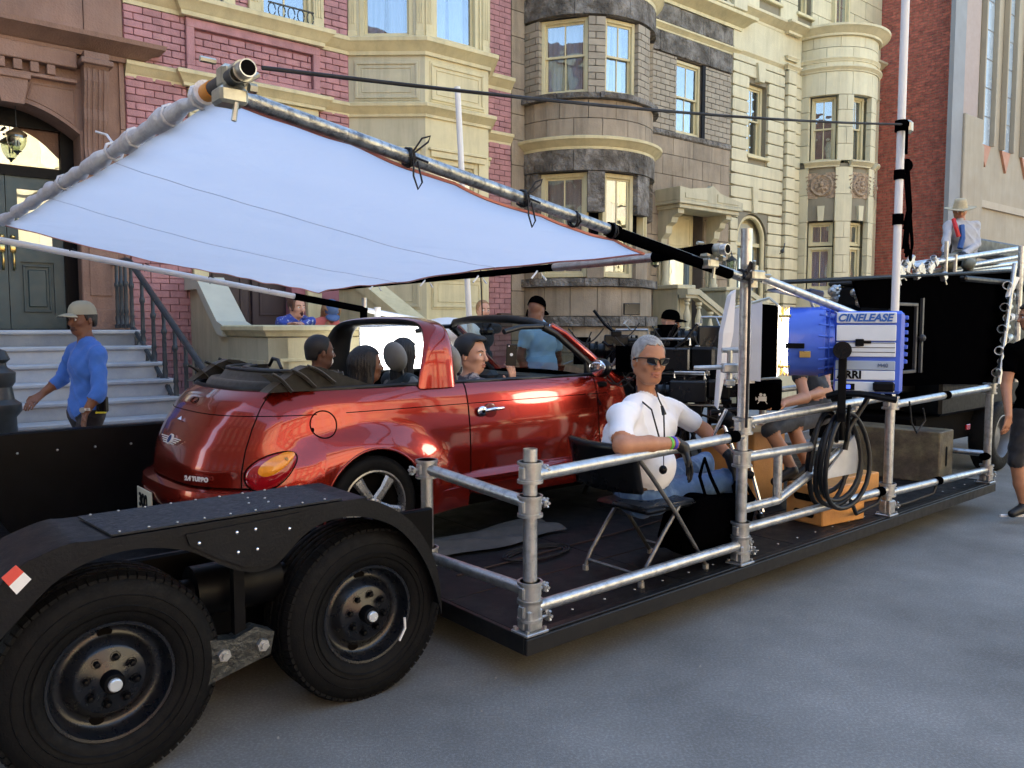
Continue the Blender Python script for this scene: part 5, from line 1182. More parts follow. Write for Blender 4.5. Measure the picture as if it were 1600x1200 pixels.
# barn doors (four leaves) opening towards the beam
h = .245
def leaf(nm, pts, mt, th=.006):
    b = MB(FD); P_ = [Vector(p) for p in pts]; n_ = (P_[1]-P_[0]).cross(P_[2]-P_[0]).normalized()*th; m_ = len(P_)
    b.add(P_+[p+n_ for p in P_], [tuple(range(m_)), tuple(reversed(range(m_, 2*m_)))]+[(i, (i+1) % m_, m_+(i+1) % m_, m_+i) for i in range(m_)]); return part(nm, b, mt, lp)
# FD axes: local x = up (world z) , y = towards/away, z = beam
WB = mat('white_inner_leaf', (.8, .78, .74), .6, var=.05)
leaf('barn_door', [(-h, -h-.01, .36), (h, -h-.01, .36), (h*1.06, -h-.02, .50), (h*.55, -h-.03, .545), (0, -h-.03, .60), (-h*.6, -h-.03, .57), (-h*1.06, -h-.02, .48)], M.blackf)  # near leaf: black from the hinge out to a wavy edge
leaf('barn_door', [(-h*1.1, -h-.045, .46), (h*1.1, -h-.045, .46), (h*.86, -h-.06, .68), (-h*1.02, -h-.06, .68)], mat('grey_leaf', (.42, .45, .52), .6, var=.1))  # near leaf: light grey towards the tip
leaf('barn_door', [(h, -h, .37), (h, h, .37), (h*1.0, h*1.2, .66), (h*.85, -h*1.1, .66)], WB)
leaf('barn_door', [(-h, -h, .37), (-h*1.12, -h*1.1, .68), (-h*1.12, h*1.2, .68), (-h, h, .37)], WB)
leaf('barn_door', [(-h, h, .37), (-h*1.2, h*1.3, .66), (h, h*1.3, .66), (h, h, .37)], WB)
leaf('barn_door', [(-h*1.15, -h*1.12, .50), (-h*.72, -h*1.14, .50), (-h*.85, -h*1.14, .70), (-h*1.2, -h*1.12, .70)], WB)
b = MB(FD); b.tube([(h, -h-.02, .36), (h+.05, -h, .42), (h+.0, -h-.0, .60), (h*.9, -h, .70)], .010, 6); b.tube([(-h-.0, -h-.02, .34), (-h-.02, -h-.02, .62)], .009, 6)
for (x_, z_) in ((h*.95, .64), (-h*1.0, .62)): b.tube([(x_+.03, -h-.05, z_), (x_+.0, -h-.07, z_+.01), (x_-.035, -h-.05, z_)], .008, 6)
part('leaf_clip', b, M.zinc, lp, smooth=50)
# yoke
b = MB(LF); b.tube([(X(1318), -.20, Z(546)), (X(1318), -.26, Z(546))], .058, 22); part('yoke_knob', b, M.plastic, lp, smooth=40)
b = MB(LF); b.box(X(1313), X(1325), -.245, -.225, Z(652), Z(546), .006); b.box(X(1312), X(1326), -.245, .22, Z(655), Z(640), .006); b.box(X(1313), X(1325), .2, .22, Z(652), Z(546), .006)
b.tube([(X(1298), -.2, Z(618)), (X(1312), -.22, Z(612)), (X(1345), -.22, Z(612)), (X(1395), -.2, Z(620))], .022, 8); part('yoke', b, M.black, lp, smooth=40)
b = MB(LF); b.tube([(X(1319), -.01, Z(655)), (X(1321), -.0, Z(690))], .028, 12); b.tube([(X(1314), -.24, Z(655)), (X(1314), -.1, Z(690))], .014, 8); b.tube([(X(1330), -.24, Z(630)), (X(1328), -.05, Z(690))], .012, 8); part('spigot', b, M.black, lp, smooth=40)
# cable coil hanging on the bracket
cb = thing('cable_coil', 'thick black power cable coiled and hung on the lamp bracket above the boxes', 'cable', T(3.1, W0, .35)); 
cc_ = ft(1308, 718, 0)
for kk, (rx, rz, dx, dz, w_) in enumerate(((.30, .33, .0, .0, -.05), (.27, .30, -.02, .02, -.01), (.31, .30, .03, -.03, .03), (.24, .33, -.04, .0, .07), (.29, .27, .03, .02, .10))):
    t = MB(TF); t.tube([(cc_[0]+dx+rx*math.cos(a*math.pi/14+.3), w_-.02+.02*math.sin(a*math.pi/7), cc_[1]+dz+rz*math.sin(a*math.pi/14+.3)) for a in range(28)], .0165, 8, True, True); part('loop', t, M.rubber, cb, smooth=70)
t = MB(TF); a = ft(1378, 603, -.1); t.tube([(a[0], -.12, a[1]), (a[0]-.15, -.1, a[1]-.02), (3.1, -.06, a[1]-.12), (2.93, -.04, 1.0), (2.9, -.03, .85)], .018, 8); part('lead', t, M.rubber, cb, smooth=70)
t = MB(TF); t.tube([(3.0, -.03, .48), (3.15, .0, .36), (3.35, .1, .31), (3.6, .06, .36), (S3-.06, .04, .47)], .014, 8); t.tube([(S3+.1, .12, DZ+.02), (4.2, .1, DZ+.02), (4.6, .06, .3), (4.68, .05, .42)], .012, 8); part('lead', t, M.rubber, cb, smooth=70)
t = MB(TF); t.tube([(3.95, .0, 1.12), (4.0, 0, .95), (4.1, .0, .86), (4.25, 0, .95), (4.2, 0, 1.05)], .007, 6); part('lead', t, M.rope, cb, smooth=70)
# ================================================================== THE CAR
CF = TF @ Matrix.Translation((.13, 2.41, .27))
car = thing('red_convertible', 'glossy red orange retro convertible with its top folded and roll hoop up', 'car', CF @ Vector((1.2, 0, 0)))
def lerp(x, xs_, ys_): return float(np.interp(x, xs_, ys_))
def sm(a, b, x): t = max(0, min(1, (x-a)/(b-a))); return t*t*(3-2*t)
def Wd(z, x=0):
    w = lerp(z, [.15, .25, .40, .60, .75, .88, .96, 1.02, 1.06], [.775, .80, .812, .815, .808, .79, .772, .75, .715])
    return w-.10*sm(1.9, 3.5, x)
def tail(z): return lerp(z, [.15, .30, .45, .60, .72, .84, .94, 1.0, 1.06], [-.93, -.97, -.99, -.985, -.95, -.89, -.825, -.77, -.68])
X0, NE = .10, 3.1
def bulge(x, z, xa=0, amp=.068):
    lx = .66 if x > xa else .86
    if xa > 1: lx = .7
    r = math.hypot((x-xa)/lx, (z-.30)/.53)
    return amp*sm(1.08, .62, r)
def bodypt(p, z, off=0, zs=1):
    """p in [0,1] runs from the middle of the tail round the corner to x=X0, beyond 1 straight forward along the side (right side, y<0)"""
    if p < 1:
        th = p*math.pi/2; c_, s_ = max(math.cos(th), 0)**(2/NE), max(math.sin(th), 0)**(2/NE)
        x = X0-(X0-tail(z))*c_; y = Wd(z)*s_
        nx, ny = -(c_+1e-6)**(NE-1)/(X0-tail(z)), (s_+1e-6)**(NE-1)/Wd(z); L_ = math.hypot(nx, ny); nx /= L_; ny /= L_
    else:
        x = X0+(p-1); y = Wd(z, x); nx, ny = 0, 1
    b = bulge(x, z)*sm(.25, .62, y)+bulge(x, z, 2.616, .06)*(1 if x > 1.6 else 0)+off
    return x+nx*b, y+ny*b
def side(x, z, off=0):
    """point on the right side at given x (forward of the corner start)"""
    if x >= X0: p = 1+x-X0
    else:
        lo, hi = 0, 1
        for _ in range(26):
            mid = (lo+hi)/2
            if bodypt(mid, z)[0] < x: lo = mid
            else: hi = mid
        p = lo
    q = bodypt(p, z, off); return (q[0], -q[1], z)
ZB = 1.045
WR, WZ, WX2 = .352, .32, 2.616
def arch(x, xa=0): 
    d = WR*WR-(x-xa)**2; return WZ+math.sqrt(d)*1.02 if d > 0 else 0
def zlow(x):
    z = .20
    for xa in (0, WX2):
        if abs(x-xa) < WR: z = max(z, arch(x, xa))
    return z
def panelpatch(name, ps, z_lo, z_hi, nz=34, mt=None, off=0, par=car, both=True, thick=.012):
    out = []
    for sg in ((-1, 1) if both else (-1,)):
        mb = MB(CF); nv = nz+1
        vs = []
        for p in ps:
            a0 = z_lo(p) if callable(z_lo) else z_lo; a1 = z_hi(p) if callable(z_hi) else z_hi
            for j in range(nv):
                t = j/nz; z = (a0+(.715-a0)*t/.55 if t < .55 else .715+(a1-.715)*(t-.55)/.45) if a0 < .7 else a0+(a1-a0)*t; q = bodypt(abs(p), z, off); vs.append((q[0], sg*q[1], z))
        fs = [(i*nv+j, (i+1)*nv+j, (i+1)*nv+j+1, i*nv+j+1) for i in range(len(ps)-1) for j in range(nz)]
        if sg > 0: fs = [tuple(reversed(f)) for f in fs]
        mb.add(vs, fs); o = part(name, mb, mt or M.paint, par, smooth=180); out.append(o)
    return out
def px_of(p): return bodypt(p, .5)[0]
PD = 1+.765-X0           # door rear edge
# trunk / tail panel
PT_ = .50
zs_t = lambda p: .50+.0*p
ps = [PT_*(-1+2*i/70) for i in range(71)]
mb = MB(CF); nv = 37; vs = []
for p in ps:
    for j in range(nv):
        z = .50+(ZB-.50)*j/36; q = bodypt(abs(p), z); vs.append((q[0], -q[1]*(1 if p > 0 else -1), z))
mb.add(vs, [(i*nv+j, (i+1)*nv+j, (i+1)*nv+j+1, i*nv+j+1) for i in range(70) for j in range(36)]); tk = part('trunk_lid', mb, M.paint, car, smooth=180)
qps = [PT_+.004+(1-PT_-.004)*i/34 for i in range(34)]+[1+i*.0165 for i in range(1, 300) if 1+i*.0165 < PD-.005]+[PD-.004]
def qlow(p):
    x = px_of(p); 
    return max(zlow(x), .50 if x < -.62 else .30 if x < -.36 else .2)
qps2 = sorted(set(qps+[1+(x-X0) for x in (.351, .3515, .345, .335)]))
# add dense columns near the arch ends
extra = []
for p in [PT_+(1-PT_)*i/400 for i in range(401)]:
    x = px_of(p)
    if -.353 < x < -.28: extra.append(p)
qps2 = sorted(set(qps2+extra))
panelpatch('quarter_panel', qps2, qlow, ZB, 40)
dps = [PD+.004+i*.02 for i in range(200) if PD+.004+i*.02 < 1+2.03-X0]
panelpatch('door', dps, lambda p: .235+(.05*sm(PD+.25, PD, p)), ZB-.0, 40)
fps = [1+2.036-X0+i*.02 for i in range(62)]
fps = sorted(set(fps+[1+WX2-X0+WR*q for q in (-1.001, -.999, -.98, -.95, .95, .98, .999, 1.001)]))
panelpatch('front_fender', fps, lambda p: max(zlow(X0+p-1), .22), lambda p: 1.03-.16*sm(2.3, 3.2, X0+p-1), 26)
# dark inner shell so the gaps read black
for sg in (-1, 1):
    mb = MB(CF); vs = []; P_ = [i/40*1.0 for i in range(41)]+[1+i*.08 for i in range(1, 38)]
    for p in P_:
        for j in range(13):
            z = .24+(ZB-.245)*j/12; q = bodypt(p, z, -.014); zz = max(z, zlow(q[0])+.0) if abs(q[0]) < WR or abs(q[0]-WX2) < WR else z
            vs.append((q[0], sg*q[1], zz))
    mb.add(vs, [(i*13+j, (i+1)*13+j, (i+1)*13+j+1, i*13+j+1) for i in range(len(P_)-1) for j in range(12)]); part('inner_shell', mb, M.gap, car)
mb = MB(CF); mb.box(-.6, 3.2, -.70, .70, .18, .30); mb.box(-.45, .45, -.60, .60, .3, .62); mb.box(2.1, 3.2, -.55, .55, .3, .85); part('underbody', mb, M.gap, car)
ALLOY = mat('grey_alloy_wheel', (.30, .30, .31), .3, metal=.8, var=.2, vs=20)
# wheel wells + wheels
for xa in (0, WX2):
    for sg in (-1, 1):
        w = MB(CF); nn = 24
        w.add([(xa+WR*math.cos(math.pi*i/nn), sg*y, WZ+WR*math.sin(math.pi*i/nn)) for y in (.79, .52) for i in range(nn+1)]+[(xa, sg*.52, .2)], [(i, i+1, nn+2+i, nn+1+i) for i in range(nn)]+[(nn+1+i, nn+2+i, 2*nn+2) for i in range(nn)]); part('wheel_well', w, M.gap, car)
        # arch lip
        l_ = MB(CF); pts = []
        for i in range(25):
            a = math.pi*(.02+.96*i/24); x = xa+WR*math.cos(a); z = WZ+WR*math.sin(a)*1.02; z = max(z, .22)
            if x < X0: s__ = side(x, z, -.002)
            else: q = bodypt(1+x-X0, z, -.002); s__ = (q[0], -q[1], z)
            pts.append((s__[0], s__[1]*(-sg), s__[2]))
        l_.tube(pts, .008, 8); part('arch_lip', l_, M.paint, car, smooth=60)
        Fw = CF @ Matrix.Translation((xa, sg*.845, .315)) @ (Matrix(((1, 0, 0, 0), (0, 0, 1, 0), (0, -1, 0, 0), (0, 0, 0, 1))) if sg < 0 else Matrix(((1, 0, 0, 0), (0, 0, -1, 0), (0, 1, 0, 0), (0, 0, 0, 1))))
        t = MB(Fw); t.lathe([(.215, .03), (.225, .01), (.25, .0), (.285, .002), (.303, .014), (.310, .03), (.312, .05), (.308, .052), (.308, .058), (.312, .06), (.312, .1), (.308, .102), (.308, .108), (.312, .11), (.312, .17), (.29, .2), (.215, .2)], 56); ty = part('tyre', t, M.tyre, car, smooth=40)
        g = MB(Fw)
        for k_ in range(60):
            a = 2*math.pi*k_/60; b2 = a+.075
            g.add([(r_*math.cos(q), r_*math.sin(q), z_) for r_, z_ in ((.3, .012), (.314, .045)) for q in (a, b2)], [(0, 1, 3, 2)])
        part('tread_block', g, M.tyre, ty, kind='stuff')
        r = MB(Fw); r.lathe([(.222, .02), (.225, .008), (.215, .006), (.205, .02), (.198, .06)], 48)
        for k_ in range(5):
            a = 2*math.pi*k_/5+.35; ca, sa = math.cos(a), math.sin(a); ta = (-sa, ca)
            sp_ = []
            for rr_, hw_, z_ in ((.045, .034, .018), (.12, .030, .012), (.20, .040, .016)): sp_ += [(rr_*ca+ta[0]*hw_, rr_*sa+ta[1]*hw_, z_+.012), (rr_*ca+ta[0]*hw_*.55, rr_*sa+ta[1]*hw_*.55, z_), (rr_*ca-ta[0]*hw_*.55, rr_*sa-ta[1]*hw_*.55, z_), (rr_*ca-ta[0]*hw_, rr_*sa-ta[1]*hw_, z_+.012)]
            r.add(sp_, [(0, 4, 5, 1), (1, 5, 6, 2), (2, 6, 7, 3), (4, 8, 9, 5), (5, 9, 10, 6), (6, 10, 11, 7)])
        r.lathe([(0, .008), (.03, .010), (.05, .020), (.055, .04)], 24); rm = part('rim', r, ALLOY, ty, smooth=35)
        d_ = MB(Fw); d_.lathe([(0, .075), (.2, .075)], 32); part('brake_disc', d_, M.gap, ty)
# bumper
def bumper(nm, zlo, zhi, off, mt, pmax):
    for sg in (-1,):
        mb = MB(CF); prof = [(0, zlo), (off*.75, zlo+.005), (off, zlo+(zhi-zlo)*.3), (off, zlo+(zhi-zlo)*.6), (off*.8, zhi-.012), (0, zhi)]
        P_ = [-pmax+2*pmax*i/90 for i in range(91)]; vs = []
        for p in P_:
            fade = sm(pmax, pmax-.12, abs(p))
            for o, z in prof: q = bodypt(abs(p), z, o*fade-.006); vs.append((q[0], -q[1]*(1 if p > 0 else -1), z))
        n_ = len(prof); mb.add(vs, [(i*n_+j, (i+1)*n_+j, (i+1)*n_+j+1, i*n_+j+1) for i in range(90) for j in range(n_-1)]); return part(nm, mb, mt, car, smooth=60)
bumper('rear_bumper', .31, .49, .085, M.paint, .80); bumper('rear_valance', .17, .312, .05, M.paint, .80)
mb = MB(CF); 
for sg in (-1, 1): mb.tube([(*[bodypt(.80+.02*i, .53)[0]][:1], -sg*(bodypt(.80+.02*i, .53, .0)[1]), .535) for i in range(3)], .004, 5)
# licence plate
q = bodypt(0, .33, .085)
Fp = CF @ Matrix.Translation((q[0]-.012, .17, .33)) @ Matrix.Rotation(rad(-90), 4, 'Z')
mb = MB(Fp); mb.box(-.15, .15, -.004, .004, -.075, .075, .002); mb.F = Fp; pl = part('licence_plate', mb, mat('cream_plate', (.6, .56, .42), .5), car)
text('300', .12, Fp @ Matrix.Translation((-.02, -.006, -.005)) @ RX, M.black, pl, name='plate_number', bold=.003)
# shut lines and belt mouldings
def line_on(nm, pts, r, mt, par=car, both=True, sm_=60):
    for sg in ((1, -1) if both else (1,)):
        l_ = MB(CF); l_.tube([(a, b*sg, c) for a, b, c in pts], r, 6); o = part(nm, l_, mt, par, smooth=sm_)
    return o
def sp(p, z, off=0): q = bodypt(p, z, off); return (q[0], -q[1], z)
line_on('belt_moulding', [sp(p, ZB+.004, -.004) for p in [i/30 for i in range(31)]+[1+.08*i for i in range(1, 26)]], .016, M.rubber)
line_on('shut_line', [sp(PD, z, .0005) for z in [.30+.03*i for i in range(26)]], .0045, M.gap)
line_on('shut_line', [sp(PD+.02*i+.0, .30-.05*math.sin(min(1, i/9)*math.pi/2), .0005) for i in range(0, 30)], .004, M.gap)
line_on('shut_line', [sp(1+2.033-X0, z, .0005) for z in [.24+.03*i for i in range(27)]], .004, M.gap)
line_on('shut_line', [sp(PT_+.002, z, .0003) for z in [.50+.03*i for i in range(19)]], .0038, M.gap)
ZL = .905
line_on('feature_line', [sp(p, ZL, -.0005) for p in [i/24*.80 for i in range(25)]], .0032, M.gap)  # thin dark strip drawn for the shade in the body groove
line_on('feature_line', [sp(p, ZL, -.0005) for p in [.915+.085*i/6 for i in range(7)]+[1+.05*i for i in range(1, 42)]], .0032, M.gap)
# fuel door
fx, fz = -.31, .845
pts = []
for i in range(33):
    a = 2*math.pi*i/32; s__ = side(fx+.080*math.cos(a), fz+.080*math.sin(a), .0008); pts.append(s__)
line_on('fuel_door_ring', pts, .0042, M.gap, both=False)
mb = MB(CF); mb.ball(side(fx-.068, fz-.03, 0), (.010, .006, .016), 8, 6); part('fuel_door_notch', mb, M.gap, car)
# tail lamps
def lampmesh(nm, c, a_, b_, tilt, off, mt, zr=(-1, 1), par=car):
    out = None
    for sg in (1, -1):
        mb = MB(CF); vs = []; n_, m_ = 40, 10
        for j in range(m_+1):
            for i in range(n_):
                t = 2*math.pi*i/n_; r = j/m_; u = a_*math.cos(t)*r; v = b_*math.sin(t)*r*(1-.25*math.cos(t))
                if zr[0] > -1 and v < zr[0]*b_: v = zr[0]*b_
                if zr[1] < 1 and v > zr[1]*b_: v = zr[1]*b_
                dx, dz = u*math.cos(tilt)-v*math.sin(tilt), u*math.sin(tilt)+v*math.cos(tilt)
                s__ = sp(max(.02, c[0]+dx), c[1]+dz, off*(1-r*r)**.5+.002)
                vs.append((s__[0], s__[1]*sg, s__[2]))
        fs = [(j*n_+i, j*n_+(i+1) % n_, (j+1)*n_+(i+1) % n_, (j+1)*n_+i) for j in range(m_) for i in range(n_)]
        mb.add(vs, fs); out = part(nm, mb, mt, par, smooth=180)
    return out
TC = (.635, .60); 
lampmesh('tail_lamp', TC, .130, .080, .75, .030, M.redlens)
lampmesh('indicator_lens', (TC[0]+.014, TC[1]+.026), .108, .052, .72, .038, M.amber)
lampmesh('indicator_bulb', (TC[0]+.062, TC[1]+.066), .010, .014, .6, .045, M.brass)
rim_ = []
for i in range(49):
    t = 2*math.pi*i/48; u = .134*math.cos(t); v = .084*math.sin(t)*(1-.25*math.cos(t)); dx, dz = u*math.cos(.75)-v*math.sin(.75), u*math.sin(.75)+v*math.cos(.75); rim_.append(sp(TC[0]+dx, TC[1]+dz, .0015))
line_on('lamp_seal', rim_, .004, M.gap)
# badge, script, lock
SCR = mat('bright_script', (.75, .75, .75), .35, metal=.3, var=0)
def tailframe(y, z):
    for p in range(0, 100):
        q = bodypt(p/200, z)
        if q[1] >= abs(y): break
    q2 = bodypt(p/200, z+.05)
    return CF @ Matrix.Translation((q[0]-.006, y, z)) @ Matrix.Rotation(rad(-90), 4, 'Z') @ Matrix.Rotation(-math.atan2(q2[0]-q[0], .05), 4, 'X')
Fb = tailframe(0, .73) @ Matrix.Diagonal((1.3, 1, 1.3, 1))
mb = MB(Fb)
for sx in (-1, 1):
    for k_ in range(4): mb.box(*sorted((sx*.03, sx*(.135-.02*k_))), -.010, -.004, -.006+.011*(1.5-k_)*.5+k_*-.004+.004, -.001+.011*(1.5-k_)*.5-k_*.004+.004)
mb.tube([(0, .0, .0), (0, -.012, .0)], .026, 20); part('winged_badge', mb, SCR, car, smooth=30)
mb = MB(Fb); mb.tube([(0, -.012, 0), (0, -.0135, 0)], .020, 20); part('badge_centre', mb, mat('badge_blue', (.02, .05, .15), .2), car)
mb = MB(Fb); mb.lathe([(0, -.005), (.02, 0), (.0, .02)], 10, F=Fb @ Matrix.Translation((0, -.004, .10))); mb.tube([(0, -.008, .105), (0, -.001, .105)], .010, 10); part('lock', mb, M.chrome, car)
mb = MB(tailframe(.0, .97)); mb.lathe([(.045, 0), (.05, -.004), (.055, 0)], 24, F=mb.F @ Matrix.Rotation(rad(90), 4, 'X') @ Matrix.Scale(.45, 4, (0, 1, 0))); part('brake_light_ring', mb, M.gap, car)
Ft = tailframe(-.44, .545)
text('2.4 TURBO', .036, Ft @ Matrix.Rotation(rad(28), 4, 'Z') @ Matrix.Translation((0, -.022, 0)) @ RX, SCR, car, name='turbo_script', bold=.002)
# door handle with round cup
hx, hz = .93, .845
mb = MB(CF); c0_ = side(hx+.02, hz-.005, .002); mb.ball(c0_, (.058, .006, .058), 20, 12); part('handle_cup', mb, mat('dark_red_cup', (.14, .006, .006), .3, var=0, coat=.5), car, smooth=60)
mb = MB(CF); a = side(hx-.06, hz, .018); mb.ball(a, (.045, .012, .036), 20, 12); mb.tube([side(hx-.05, hz+.004, .03), side(hx+.03, hz+.012, .038), side(hx+.125, hz+.012, .022)], [.012, .013, .011], 10); part('door_handle', mb, M.chrome, car, smooth=60)
mb = MB(CF); a = side(hx-.06, hz, .031); mb.ball(a, (.012, .005, .012), 12, 8); part('key_barrel', mb, M.gap, car)
# side mouldings (two pointed ribs)
for zc, x0_, th_, pr_ in ((.405, .52, .055, .040), (.345, .50, .026, .024)):
    for sg in (1, -1):
        mb = MB(CF); vs = []; N_ = 40
        for i in range(N_+1):
            x = x0_+(2.22-x0_)*i/N_; f = sm(0, .22, i/N_)**.7; c0 = side(x, zc, 0)
            for dy, dz in ((0, -th_*.5*f), (pr_*f, -th_*.42*f), (pr_*f*1.1, -.1*th_*f), (pr_*.35*f, th_*.62*f), (0, th_*.7*f)): vs.append((c0[0], (c0[1]-dy)*sg, zc+dz+.008*i/N_))
        mb.add(vs, [(i*5+j, (i+1)*5+j, (i+1)*5+j+1, i*5+j+1) for i in range(N_) for j in range(4)]); part('side_moulding', mb, M.paint, car, smooth=40)
# bonnet and cowl
def bon(i, j):
    x = 2.12+1.15*i; y = (-.74+1.48*j)*(1-.18*i*i); return (x, y, 1.03-.13*i-.28*i**4+.035*math.cos((j-.5)*math.pi)*(1-i)+.0)
mb = MB(CF); mb.grid(bon, 24, 20); part('bonnet', mb, M.paint, car, smooth=180)
mb = MB(CF); mb.grid(lambda i, j: (3.0+.36*(1-abs(2*i-1)**3)**.5*(1-.15*j*j), -.73+1.46*i, .22+.66*j), 40, 12); part('front_bumper', mb, M.paint, car, smooth=180)
# sports hoop
hp = [(-.745, 1.02, .38, .69), (-.730, 1.16, .42, .69), (-.705, 1.29, .46, .69), (-.665, 1.39, .49, .69), (-.585, 1.452, .51, .69), (-.44, 1.475, .52, .69), (-.22, 1.485, .53, .69), (0, 1.488, .53, .69)]
hp = hp+[(-y, z, a, b) for y, z, a, b in reversed(hp[:-1])]
mb = MB(CF); mi = MB(CF); vs = []; vi = []
C_ = (0, 1.0)
for y, z, a, b in hp:
    th_ = .05
    L_ = math.hypot(y, (z-.95)*1.3); ny, nz = y/L_, (z-.95)*1.3/L_
    vs += [(a, y, z), (a+.02, y+ny*.018, z+nz*.018), (b-.02, y+ny*.018, z+nz*.018), (b, y, z)]
    vi += [(a, y, z), (a+.01, y-ny*th_, z-nz*th_), (b-.01, y-ny*th_, z-nz*th_), (b, y, z)]
n_ = len(hp)
mb.add(vs, [(i*4+j, (i+1)*4+j, (i+1)*4+j+1, i*4+j+1) for i in range(n_-1) for j in range(3)])
ho = part('roll_hoop', mb, M.paint, car, smooth=180)
md = ho.modifiers.new('sub', 'SUBSURF'); md.levels = md.render_levels = 2
mi.add(vi, [(i*4+j, (i+1)*4+j, (i+1)*4+j+1, i*4+j+1) for i in range(n_-1) for j in range(3)]); hi_ = part('hoop_lining', mi, M.rubber, car, smooth=180); md = hi_.modifiers.new('sub', 'SUBSURF'); md.levels = md.render_levels = 2
for sg in (-1, 1):
    mb = MB(CF); mb.box(.47, .62, sg*.742-.003, sg*.742+.003, 1.075, 1.083); mb.ball((.545, sg*.744, 1.078), (.02, .004, .008), 8, 6); part('hoop_badge', mb, M.chrome, car)
# windscreen frame, header, glass
for sg in (-1, 1):
    a = MB(CF); a.tube([(2.30, sg*.735, .99), (2.02, sg*.70, 1.21), (1.80, sg*.655, 1.375), (1.70, sg*.61, 1.435)], [.045, .032, .028, .026], 10); part('a_pillar', a, M.paint, car, smooth=60)
    a = MB(CF); a.tube([(2.18, sg*.715, 1.02), (1.93, sg*.68, 1.215), (1.73, sg*.64, 1.37), (1.63, sg*.60, 1.425)], [.034, .026, .026, .03], 8); part('pillar_seal', a, M.rubber, car, smooth=60)
    a = MB(CF); a.xz([(1.98, 1.05), (2.2, 1.05), (1.98, 1.20)], sg*.70-.01, sg*.70+.01); part('quarter_corner', a, M.rubber, car)
a = MB(CF); a.tube([(1.66, -.615, 1.425), (1.60, -.5, 1.465), (1.58, -.25, 1.488), (1.575, 0, 1.492), (1.58, .25, 1.488), (1.60, .5, 1.465), (1.66, .615, 1.425)], .032, 10); a.tube([(1.62, -.60, 1.43), (1.42, -.58, 1.425), (1.25, -.585, 1.39)], .02, 8) ; a.tube([(1.62, .60, 1.43), (1.42, .58, 1.425), (1.25, .585, 1.39)], .02, 8); part('windscreen_header', a, M.rubber, car, smooth=60)
def ws(i, j):
    y = -.60+1.2*i; k_ = 1-(abs(2*i-1))**2*.0; x = 2.16-.55*j+.07*(1-abs(2*i-1)**2); return (x, y*(1+.12*(1-j)), 1.02+.43*j+.035*j*(1-abs(2*i-1)**2))
a = MB(CF); a.grid(ws, 14, 8); part('windscreen', a, glass('tinted_screen_glass', (.55, .62, .6), .12), car, smooth=180)
a = MB(CF); a.box(1.5, 1.6, -.05, .05, 1.36, 1.42, .02); a.tube([(1.6, 0, 1.45), (1.55, 0, 1.4)], .01, 6); part('rear_view_mirror', a, M.plastic, car)
# wing mirrors
for sg in (-1, 1):
    a = MB(CF); a.ball((2.0, sg*.86, 1.11), (.055, .10, .075), 16, 12); a.tube([(2.03, sg*.76, 1.06), (2.02, sg*.83, 1.08)], .025, 8); mo = part('wing_mirror', a, M.plastic, car, smooth=60)
    a = MB(CF); a.ball((1.957, sg*.86, 1.112), (.015, .085, .062), 14, 10); part('mirror_glass', a, M.chrome, mo, smooth=60)
# interior
DK = mat('dark_dashboard', (.02, .022, .024), .5, var=.1)
a = MB(CF); a.box(1.72, 2.1, -.68, .68, .80, 1.03, .05); a.box(1.66, 1.8, .10, .60, .90, 1.06, .04); part('dashboard', a, DK, car)
a = MB(CF); a.tube([(1.55+.06*math.sin(t*.4), .35+.18*math.cos(t*.4), .98+.17*math.sin(t*.4)) for t in range(16)], .016, 8, True, True); a.tube([(1.58, .35, .98), (1.75, .35, .92)], .03, 8); part('steering_wheel', a, M.plastic, car, smooth=60)
a = MB(CF); a.box(-.38, 2.0, -.66, .66, .30, .36); part('floor', a, M.gap, car)
for sy in (-.36, .36):
    for nm, xb, hh in (('front_seat', 1.02, 0), ('rear_seat', .06, .02)):
        a = MB(CF); a.box(xb, xb+.50, sy-.24, sy+.24, .45, .60, .06); 
        F2 = CF @ Matrix.Translation((xb+.05, sy, .55)) @ Matrix.Rotation(rad(-14), 4, 'Y'); a.box(-.07, .07, -.24, .24, 0, .50, .06, F2); seat = part(nm, a, M.grayf, car, smooth=40)
        if nm == 'front_seat':
            a = MB(F2); a.ball((-.01, 0, .66), (.075, .135, .125), 20, 14); a.tube([(0, -.05, .48), (0, -.05, .6)], .008, 6); a.tube([(0, .05, .48), (0, .05, .6)], .008, 6); part('headrest', a, M.grayf, seat, smooth=70)
# folded soft top
def boot(i, j):
    th = math.pi*(i-.5)*1.02; 
    cx_ = -.05; rx = .60*(1-.42*j); ry = .69*(1-.25*j)
    z = ZB+.005+.085*math.sin(min(1, j*1.3)*math.pi*.5)+.02*math.sin(j*14)
    return (cx_-rx*abs(math.cos(th))**.75, ry*math.copysign(abs(math.sin(th))**.8, math.sin(th)), z)
a = MB(CF); a.grid(boot, 60, 16); part('soft_top_boot', a, M.softtop, car, smooth=180)
a = MB(CF); a.tube([boot(i/40, 1)[0:2]+(ZB+.10,) for i in range(4, 37)], .014, 8); a.tube([boot(i/40, .55)[0:2]+(ZB+.105,) for i in range(3, 38)], .012, 8); part('soft_top_piping', a, M.rubber, car, smooth=60)
for k_, (x_, z_, L_) in enumerate(((-.58, .0, .16), (-.46, .02, .20), (-.36, .04, .24))):
    for sy in (-1, 1):
        a = MB(CF); a.grid(lambda i, j: (x_-.02+L_*i*.75, sy*(.72-.18*j), ZB+z_+.0+(.11*(1-i)**1.4)+.028*math.sin(i*3.1)-.012*j), 12, 4)
        a.tube([(x_-.02+L_*t/10*.75, sy*.72, ZB+z_+.11*(1-t/10)**1.4+.028*math.sin(t/10*3.1)) for t in range(11)], .011, 6); part('soft_top_fold', a, M.softtop, car, smooth=60)
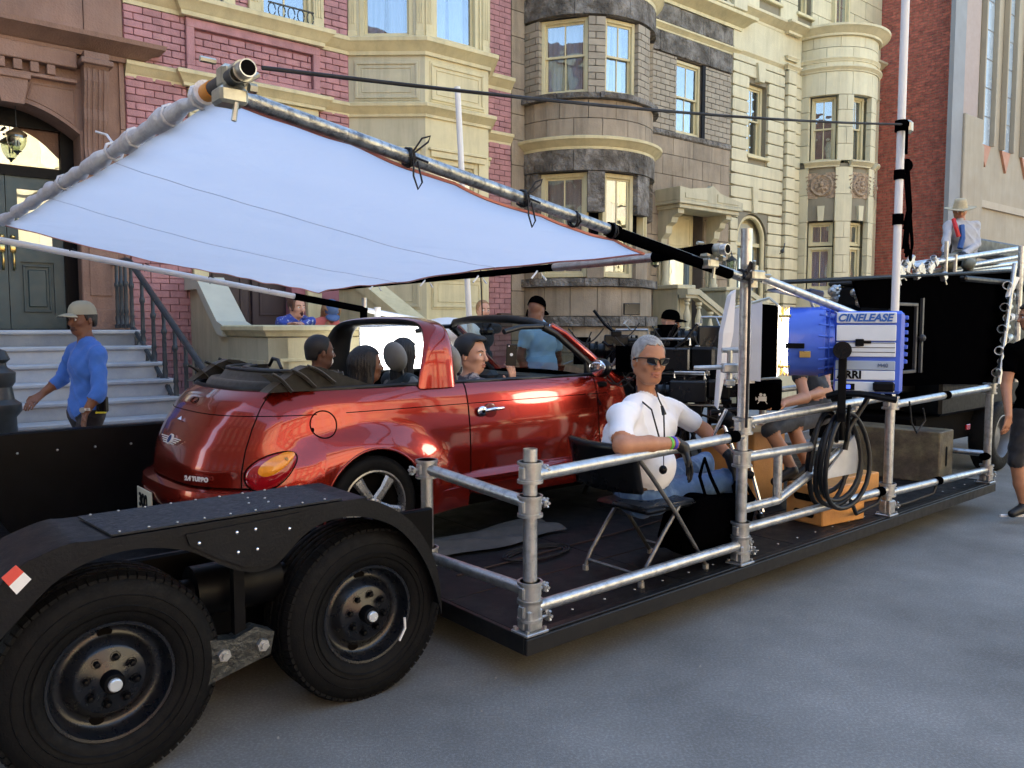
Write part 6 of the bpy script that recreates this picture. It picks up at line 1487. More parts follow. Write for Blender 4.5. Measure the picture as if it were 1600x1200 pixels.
a = MB(CF); a.xz([(-.62, ZB), (.10, ZB+.0), (.02, ZB+.03), (-.28, ZB+.14), (-.36, ZB+.15), (-.44, ZB+.12), (-.58, ZB+.03)], -.70, -.58); part('soft_top_side', a, M.softtop, car); a = MB(CF); a.xz([(-.62, ZB), (.10, ZB+.0), (.02, ZB+.03), (-.28, ZB+.14), (-.36, ZB+.15), (-.44, ZB+.12), (-.58, ZB+.03)], .58, .70); part('soft_top_side', a, M.softtop, car)
a = MB(CF); a.tube([(-.30, -.18, ZB+.11), (-.29, -.10, ZB+.165), (-.28, .0, ZB+.17), (-.27, .08, ZB+.12)], .012, 8); part('grab_strap', a, M.rubber, car, smooth=60)
# ================================================================== PEOPLE: one continuous surface per body from blended shapes
class Sdf:
    def __init__(s): s.p = []
    def cap(s, a, b, ra, rb, lab, k=.03): s.p.append(('c', np.array(a, float), np.array(b, float), ra, rb, lab, k)); return s
    def ell(s, c, r, lab, k=.02, R=None, sub=False):
        s.p.append(('s' if sub else 'e', np.array(c, float), np.array(r, float), np.eye(3) if R is None else np.array(R, float), None, lab, k)); return s
    def build(s, h, disp=None, clip=None):
        lo = np.full(3, 1e9); hi = np.full(3, -1e9)
        for q in s.p:
            if q[0] == 'c': pts = [q[1]-max(q[3], q[4]), q[2]-max(q[3], q[4]), q[1]+max(q[3], q[4]), q[2]+max(q[3], q[4])]
            elif q[0] == 'e': m = q[2].max(); pts = [q[1]-m, q[1]+m]
            else: continue
            lo = np.minimum(lo, np.min(pts, 0)); hi = np.maximum(hi, np.max(pts, 0))
        lo -= 3*h; hi += 3*h; n = np.ceil((hi-lo)/h).astype(int)+1
        ax = [lo[i]+h*np.arange(n[i]) for i in range(3)]
        D = np.full(n, .2, np.float32); Lb = np.zeros(n, np.int8); best = np.full(n, 9., np.float32)
        for q in s.p:
            if q[0] == 'c': m = max(q[3], q[4]); a = np.minimum(q[1], q[2])-m; b = np.maximum(q[1], q[2])+m
            else: m = q[2].max(); a = q[1]-m; b = q[1]+m
            mg = q[6]*1.2+2*h
            i0 = np.maximum(0, ((a-mg-lo)/h).astype(int)); i1 = np.minimum(n, ((b+mg-lo)/h).astype(int)+2)
            if np.any(i1 <= i0): continue
            sl = tuple(slice(i0[i], i1[i]) for i in range(3))
            P = np.stack(np.meshgrid(*[ax[i][i0[i]:i1[i]] for i in range(3)], indexing='ij'), -1)
            if q[0] == 'c':
                ab = q[2]-q[1]; L2 = max(ab@ab, 1e-9); t = np.clip(((P-q[1])@ab)/L2, 0, 1)
                d = np.linalg.norm(P-q[1]-t[..., None]*ab, axis=-1)-(q[3]+(q[4]-q[3])*t)
            else:
                X_ = (P-q[1])@q[3]; k0 = np.linalg.norm(X_/q[2], axis=-1); k1 = np.linalg.norm(X_/q[2]**2, axis=-1); d = k0*(k0-1)/np.maximum(k1, 1e-6)
            d = d.astype(np.float32); k = max(q[6], 1e-4); A = D[sl]
            if q[0] == 's':
                hh = np.clip(.5-.5*(A+d)/k, 0, 1); D[sl] = A*(1-hh)-d*hh+k*hh*(1-hh)
                if q[5] > 0: Lb[sl] = np.where(d < h*1.5, q[5], Lb[sl])
            else:
                hh = np.clip(.5+.5*(A-d)/k, 0, 1); D[sl] = A*(1-hh)+d*hh-k*hh*(1-hh)
                bb = best[sl]; u = d < bb; best[sl] = np.where(u, d, bb); Lb[sl] = np.where(u, q[5], Lb[sl])
        if disp is not None:
            P = np.stack(np.meshgrid(*ax, indexing='ij'), -1); D = D+disp(P, Lb).astype(np.float32)
        if clip is not None:
            P = np.stack(np.meshgrid(*ax, indexing='ij'), -1); D = np.maximum(D, clip(P).astype(np.float32))
        I = D < 0; nx, ny, nz = n
        c = np.zeros((nx-1, ny-1, nz-1), int)
        for dx in (0, 1):
            for dy in (0, 1):
                for dz in (0, 1): c += I[dx:nx-1+dx, dy:ny-1+dy, dz:nz-1+dz]
        act = (c > 0) & (c < 8); idx = -np.ones(act.shape, int); cells = np.argwhere(act); idx[act] = np.arange(len(cells))
        acc = np.zeros((len(cells), 3)); cnt = np.zeros(len(cells))
        cor = [(a, b, c_) for a in (0, 1) for b in (0, 1) for c_ in (0, 1)]
        for a in cor:
            for d in range(3):
                if a[d]: continue
                b = list(a); b[d] = 1
                va = D[cells[:, 0]+a[0], cells[:, 1]+a[1], cells[:, 2]+a[2]]; vb = D[cells[:, 0]+b[0], cells[:, 1]+b[1], cells[:, 2]+b[2]]
                m = (va < 0) != (vb < 0); t = np.where(m, va/np.where(m, va-vb, 1), 0)
                p = np.tile(np.array(a, float), (len(cells), 1)); p[:, d] += t; acc[m] += p[m]; cnt[m] += 1
        V = lo+h*(cells+acc/np.maximum(cnt, 1)[:, None])
        lab = Lb[cells[:, 0], cells[:, 1], cells[:, 2]]; F_ = []; FL = []
        for d in range(3):
            o = [i for i in range(3) if i != d]
            A = I.take(range(0, n[d]-1), d); Bm = I.take(range(1, n[d]), d)
            E_ = np.argwhere(A != Bm)
            E_ = E_[(E_[:, o[0]] > 0) & (E_[:, o[1]] > 0) & (E_[:, o[0]] < n[o[0]]-1) & (E_[:, o[1]] < n[o[1]]-1)]
            if not len(E_): continue
            q = []
            for s0, s1 in ((-1, -1), (0, -1), (0, 0), (-1, 0)):
                e = E_.copy(); e[:, o[0]] += s0; e[:, o[1]] += s1; q.append(idx[e[:, 0], e[:, 1], e[:, 2]])
            q = np.stack(q, 1); flip = A[E_[:, 0], E_[:, 1], E_[:, 2]]
            if d == 1: flip = ~flip
            q[~flip] = q[~flip][:, ::-1]
            F_.append(q)
        F_ = np.concatenate(F_); F_ = F_[(F_ >= 0).all(1)]
        return V, F_, lab
def body_obj(name, sdf, h, mats, parent, disp=None, clip=None):
    V, F_, lab = sdf.build(h, disp, clip)
    Mi = wm(parent).inverted(); R_ = np.array(Mi)[:3, :3]; t_ = np.array(Mi)[:3, 3]; V = V@R_.T+t_
    me = bpy.data.meshes.new(name); me.vertices.add(len(V)); me.vertices.foreach_set('co', V.astype(np.float32).ravel())
    me.loops.add(F_.size); me.loops.foreach_set('vertex_index', F_.astype(np.int32).ravel())
    me.polygons.add(len(F_)); me.polygons.foreach_set('loop_start', np.arange(0, F_.size, 4, dtype=np.int32))
    fl = lab[F_]; mi_ = np.sort(fl, 1)[:, 1]
    for m in mats: me.materials.append(m)
    me.polygons.foreach_set('material_index', np.clip(mi_, 0, len(mats)-1).astype(np.int32)); me.update(calc_edges=True); me.validate()
    me.shade_smooth()
    o = bpy.data.objects.new(name, me); COL.objects.link(o); o.parent = parent; WM[o.name] = wm(parent); return o
def basis(fwd, up=(0, 0, 1)):
    f = np.array(fwd, float); f /= np.linalg.norm(f); u = np.array(up, float); l = np.cross(u, f); l /= np.linalg.norm(l); u = np.cross(f, l); return f, l, u
def skin(name, col): return mat(name, col, .5, var=.07, vs=30, spec=.4)
SKL = skin('tanned_skin', (.40, .185, .10)); SKP = skin('fair_skin', (.50, .27, .185)); SKB = skin('brown_skin', (.17, .075, .043)); SKD = skin('dark_brown_skin', (.065, .030, .018))
def cloth(name, col, **k): return mat(name, col, .8, var=k.get('var', .08), vs=k.get('vs', 12), bump=.1, bs=250, sheen=.1, col2=k.get('col2'), ms=k.get('ms', 8), mix=k.get('mix'))
def head(S, c, f, l, u, sc, sk=0, female=False, mouth_open=0):
    """c = centre of the head; radius about .1 sc; adds skull, jaw, nose, brow, eye hollows, lips, ears"""
    c = np.array(c, float); P = lambda a, b, d: c+sc*(a*f+b*l+d*u); R = np.stack([f, l, u], 1)
    S.ell(P(-.012, 0, .032), np.array([.100, .078, .092])*sc, sk, .01, R)
    S.ell(P(.020, 0, -.030), np.array([.072, .062, .085])*sc, sk, .03*sc, R)
    S.ell(P(.038, 0, -.088), np.array([.044, .042, .030])*sc, sk, .03*sc, R)          # chin
    for s_ in (-1, 1):
        S.cap(P(-.02, s_*.052, -.055), P(.035, s_*.030, -.092), .020*sc, .016*sc, sk, .025*sc)  # jaw line
        S.ell(P(.062, s_*.040, -.022), np.array([.022, .020, .018])*sc, sk, .02*sc, R)       # cheekbone
        S.cap(P(.080, s_*.010, .024), P(.070, s_*.048, .026), .010*sc, .008*sc, sk, .012*sc)   # brow
        S.ell(P(.094, s_*.032, .004), np.array([.018, .016, .010])*sc, 0, .010*sc, R, sub=True)   # eye hollow
        S.ell(P(-.010, s_*.080, -.008), np.array([.016, .008, .030])*sc, sk, .006, R)        # ear
        S.ell(P(-.006, s_*.086, -.004), np.array([.007, .005, .016])*sc, 0, .003, R, sub=True)
        S.ell(P(.103, s_*.011, -.031), np.array([.010, .008, .007])*sc, sk, .005, R)          # nostril wing
    S.cap(P(.088, 0, .012), P(.108, 0, -.024), .0085*sc, .0118*sc, sk, .012*sc)               # nose
    S.ell(P(.088, 0, -.060), np.array([.015, .024, .006])*sc, 5, .008*sc, R); S.ell(P(.085, 0, -.072), np.array([.015, .019, .006])*sc, 5, .008*sc, R)
    S.ell(P(.106, 0, -.0665-.004*mouth_open), np.array([.020, .020, .0022+.014*mouth_open])*sc, 6 if mouth_open else 0, .003, R, sub=True)
def eyes(par, c, f, l, u, sc, col=(.03, .015, .01)):
    c = np.array(c, float); P = lambda a, b, d: Vector(c+sc*(a*f+b*l+d*u))
    for s_ in (-1, 1):
        e = MB(); e.ball(P(.074, s_*.031, .004), .0125*sc, 12, 8); o = part('eye', e, EYEW, par, smooth=180)
        e = MB(); e.ball(P(.0835, s_*.031, .004), .0055*sc, 8, 6); part('iris', e, EYED, o, smooth=180)
        e = MB(); e.tube([P(.091, s_*.014, .024), P(.089, s_*.034, .031), P(.076, s_*.052, .026)], .0035*sc, 6); part('eyebrow', e, HAIRB, par, smooth=60)
EYEW = mat('eye_white', (.7, .68, .65), .2, var=0); EYED = mat('dark_iris', (.02, .012, .01), .1, var=0); HAIRB = mat('dark_brown_hair', (.015, .009, .007), .55, var=.5, vs=60, bump=.6, bs=160, spec=.5)
HAIRK = mat('black_hair', (.006, .005, .006), .5, var=.4, vs=60, bump=.5, bs=160, spec=.5)
HAIRG = mat('silver_grey_hair', (.40, .39, .36), .6, var=.4, vs=70, bump=.8, bs=180, col2=(.22, .22, .22), ms=35)
HAIRC = mat('chestnut_hair', (.07, .025, .014), .5, var=.5, vs=50, bump=.6, bs=150, spec=.5); HAIRF = mat('sandy_hair', (.30, .17, .08), .6, var=.3, vs=60, bump=.5, bs=160)
def hairdo(par, c, f, l, u, sc, m, style, h=.008):
    c = np.array(c, float); P = lambda a, b, d: c+sc*(a*f+b*l+d*u); R = np.stack([f, l, u], 1); S = Sdf()
    if style in ('short', 'buzz', 'spiky'):
        t = {'short': .012, 'buzz': .005, 'spiky': .004}[style]
        S.ell(P(-.016, 0, .038), (np.array([.100, .079, .092])+t)*sc, 0, .01, R)
        S.ell(P(-.060, 0, -.02), np.array([.052, .066, .058])*sc, 0, .02, R)
        if style == 'short': S.ell(P(.055, 0, .098), np.array([.045, .060, .030])*sc, 0, .02, R)
        for s_ in (-1, 1): S.cap(P(.012, s_*.074, .02), P(.014, s_*.071, -.012), .010*sc, .006*sc, 0, .01)
        def clip(Q):
            q = (Q-c)@R/sc; x, y, z = q[..., 0], np.abs(q[..., 1]), q[..., 2]
            jag = .003*np.sin(q[..., 1]*240)+.003*np.sin(q[..., 1]*130+1)
            face = np.minimum(x-(.016+.46*np.maximum(0, z-.004))+jag, (.090 if style != 'spiky' else .086)+jag-.10*np.maximum(0, y-.045)-z)
            side_ = face
            low = -.055-z; lowf = np.minimum(x+.045, -.008-z)
            return np.maximum(np.maximum(face, side_), np.maximum(low, lowf))*sc
        dsp = None
        if style == 'spiky':
            def dsp(Q, Lb):
                q = (Q-c)@R/sc; ph = np.sin(q[..., 0]*260+3*np.sin(q[..., 1]*60))*np.sin(q[..., 1]*270+q[..., 0]*40)
                return -(.0004+.005*np.clip((q[..., 2]-.095)*25, 0, 1))*ph*sc*np.clip((q[..., 2]-.0)*30, .2, 1)
        return body_obj('hair', S, h, [m], par, dsp, clip)
    if style in ('long', 'bob'):
        S.ell(P(-.020, 0, .038), (np.array([.103, .083, .095])+.012)*sc, 0, .01, R)
        ln = -.22 if style == 'long' else -.13
        S.cap(P(-.055, 0, .0), P(-.07, 0, ln), .085*sc, .07*sc, 0, .05*sc)
        for s_ in (-1, 1): S.cap(P(-.005, s_*.070, .03), P(-.012, s_*.082, ln), .034*sc, .030*sc, 0, .04*sc); S.cap(P(-.01, s_*.06, .08), P(.05, s_*.058, .065), .035*sc, .02*sc, 0, .03*sc)
        def clip(Q):
            q = (Q-c)@R/sc; x, y, z = q[..., 0], np.abs(q[..., 1]), q[..., 2]
            return np.minimum(x-.040, .075-z)*sc
        def dsp(Q, Lb):
            q = (Q-c)@R/sc; return .0035*np.sin(np.arctan2(q[..., 1], -q[..., 0]-.0)*34+q[..., 2]*12)*sc
        return body_obj('hair', S, h, [m], par, dsp, clip)
    if style == 'updo':
        S.ell(P(-.018, 0, .038), (np.array([.103, .082, .095])+.008)*sc, 0, .01, R); S.ell(P(-.115, 0, .05), np.array([.045, .05, .05])*sc, 0, .02, R)
        for s_ in (-1, 1): S.cap(P(.03, s_*.068, .07), P(.03, s_*.078, -.04), .014*sc, .010*sc, 0, .02)
        for i in range(7): a = i*.9; S.ell(P(-.10+.03*math.cos(a), .045*math.sin(a), .06+.045*math.cos(a*1.7)), np.array([.022]*3)*sc, 0, .01, R)
        def clip(Q):
            q = (Q-c)@R/sc; x, y, z = q[..., 0], np.abs(q[..., 1]), q[..., 2]
            return np.minimum(np.minimum(x-.05, .082-z), .076-y)*sc
        return body_obj('hair', S, h, [m], par, None, clip)
def cap_hat(par, c, f, l, u, sc, m, brim=True, back=False, wide=False):
    F = Matrix(((f[0], l[0], u[0], c[0]), (f[1], l[1], u[1], c[1]), (f[2], l[2], u[2], c[2]), (0, 0, 0, 1))) @ Matrix.Diagonal((sc, sc, sc, 1)) @ Matrix.Rotation(math.pi if back else 0, 4, 'Z')
    b = MB(F)
    prof = [(0, .150), (.03, .148), (.06, .138), (.085, .115), (.098, .085), (.103, .05), (.105, .042)]
    if wide: prof = [(0, .165), (.05, .163), (.072, .15), (.082, .12), (.092, .06), (.10, .04), (.15, .028), (.19, .024), (.20, .03), (.19, .020), (.15, .022), (.10, .034)]
    vs = []; n_ = 28
    for r, z in prof:
        for k in range(n_): t = 2*math.pi*k/n_; vs.append((-.008+r*1.06*math.cos(t), r*.86*math.sin(t) if not wide else r*.93*math.sin(t), z+(.018*abs(math.sin(t)) if wide and r > .14 else 0)))
    b.add(vs, [(i*n_+k, i*n_+(k+1) % n_, (i+1)*n_+(k+1) % n_, (i+1)*n_+k) for i in range(len(prof)-1) for k in range(n_)])
    o = part('hat' if wide else 'cap', b, m, par, smooth=60)
    if brim and not wide:
        b = MB(F); b.add([(.06+.0+(.100+.0)*math.cos(t)*j/4*1.0+.03, .078*math.sin(t)*(.55+.45*j/4), .052-.020*(j/4)**2-.012*math.sin(t)**2) for j in range(5) for t in [(-.5+i/14)*math.pi for i in range(15)]], [(j*15+i, j*15+i+1, (j+1)*15+i+1, (j+1)*15+i) for j in range(4) for i in range(14)])
        o2 = part('cap_brim', b, m, o, smooth=60)
        sd_ = o2.modifiers.new('solid', 'SOLIDIFY'); sd_.thickness = .004
    return o
def hand(S, w, pal, up_, sc, lab, curl=.6, side_=1, grip=0):
    """w wrist, pal unit direction from wrist to knuckles, up_ back-of-hand normal"""
    w = np.array(w, float); d = np.array(pal, float); d /= np.linalg.norm(d); n_ = np.array(up_, float); n_ -= d*(n_@d); n_ /= np.linalg.norm(n_); t = np.cross(d, n_)*side_
    for i, o in enumerate((-.030, -.010, .010, .028)): S.cap(w+t*o*.6*sc+d*.005*sc, w+d*(.085-.006*abs(i-1))*sc+t*o*sc, .014*sc, .011*sc, lab, .012*sc)
    for i, (o, L_) in enumerate(((-.034, .062), (-.011, .075), (.011, .080), (.032, .072))):
        p = w+d*(.088)*sc+t*o*sc; a = curl*(.55+.12*i)+grip; dd = d; 
        for j, f_ in enumerate((.45, .32, .23)):
            ca, sa = math.cos(a*(j+1)*.75), math.sin(a*(j+1)*.75); v = d*ca-n_*sa; q = p+v*L_*f_*sc*1.15; S.cap(p, q, (.0098-.001*j)*sc, (.009-.001*j)*sc, lab, .004); p = q
    p = w+d*.028*sc+t*.030*sc; q = p+(d*.5+t*.75-n_*.35)*.042*sc; r = q+(d*.8+t*.15-n_*.45)*.034*sc; S.cap(p-d*.02*sc-t*.012*sc, q, .014*sc, .0115*sc, lab, .01*sc); S.cap(q, r, .0105*sc, .009*sc, lab, .006)
def pts(**k): return {a: np.array(b, float) for a, b in k.items()}
def torso(S, J, sc, lab, fat=1.0, k=.05, low=None):
    """chest/waist/hips from neck, chest, pelvis and shoulders sL sR, hips hL hR"""
    nk, ch, pe = J['neck'], J['chest'], J['pelvis']; up = ch-pe; up /= np.linalg.norm(up)
    l = J['sL']-J['sR']; l -= up*(l@up); l /= np.linalg.norm(l); f = np.cross(l, up); R = np.stack([f, l, up], 1); sw = np.linalg.norm(J['sL']-J['sR'])/2
    S.ell(ch, np.array([.118*fat*sc, max(.10*sc, sw-.02*sc), .165*sc]), lab, k, R); S.ell(ch*.45+pe*.55+f*.015*sc*fat, np.array([.122*fat*sc, .160*sc*(.6+.4*fat), .15*sc]), lab, k, R)
    S.ell(pe+up*(.05 if low is None else -.02)*sc, np.array([.120*fat*sc, .170*sc, .10*sc]), lab if low is None else low, k, R)
    for s_ in ('sL', 'sR'): S.cap(nk-up*.03*sc, J[s_]-up*.01*sc, .055*sc, .062*sc, lab, .04*sc)
    return f, l, up
def folds(amp, labs, fx=38):
    def d(P, Lb):
        m = np.isin(Lb, labs); x, y, z = P[..., 0], P[..., 1], P[..., 2]
        v = np.sin(fx*.8*(z+.6*x)+4*np.sin(7*y+3*z))*np.sin(fx*.35*(x-y)+2.5*np.sin(9*z)); v2 = np.sin(fx*1.7*(z*.7-x*.5+y*.4)+3*np.sin(11*x))
        rd = (1-np.abs(np.sin(13*(x*.8-y*.7+z*.55)+2.2*np.sin(6*z+4*x)+1.4*np.sin(9*y))))**4
        return np.where(m, amp*(.5*v+.35*v2-1.1*rd), 0)
    return d
DEN = cloth('blue_denim', (.040, .095, .22), col2=(.12, .21, .36), ms=6, mix=(.5, .7)); WHT = cloth('white_cotton', (.78, .79, .83), var=.03)
GLV = mat('black_glove', (.005, .005, .006), .5, var=.2, vs=20, spec=.4); TRK = cloth('black_trousers', (.012, .010, .014)); BLUS = cloth('blue_shirt', (.045, .15, .52)); SHOE = mat('black_shoe', (.006, .006, .007), .5, var=.2)
LIP = mat('lip', (.34, .135, .09), .45, var=0); LIPD = mat('dark_lip', (.07, .028, .022), .45, var=0); MOUTH = mat('mouth_dark', (.04, .008, .008), .5, var=0)
def P_(px, py, w): q = onplane(TF, px, py, w); return np.array(TF @ q)
TFR = np.array(TF)[:3, :3]
def dirT(s, w, z): v = TFR@np.array([s, w, z], float); return v/np.linalg.norm(v)
# ---- 1: seated man in the white T-shirt
def seated_man():
    sc = 1.13; t = thing('person', 'grey haired man in sunglasses, white t-shirt and jeans leaning on the pipe railing', 'person', T(1.2, .35, DZ))
    J = pts(head=P_(1014, 564, .35), neck=P_(1010, 618, .40), chest=P_(1003, 672, .42), pelvis=P_(1003, 768, .44), sR=P_(970, 650, .22), sL=P_(1056, 642, .60))
    S = Sdf(); f, l, up = torso(S, J, sc, 1, 1.15, low=2)
    S.ell(J['chest']*.4+J['pelvis']*.6+f*.05, np.array([.13, .165, .15]), 1, .05, np.stack([f, l, up], 1))
    hf = dirT(-.42, -1, -.05); F, L_, U_ = basis(hf, (0.06, 0, 1)); head(S, J['head'], F, L_, U_, 1.13, 0)
    S.cap(J['neck']-up*.05, J['head']-U_*.07-F*.035, .060, .052, 0, .015)
    for q_ in (-1, 1): S.cap(J['head']-U_*.060+L_*q_*.055-F*.01, J['head']-U_*.098+L_*q_*.026+F*.045, .022, .022, 0, .02)
    S.ell(J['head']-U_*.098+F*.055, (.024, .024, .018), 0, .02); S.ell(J['pelvis']*.55+J['chest']*.45+f*.06, (.13, .15, .13), 1, .05)
    # near arm: forearm resting on the rail
    eR = P_(972, 697, .07); wR = P_(1056, 692, .03)
    S.cap(J['sR'], J['sR']*.38+eR*.62, .066, .064, 1, .03); S.cap(J['sR']*.45+eR*.55, eR, .048, .044, 0, .012); S.cap(eR, eR*.5+wR*.5+np.array([0, 0, .004]), .050, .044, 0, .02); S.cap(eR*.5+wR*.5, wR, .044, .030, 0, .02)
    gR = wR+dirT(.5, -.25, -.5)*.03
    S.cap(wR+dirT(1, 0, 0)*.0, P_(1068, 700, .02), .033, .036, 3, .01); hand(S, P_(1068, 700, .02), P_(1083, 745, .0)-P_(1068, 700, .02), dirT(.8, -.5, .25), 1.12, 3, .35, 1)
    # far arm reaching to the post
    eL = P_(1100, 672, .50); wL = P_(1140, 712, .30)
    S.cap(J['sL'], J['sL']*.45+eL*.55, .066, .066, 1, .03); S.cap(J['sL']*.5+eL*.5, eL, .050, .046, 0, .012); S.cap(eL, wL, .048, .032, 0, .02)
    S.cap(wL, P_(1146, 728, .28), .035, .038, 3, .01); hand(S, P_(1146, 728, .28), P_(1158, 775, .22)-P_(1146, 728, .28), dirT(.3, -.9, .3), 1.12, 3, .3, -1)
    # legs
    hR = J['pelvis']-l*.10-up*.01; hL = J['pelvis']+l*.10-up*.01; kR = P_(1135, 752, .34); kL = P_(1100, 722, .72)
    for h_, k_, a_ in ((hR, kR, P_(1150, 868, .30)), (hL, kL, P_(1108, 850, .62))):
        S.cap(h_, h_*.4+k_*.6, .098, .082, 2, .04); S.cap(h_*.4+k_*.6, k_, .082, .070, 2, .03); S.cap(k_, a_, .066, .050, 2, .03); S.cap(a_, a_+dirT(1, -.1, -.1)*.17, .045, .036, 4, .01)
    S.ell(J['pelvis']-up*.03+f*.02, np.array([.165, .205, .115]), 2, .02, np.stack([f, l, up], 1))
    body_obj('body', S, .0078, [SKL, WHT, DEN, GLV, SHOE, LIP, MOUTH], t, folds(.013, [1, 2], 22))
    hairdo(t, J['head'], F, L_, U_, 1.13, HAIRG, 'spiky', .005)
    P = lambda a, b, d: Vector(J['head']+1.13*(a*F+b*L_+d*U_))
    g = MB()
    for s_ in (-1, 1):
        g.add([P(.112, s_*.007, .017), P(.112, s_*.032, .022), P(.098, s_*.062, .019), P(.096, s_*.062, .0), P(.108, s_*.038, -.016), P(.113, s_*.012, -.012), P(.093, s_*.01, .014), P(.094, s_*.03, .017), P(.084, s_*.054, .015), P(.083, s_*.054, .002), P(.09, s_*.034, -.011), P(.095, s_*.012, -.008)], [(0, 1, 2, 3, 4, 5), (0, 6, 7, 1), (1, 7, 8, 2), (2, 8, 9, 3), (3, 9, 10, 4), (4, 10, 11, 5), (5, 11, 6, 0)])
    go = part('sunglasses', g, mat('dark_sunglass_lens', (.005, .0045, .006), .2, var=0, spec=.4), t)
    g = MB()
    for s_ in (-1, 1): g.tube([P(.113, s_*.006, .018), P(.113, s_*.032, .0235), P(.099, s_*.063, .021), P(.06, s_*.080, .018), P(.02, s_*.084, .012), P(-.005, s_*.088, .004)], .0042, 6)
    g.tube([P(.102, -.008, .015), P(.106, 0, .014), P(.102, .008, .015)], .003, 6); part('spectacle_frame', g, M.plastic, go, smooth=60)
    g = MB(); n0 = Vector(J['neck']); fw = Vector(dirT(.6, -.8, 0))
    g.tube([P(-.02, -.05, -.135), P(.045, -.07, -.19), Vector(P_(1018, 640, .14)), Vector(P_(1029, 680, .11)), Vector(P_(1037, 712, .18))], .005, 6); g.tube([P(-.0, .05, -.14), P(.055, .045, -.19), Vector(P_(1037, 640, .18)), Vector(P_(1038, 680, .13)), Vector(P_(1037, 712, .18))], .005, 6)
    g.tube([Vector(P_(1037, 712, .17)), Vector(P_(1037, 730, .16))], .003, 5); part('lanyard', g, M.rope, t, smooth=60)
    g = MB(); q = Vector(P_(1036, 734, .16)); g.ball(q, (.024, .024, .026), 12, 8); part('viewing_glass', g, M.plastic, t, smooth=60)
    g = MB(); a = Vector(P_(1034, 634, .21)); g.tube([a, Vector(P_(1038, 648, .20))], [.008, .014], 8); part('lanyard_clip', g, M.plastic, t)
    wv = Vector(wR); dv = (Vector(wR)-Vector(eR)).normalized()
    for o_, c_, nm in ((-.055, (.12, .45, .05), 'green_wristband'), (-.025, (.08, .06, .5), 'blue_wristband')):
        g = MB(); g.tube([wv+dv*(o_-.009), wv+dv*(o_+.009)], .037, 18); part('wristband', g, mat(nm, c_, .4, var=0), t, smooth=40)
    g = MB(); wv = Vector(wL); dv = (Vector(wL)-Vector(eL)).normalized(); g.tube([wv-dv*.03, wv-dv*.012], .037, 16); part('watch_strap', g, M.rubber, t)
    g = MB(); pel = J['pelvis']; 
    g.tube([Vector(pel+up*.065-f*.01+l*(.172*math.sin(a*.262))+f*(.135*math.cos(a*.262))) for a in range(24)], .017, 8, True, True); part('belt', g, mat('brown_leather_belt', (.07, .035, .02), .5), t, smooth=60)
    return J
MJ = seated_man()
# folding chair
fc = thing('folding_chair', 'black folding chair with bent metal legs carrying the man in the white t-shirt', 'chair', T(1.22, .34, DZ))
c = MB(TF)
bw = .43; w0 = .12
CHM = mat('grey_chair_tube', (.16, .155, .15), .4, metal=.7, var=.3, vs=20)
for w_ in (w0, w0+bw):
    c = MB(TF); c.tube([(.88, w_, 1.02), (1.02, w_, .88), (1.26, w_, .62), (1.50, w_, .32), (1.54, w_, DZ+.02)], .0125, 10); part('leg', c, CHM, fc, smooth=60)
    c = MB(TF); c.tube([(1.30, w_+.02, .66), (1.16, w_+.02, .52), (1.02, w_+.02, .36), (.985, w_+.02, .30), (.975, w_+.02, DZ+.02)], .0125, 10); part('leg', c, CHM, fc, smooth=60)
    c = MB(TF); c.tube([(.975, w_+.02, DZ), (.975, w_+.02, DZ+.03)], .019, 10); part('foot', c, M.galv, fc); c = MB(TF); c.tube([(1.54, w_, DZ), (1.54, w_, DZ+.03)], .019, 10); part('foot', c, M.galv, fc)
c = MB(TF); c.tube([(.99, w0+.02, .31), (.99, w0+bw+.02, .31)], .011, 8); part('stretcher', c, CHM, fc, smooth=60)
c = MB(TF); c.tube([(1.49, w0, .34), (1.49, w0+bw, .34)], .011, 8); part('stretcher', c, CHM, fc, smooth=60)
c = MB(TF); c.box(1.02, 1.46, w0+.01, w0+bw-.01, .645, .685, .018); part('seat', c, M.plastic, fc, smooth=40)
Fk = TF @ Matrix.Translation((.93, w0+bw/2, .93)) @ Matrix.Rotation(rad(-14), 4, 'Y')
c = MB(Fk); c.grid(lambda i, j: (-.03-.035*math.sin(math.pi*i), (i-.5)*(bw+.06), -.13+.28*j), 16, 8); bo = part('backrest', c, M.plastic, fc, smooth=60); md = bo.modifiers.new('s', 'SOLIDIFY'); md.thickness = .025
# bag
bg = thing('black_bag', 'large black cloth bag hanging over the railing in front of the seated man', 'bag', T(1.6, .1, DZ))
ol = [(1092, 770), (1112, 774), (1140, 778), (1178, 768), (1174, 788), (1164, 812), (1160, 845), (1135, 858), (1100, 862), (1062, 872), (1058, 850), (1068, 812), (1080, 785)]
pl_ = [ft(x, y, .20) for x, y in ol]; c = MB(TF); n_ = len(pl_); cx_ = sum(p[0] for p in pl_)/n_; cz_ = sum(p[1] for p in pl_)/n_
vs = []
rings = ((1.0, .20), (1.02, .17), (.92, .13), (.55, .105), (.0, .10)); 
for s_, y_ in rings: vs += [(cx_+(x-cx_)*s_+.01*math.sin(k*2+y_*30), y_+.012*math.sin(k*1.9+s_*7), cz_+(z-cz_)*s_) for k, (x, z) in enumerate(pl_)]
for s_, y_ in ((1.0, .30), (.9, .38)): vs += [(cx_+(x-cx_)*s_, y_, cz_+(z-cz_)*s_) for x, z in pl_]
fs = [(i*n_+k, i*n_+(k+1) % n_, (i+1)*n_+(k+1) % n_, (i+1)*n_+k) for i in range(4) for k in range(n_)]+[(k, 5*n_+k, 5*n_+(k+1) % n_, (k+1) % n_) for k in range(n_)]+[(5*n_+k, 6*n_+k, 6*n_+(k+1) % n_, 5*n_+(k+1) % n_) for k in range(n_)]+[tuple(6*n_+k for k in range(n_))]
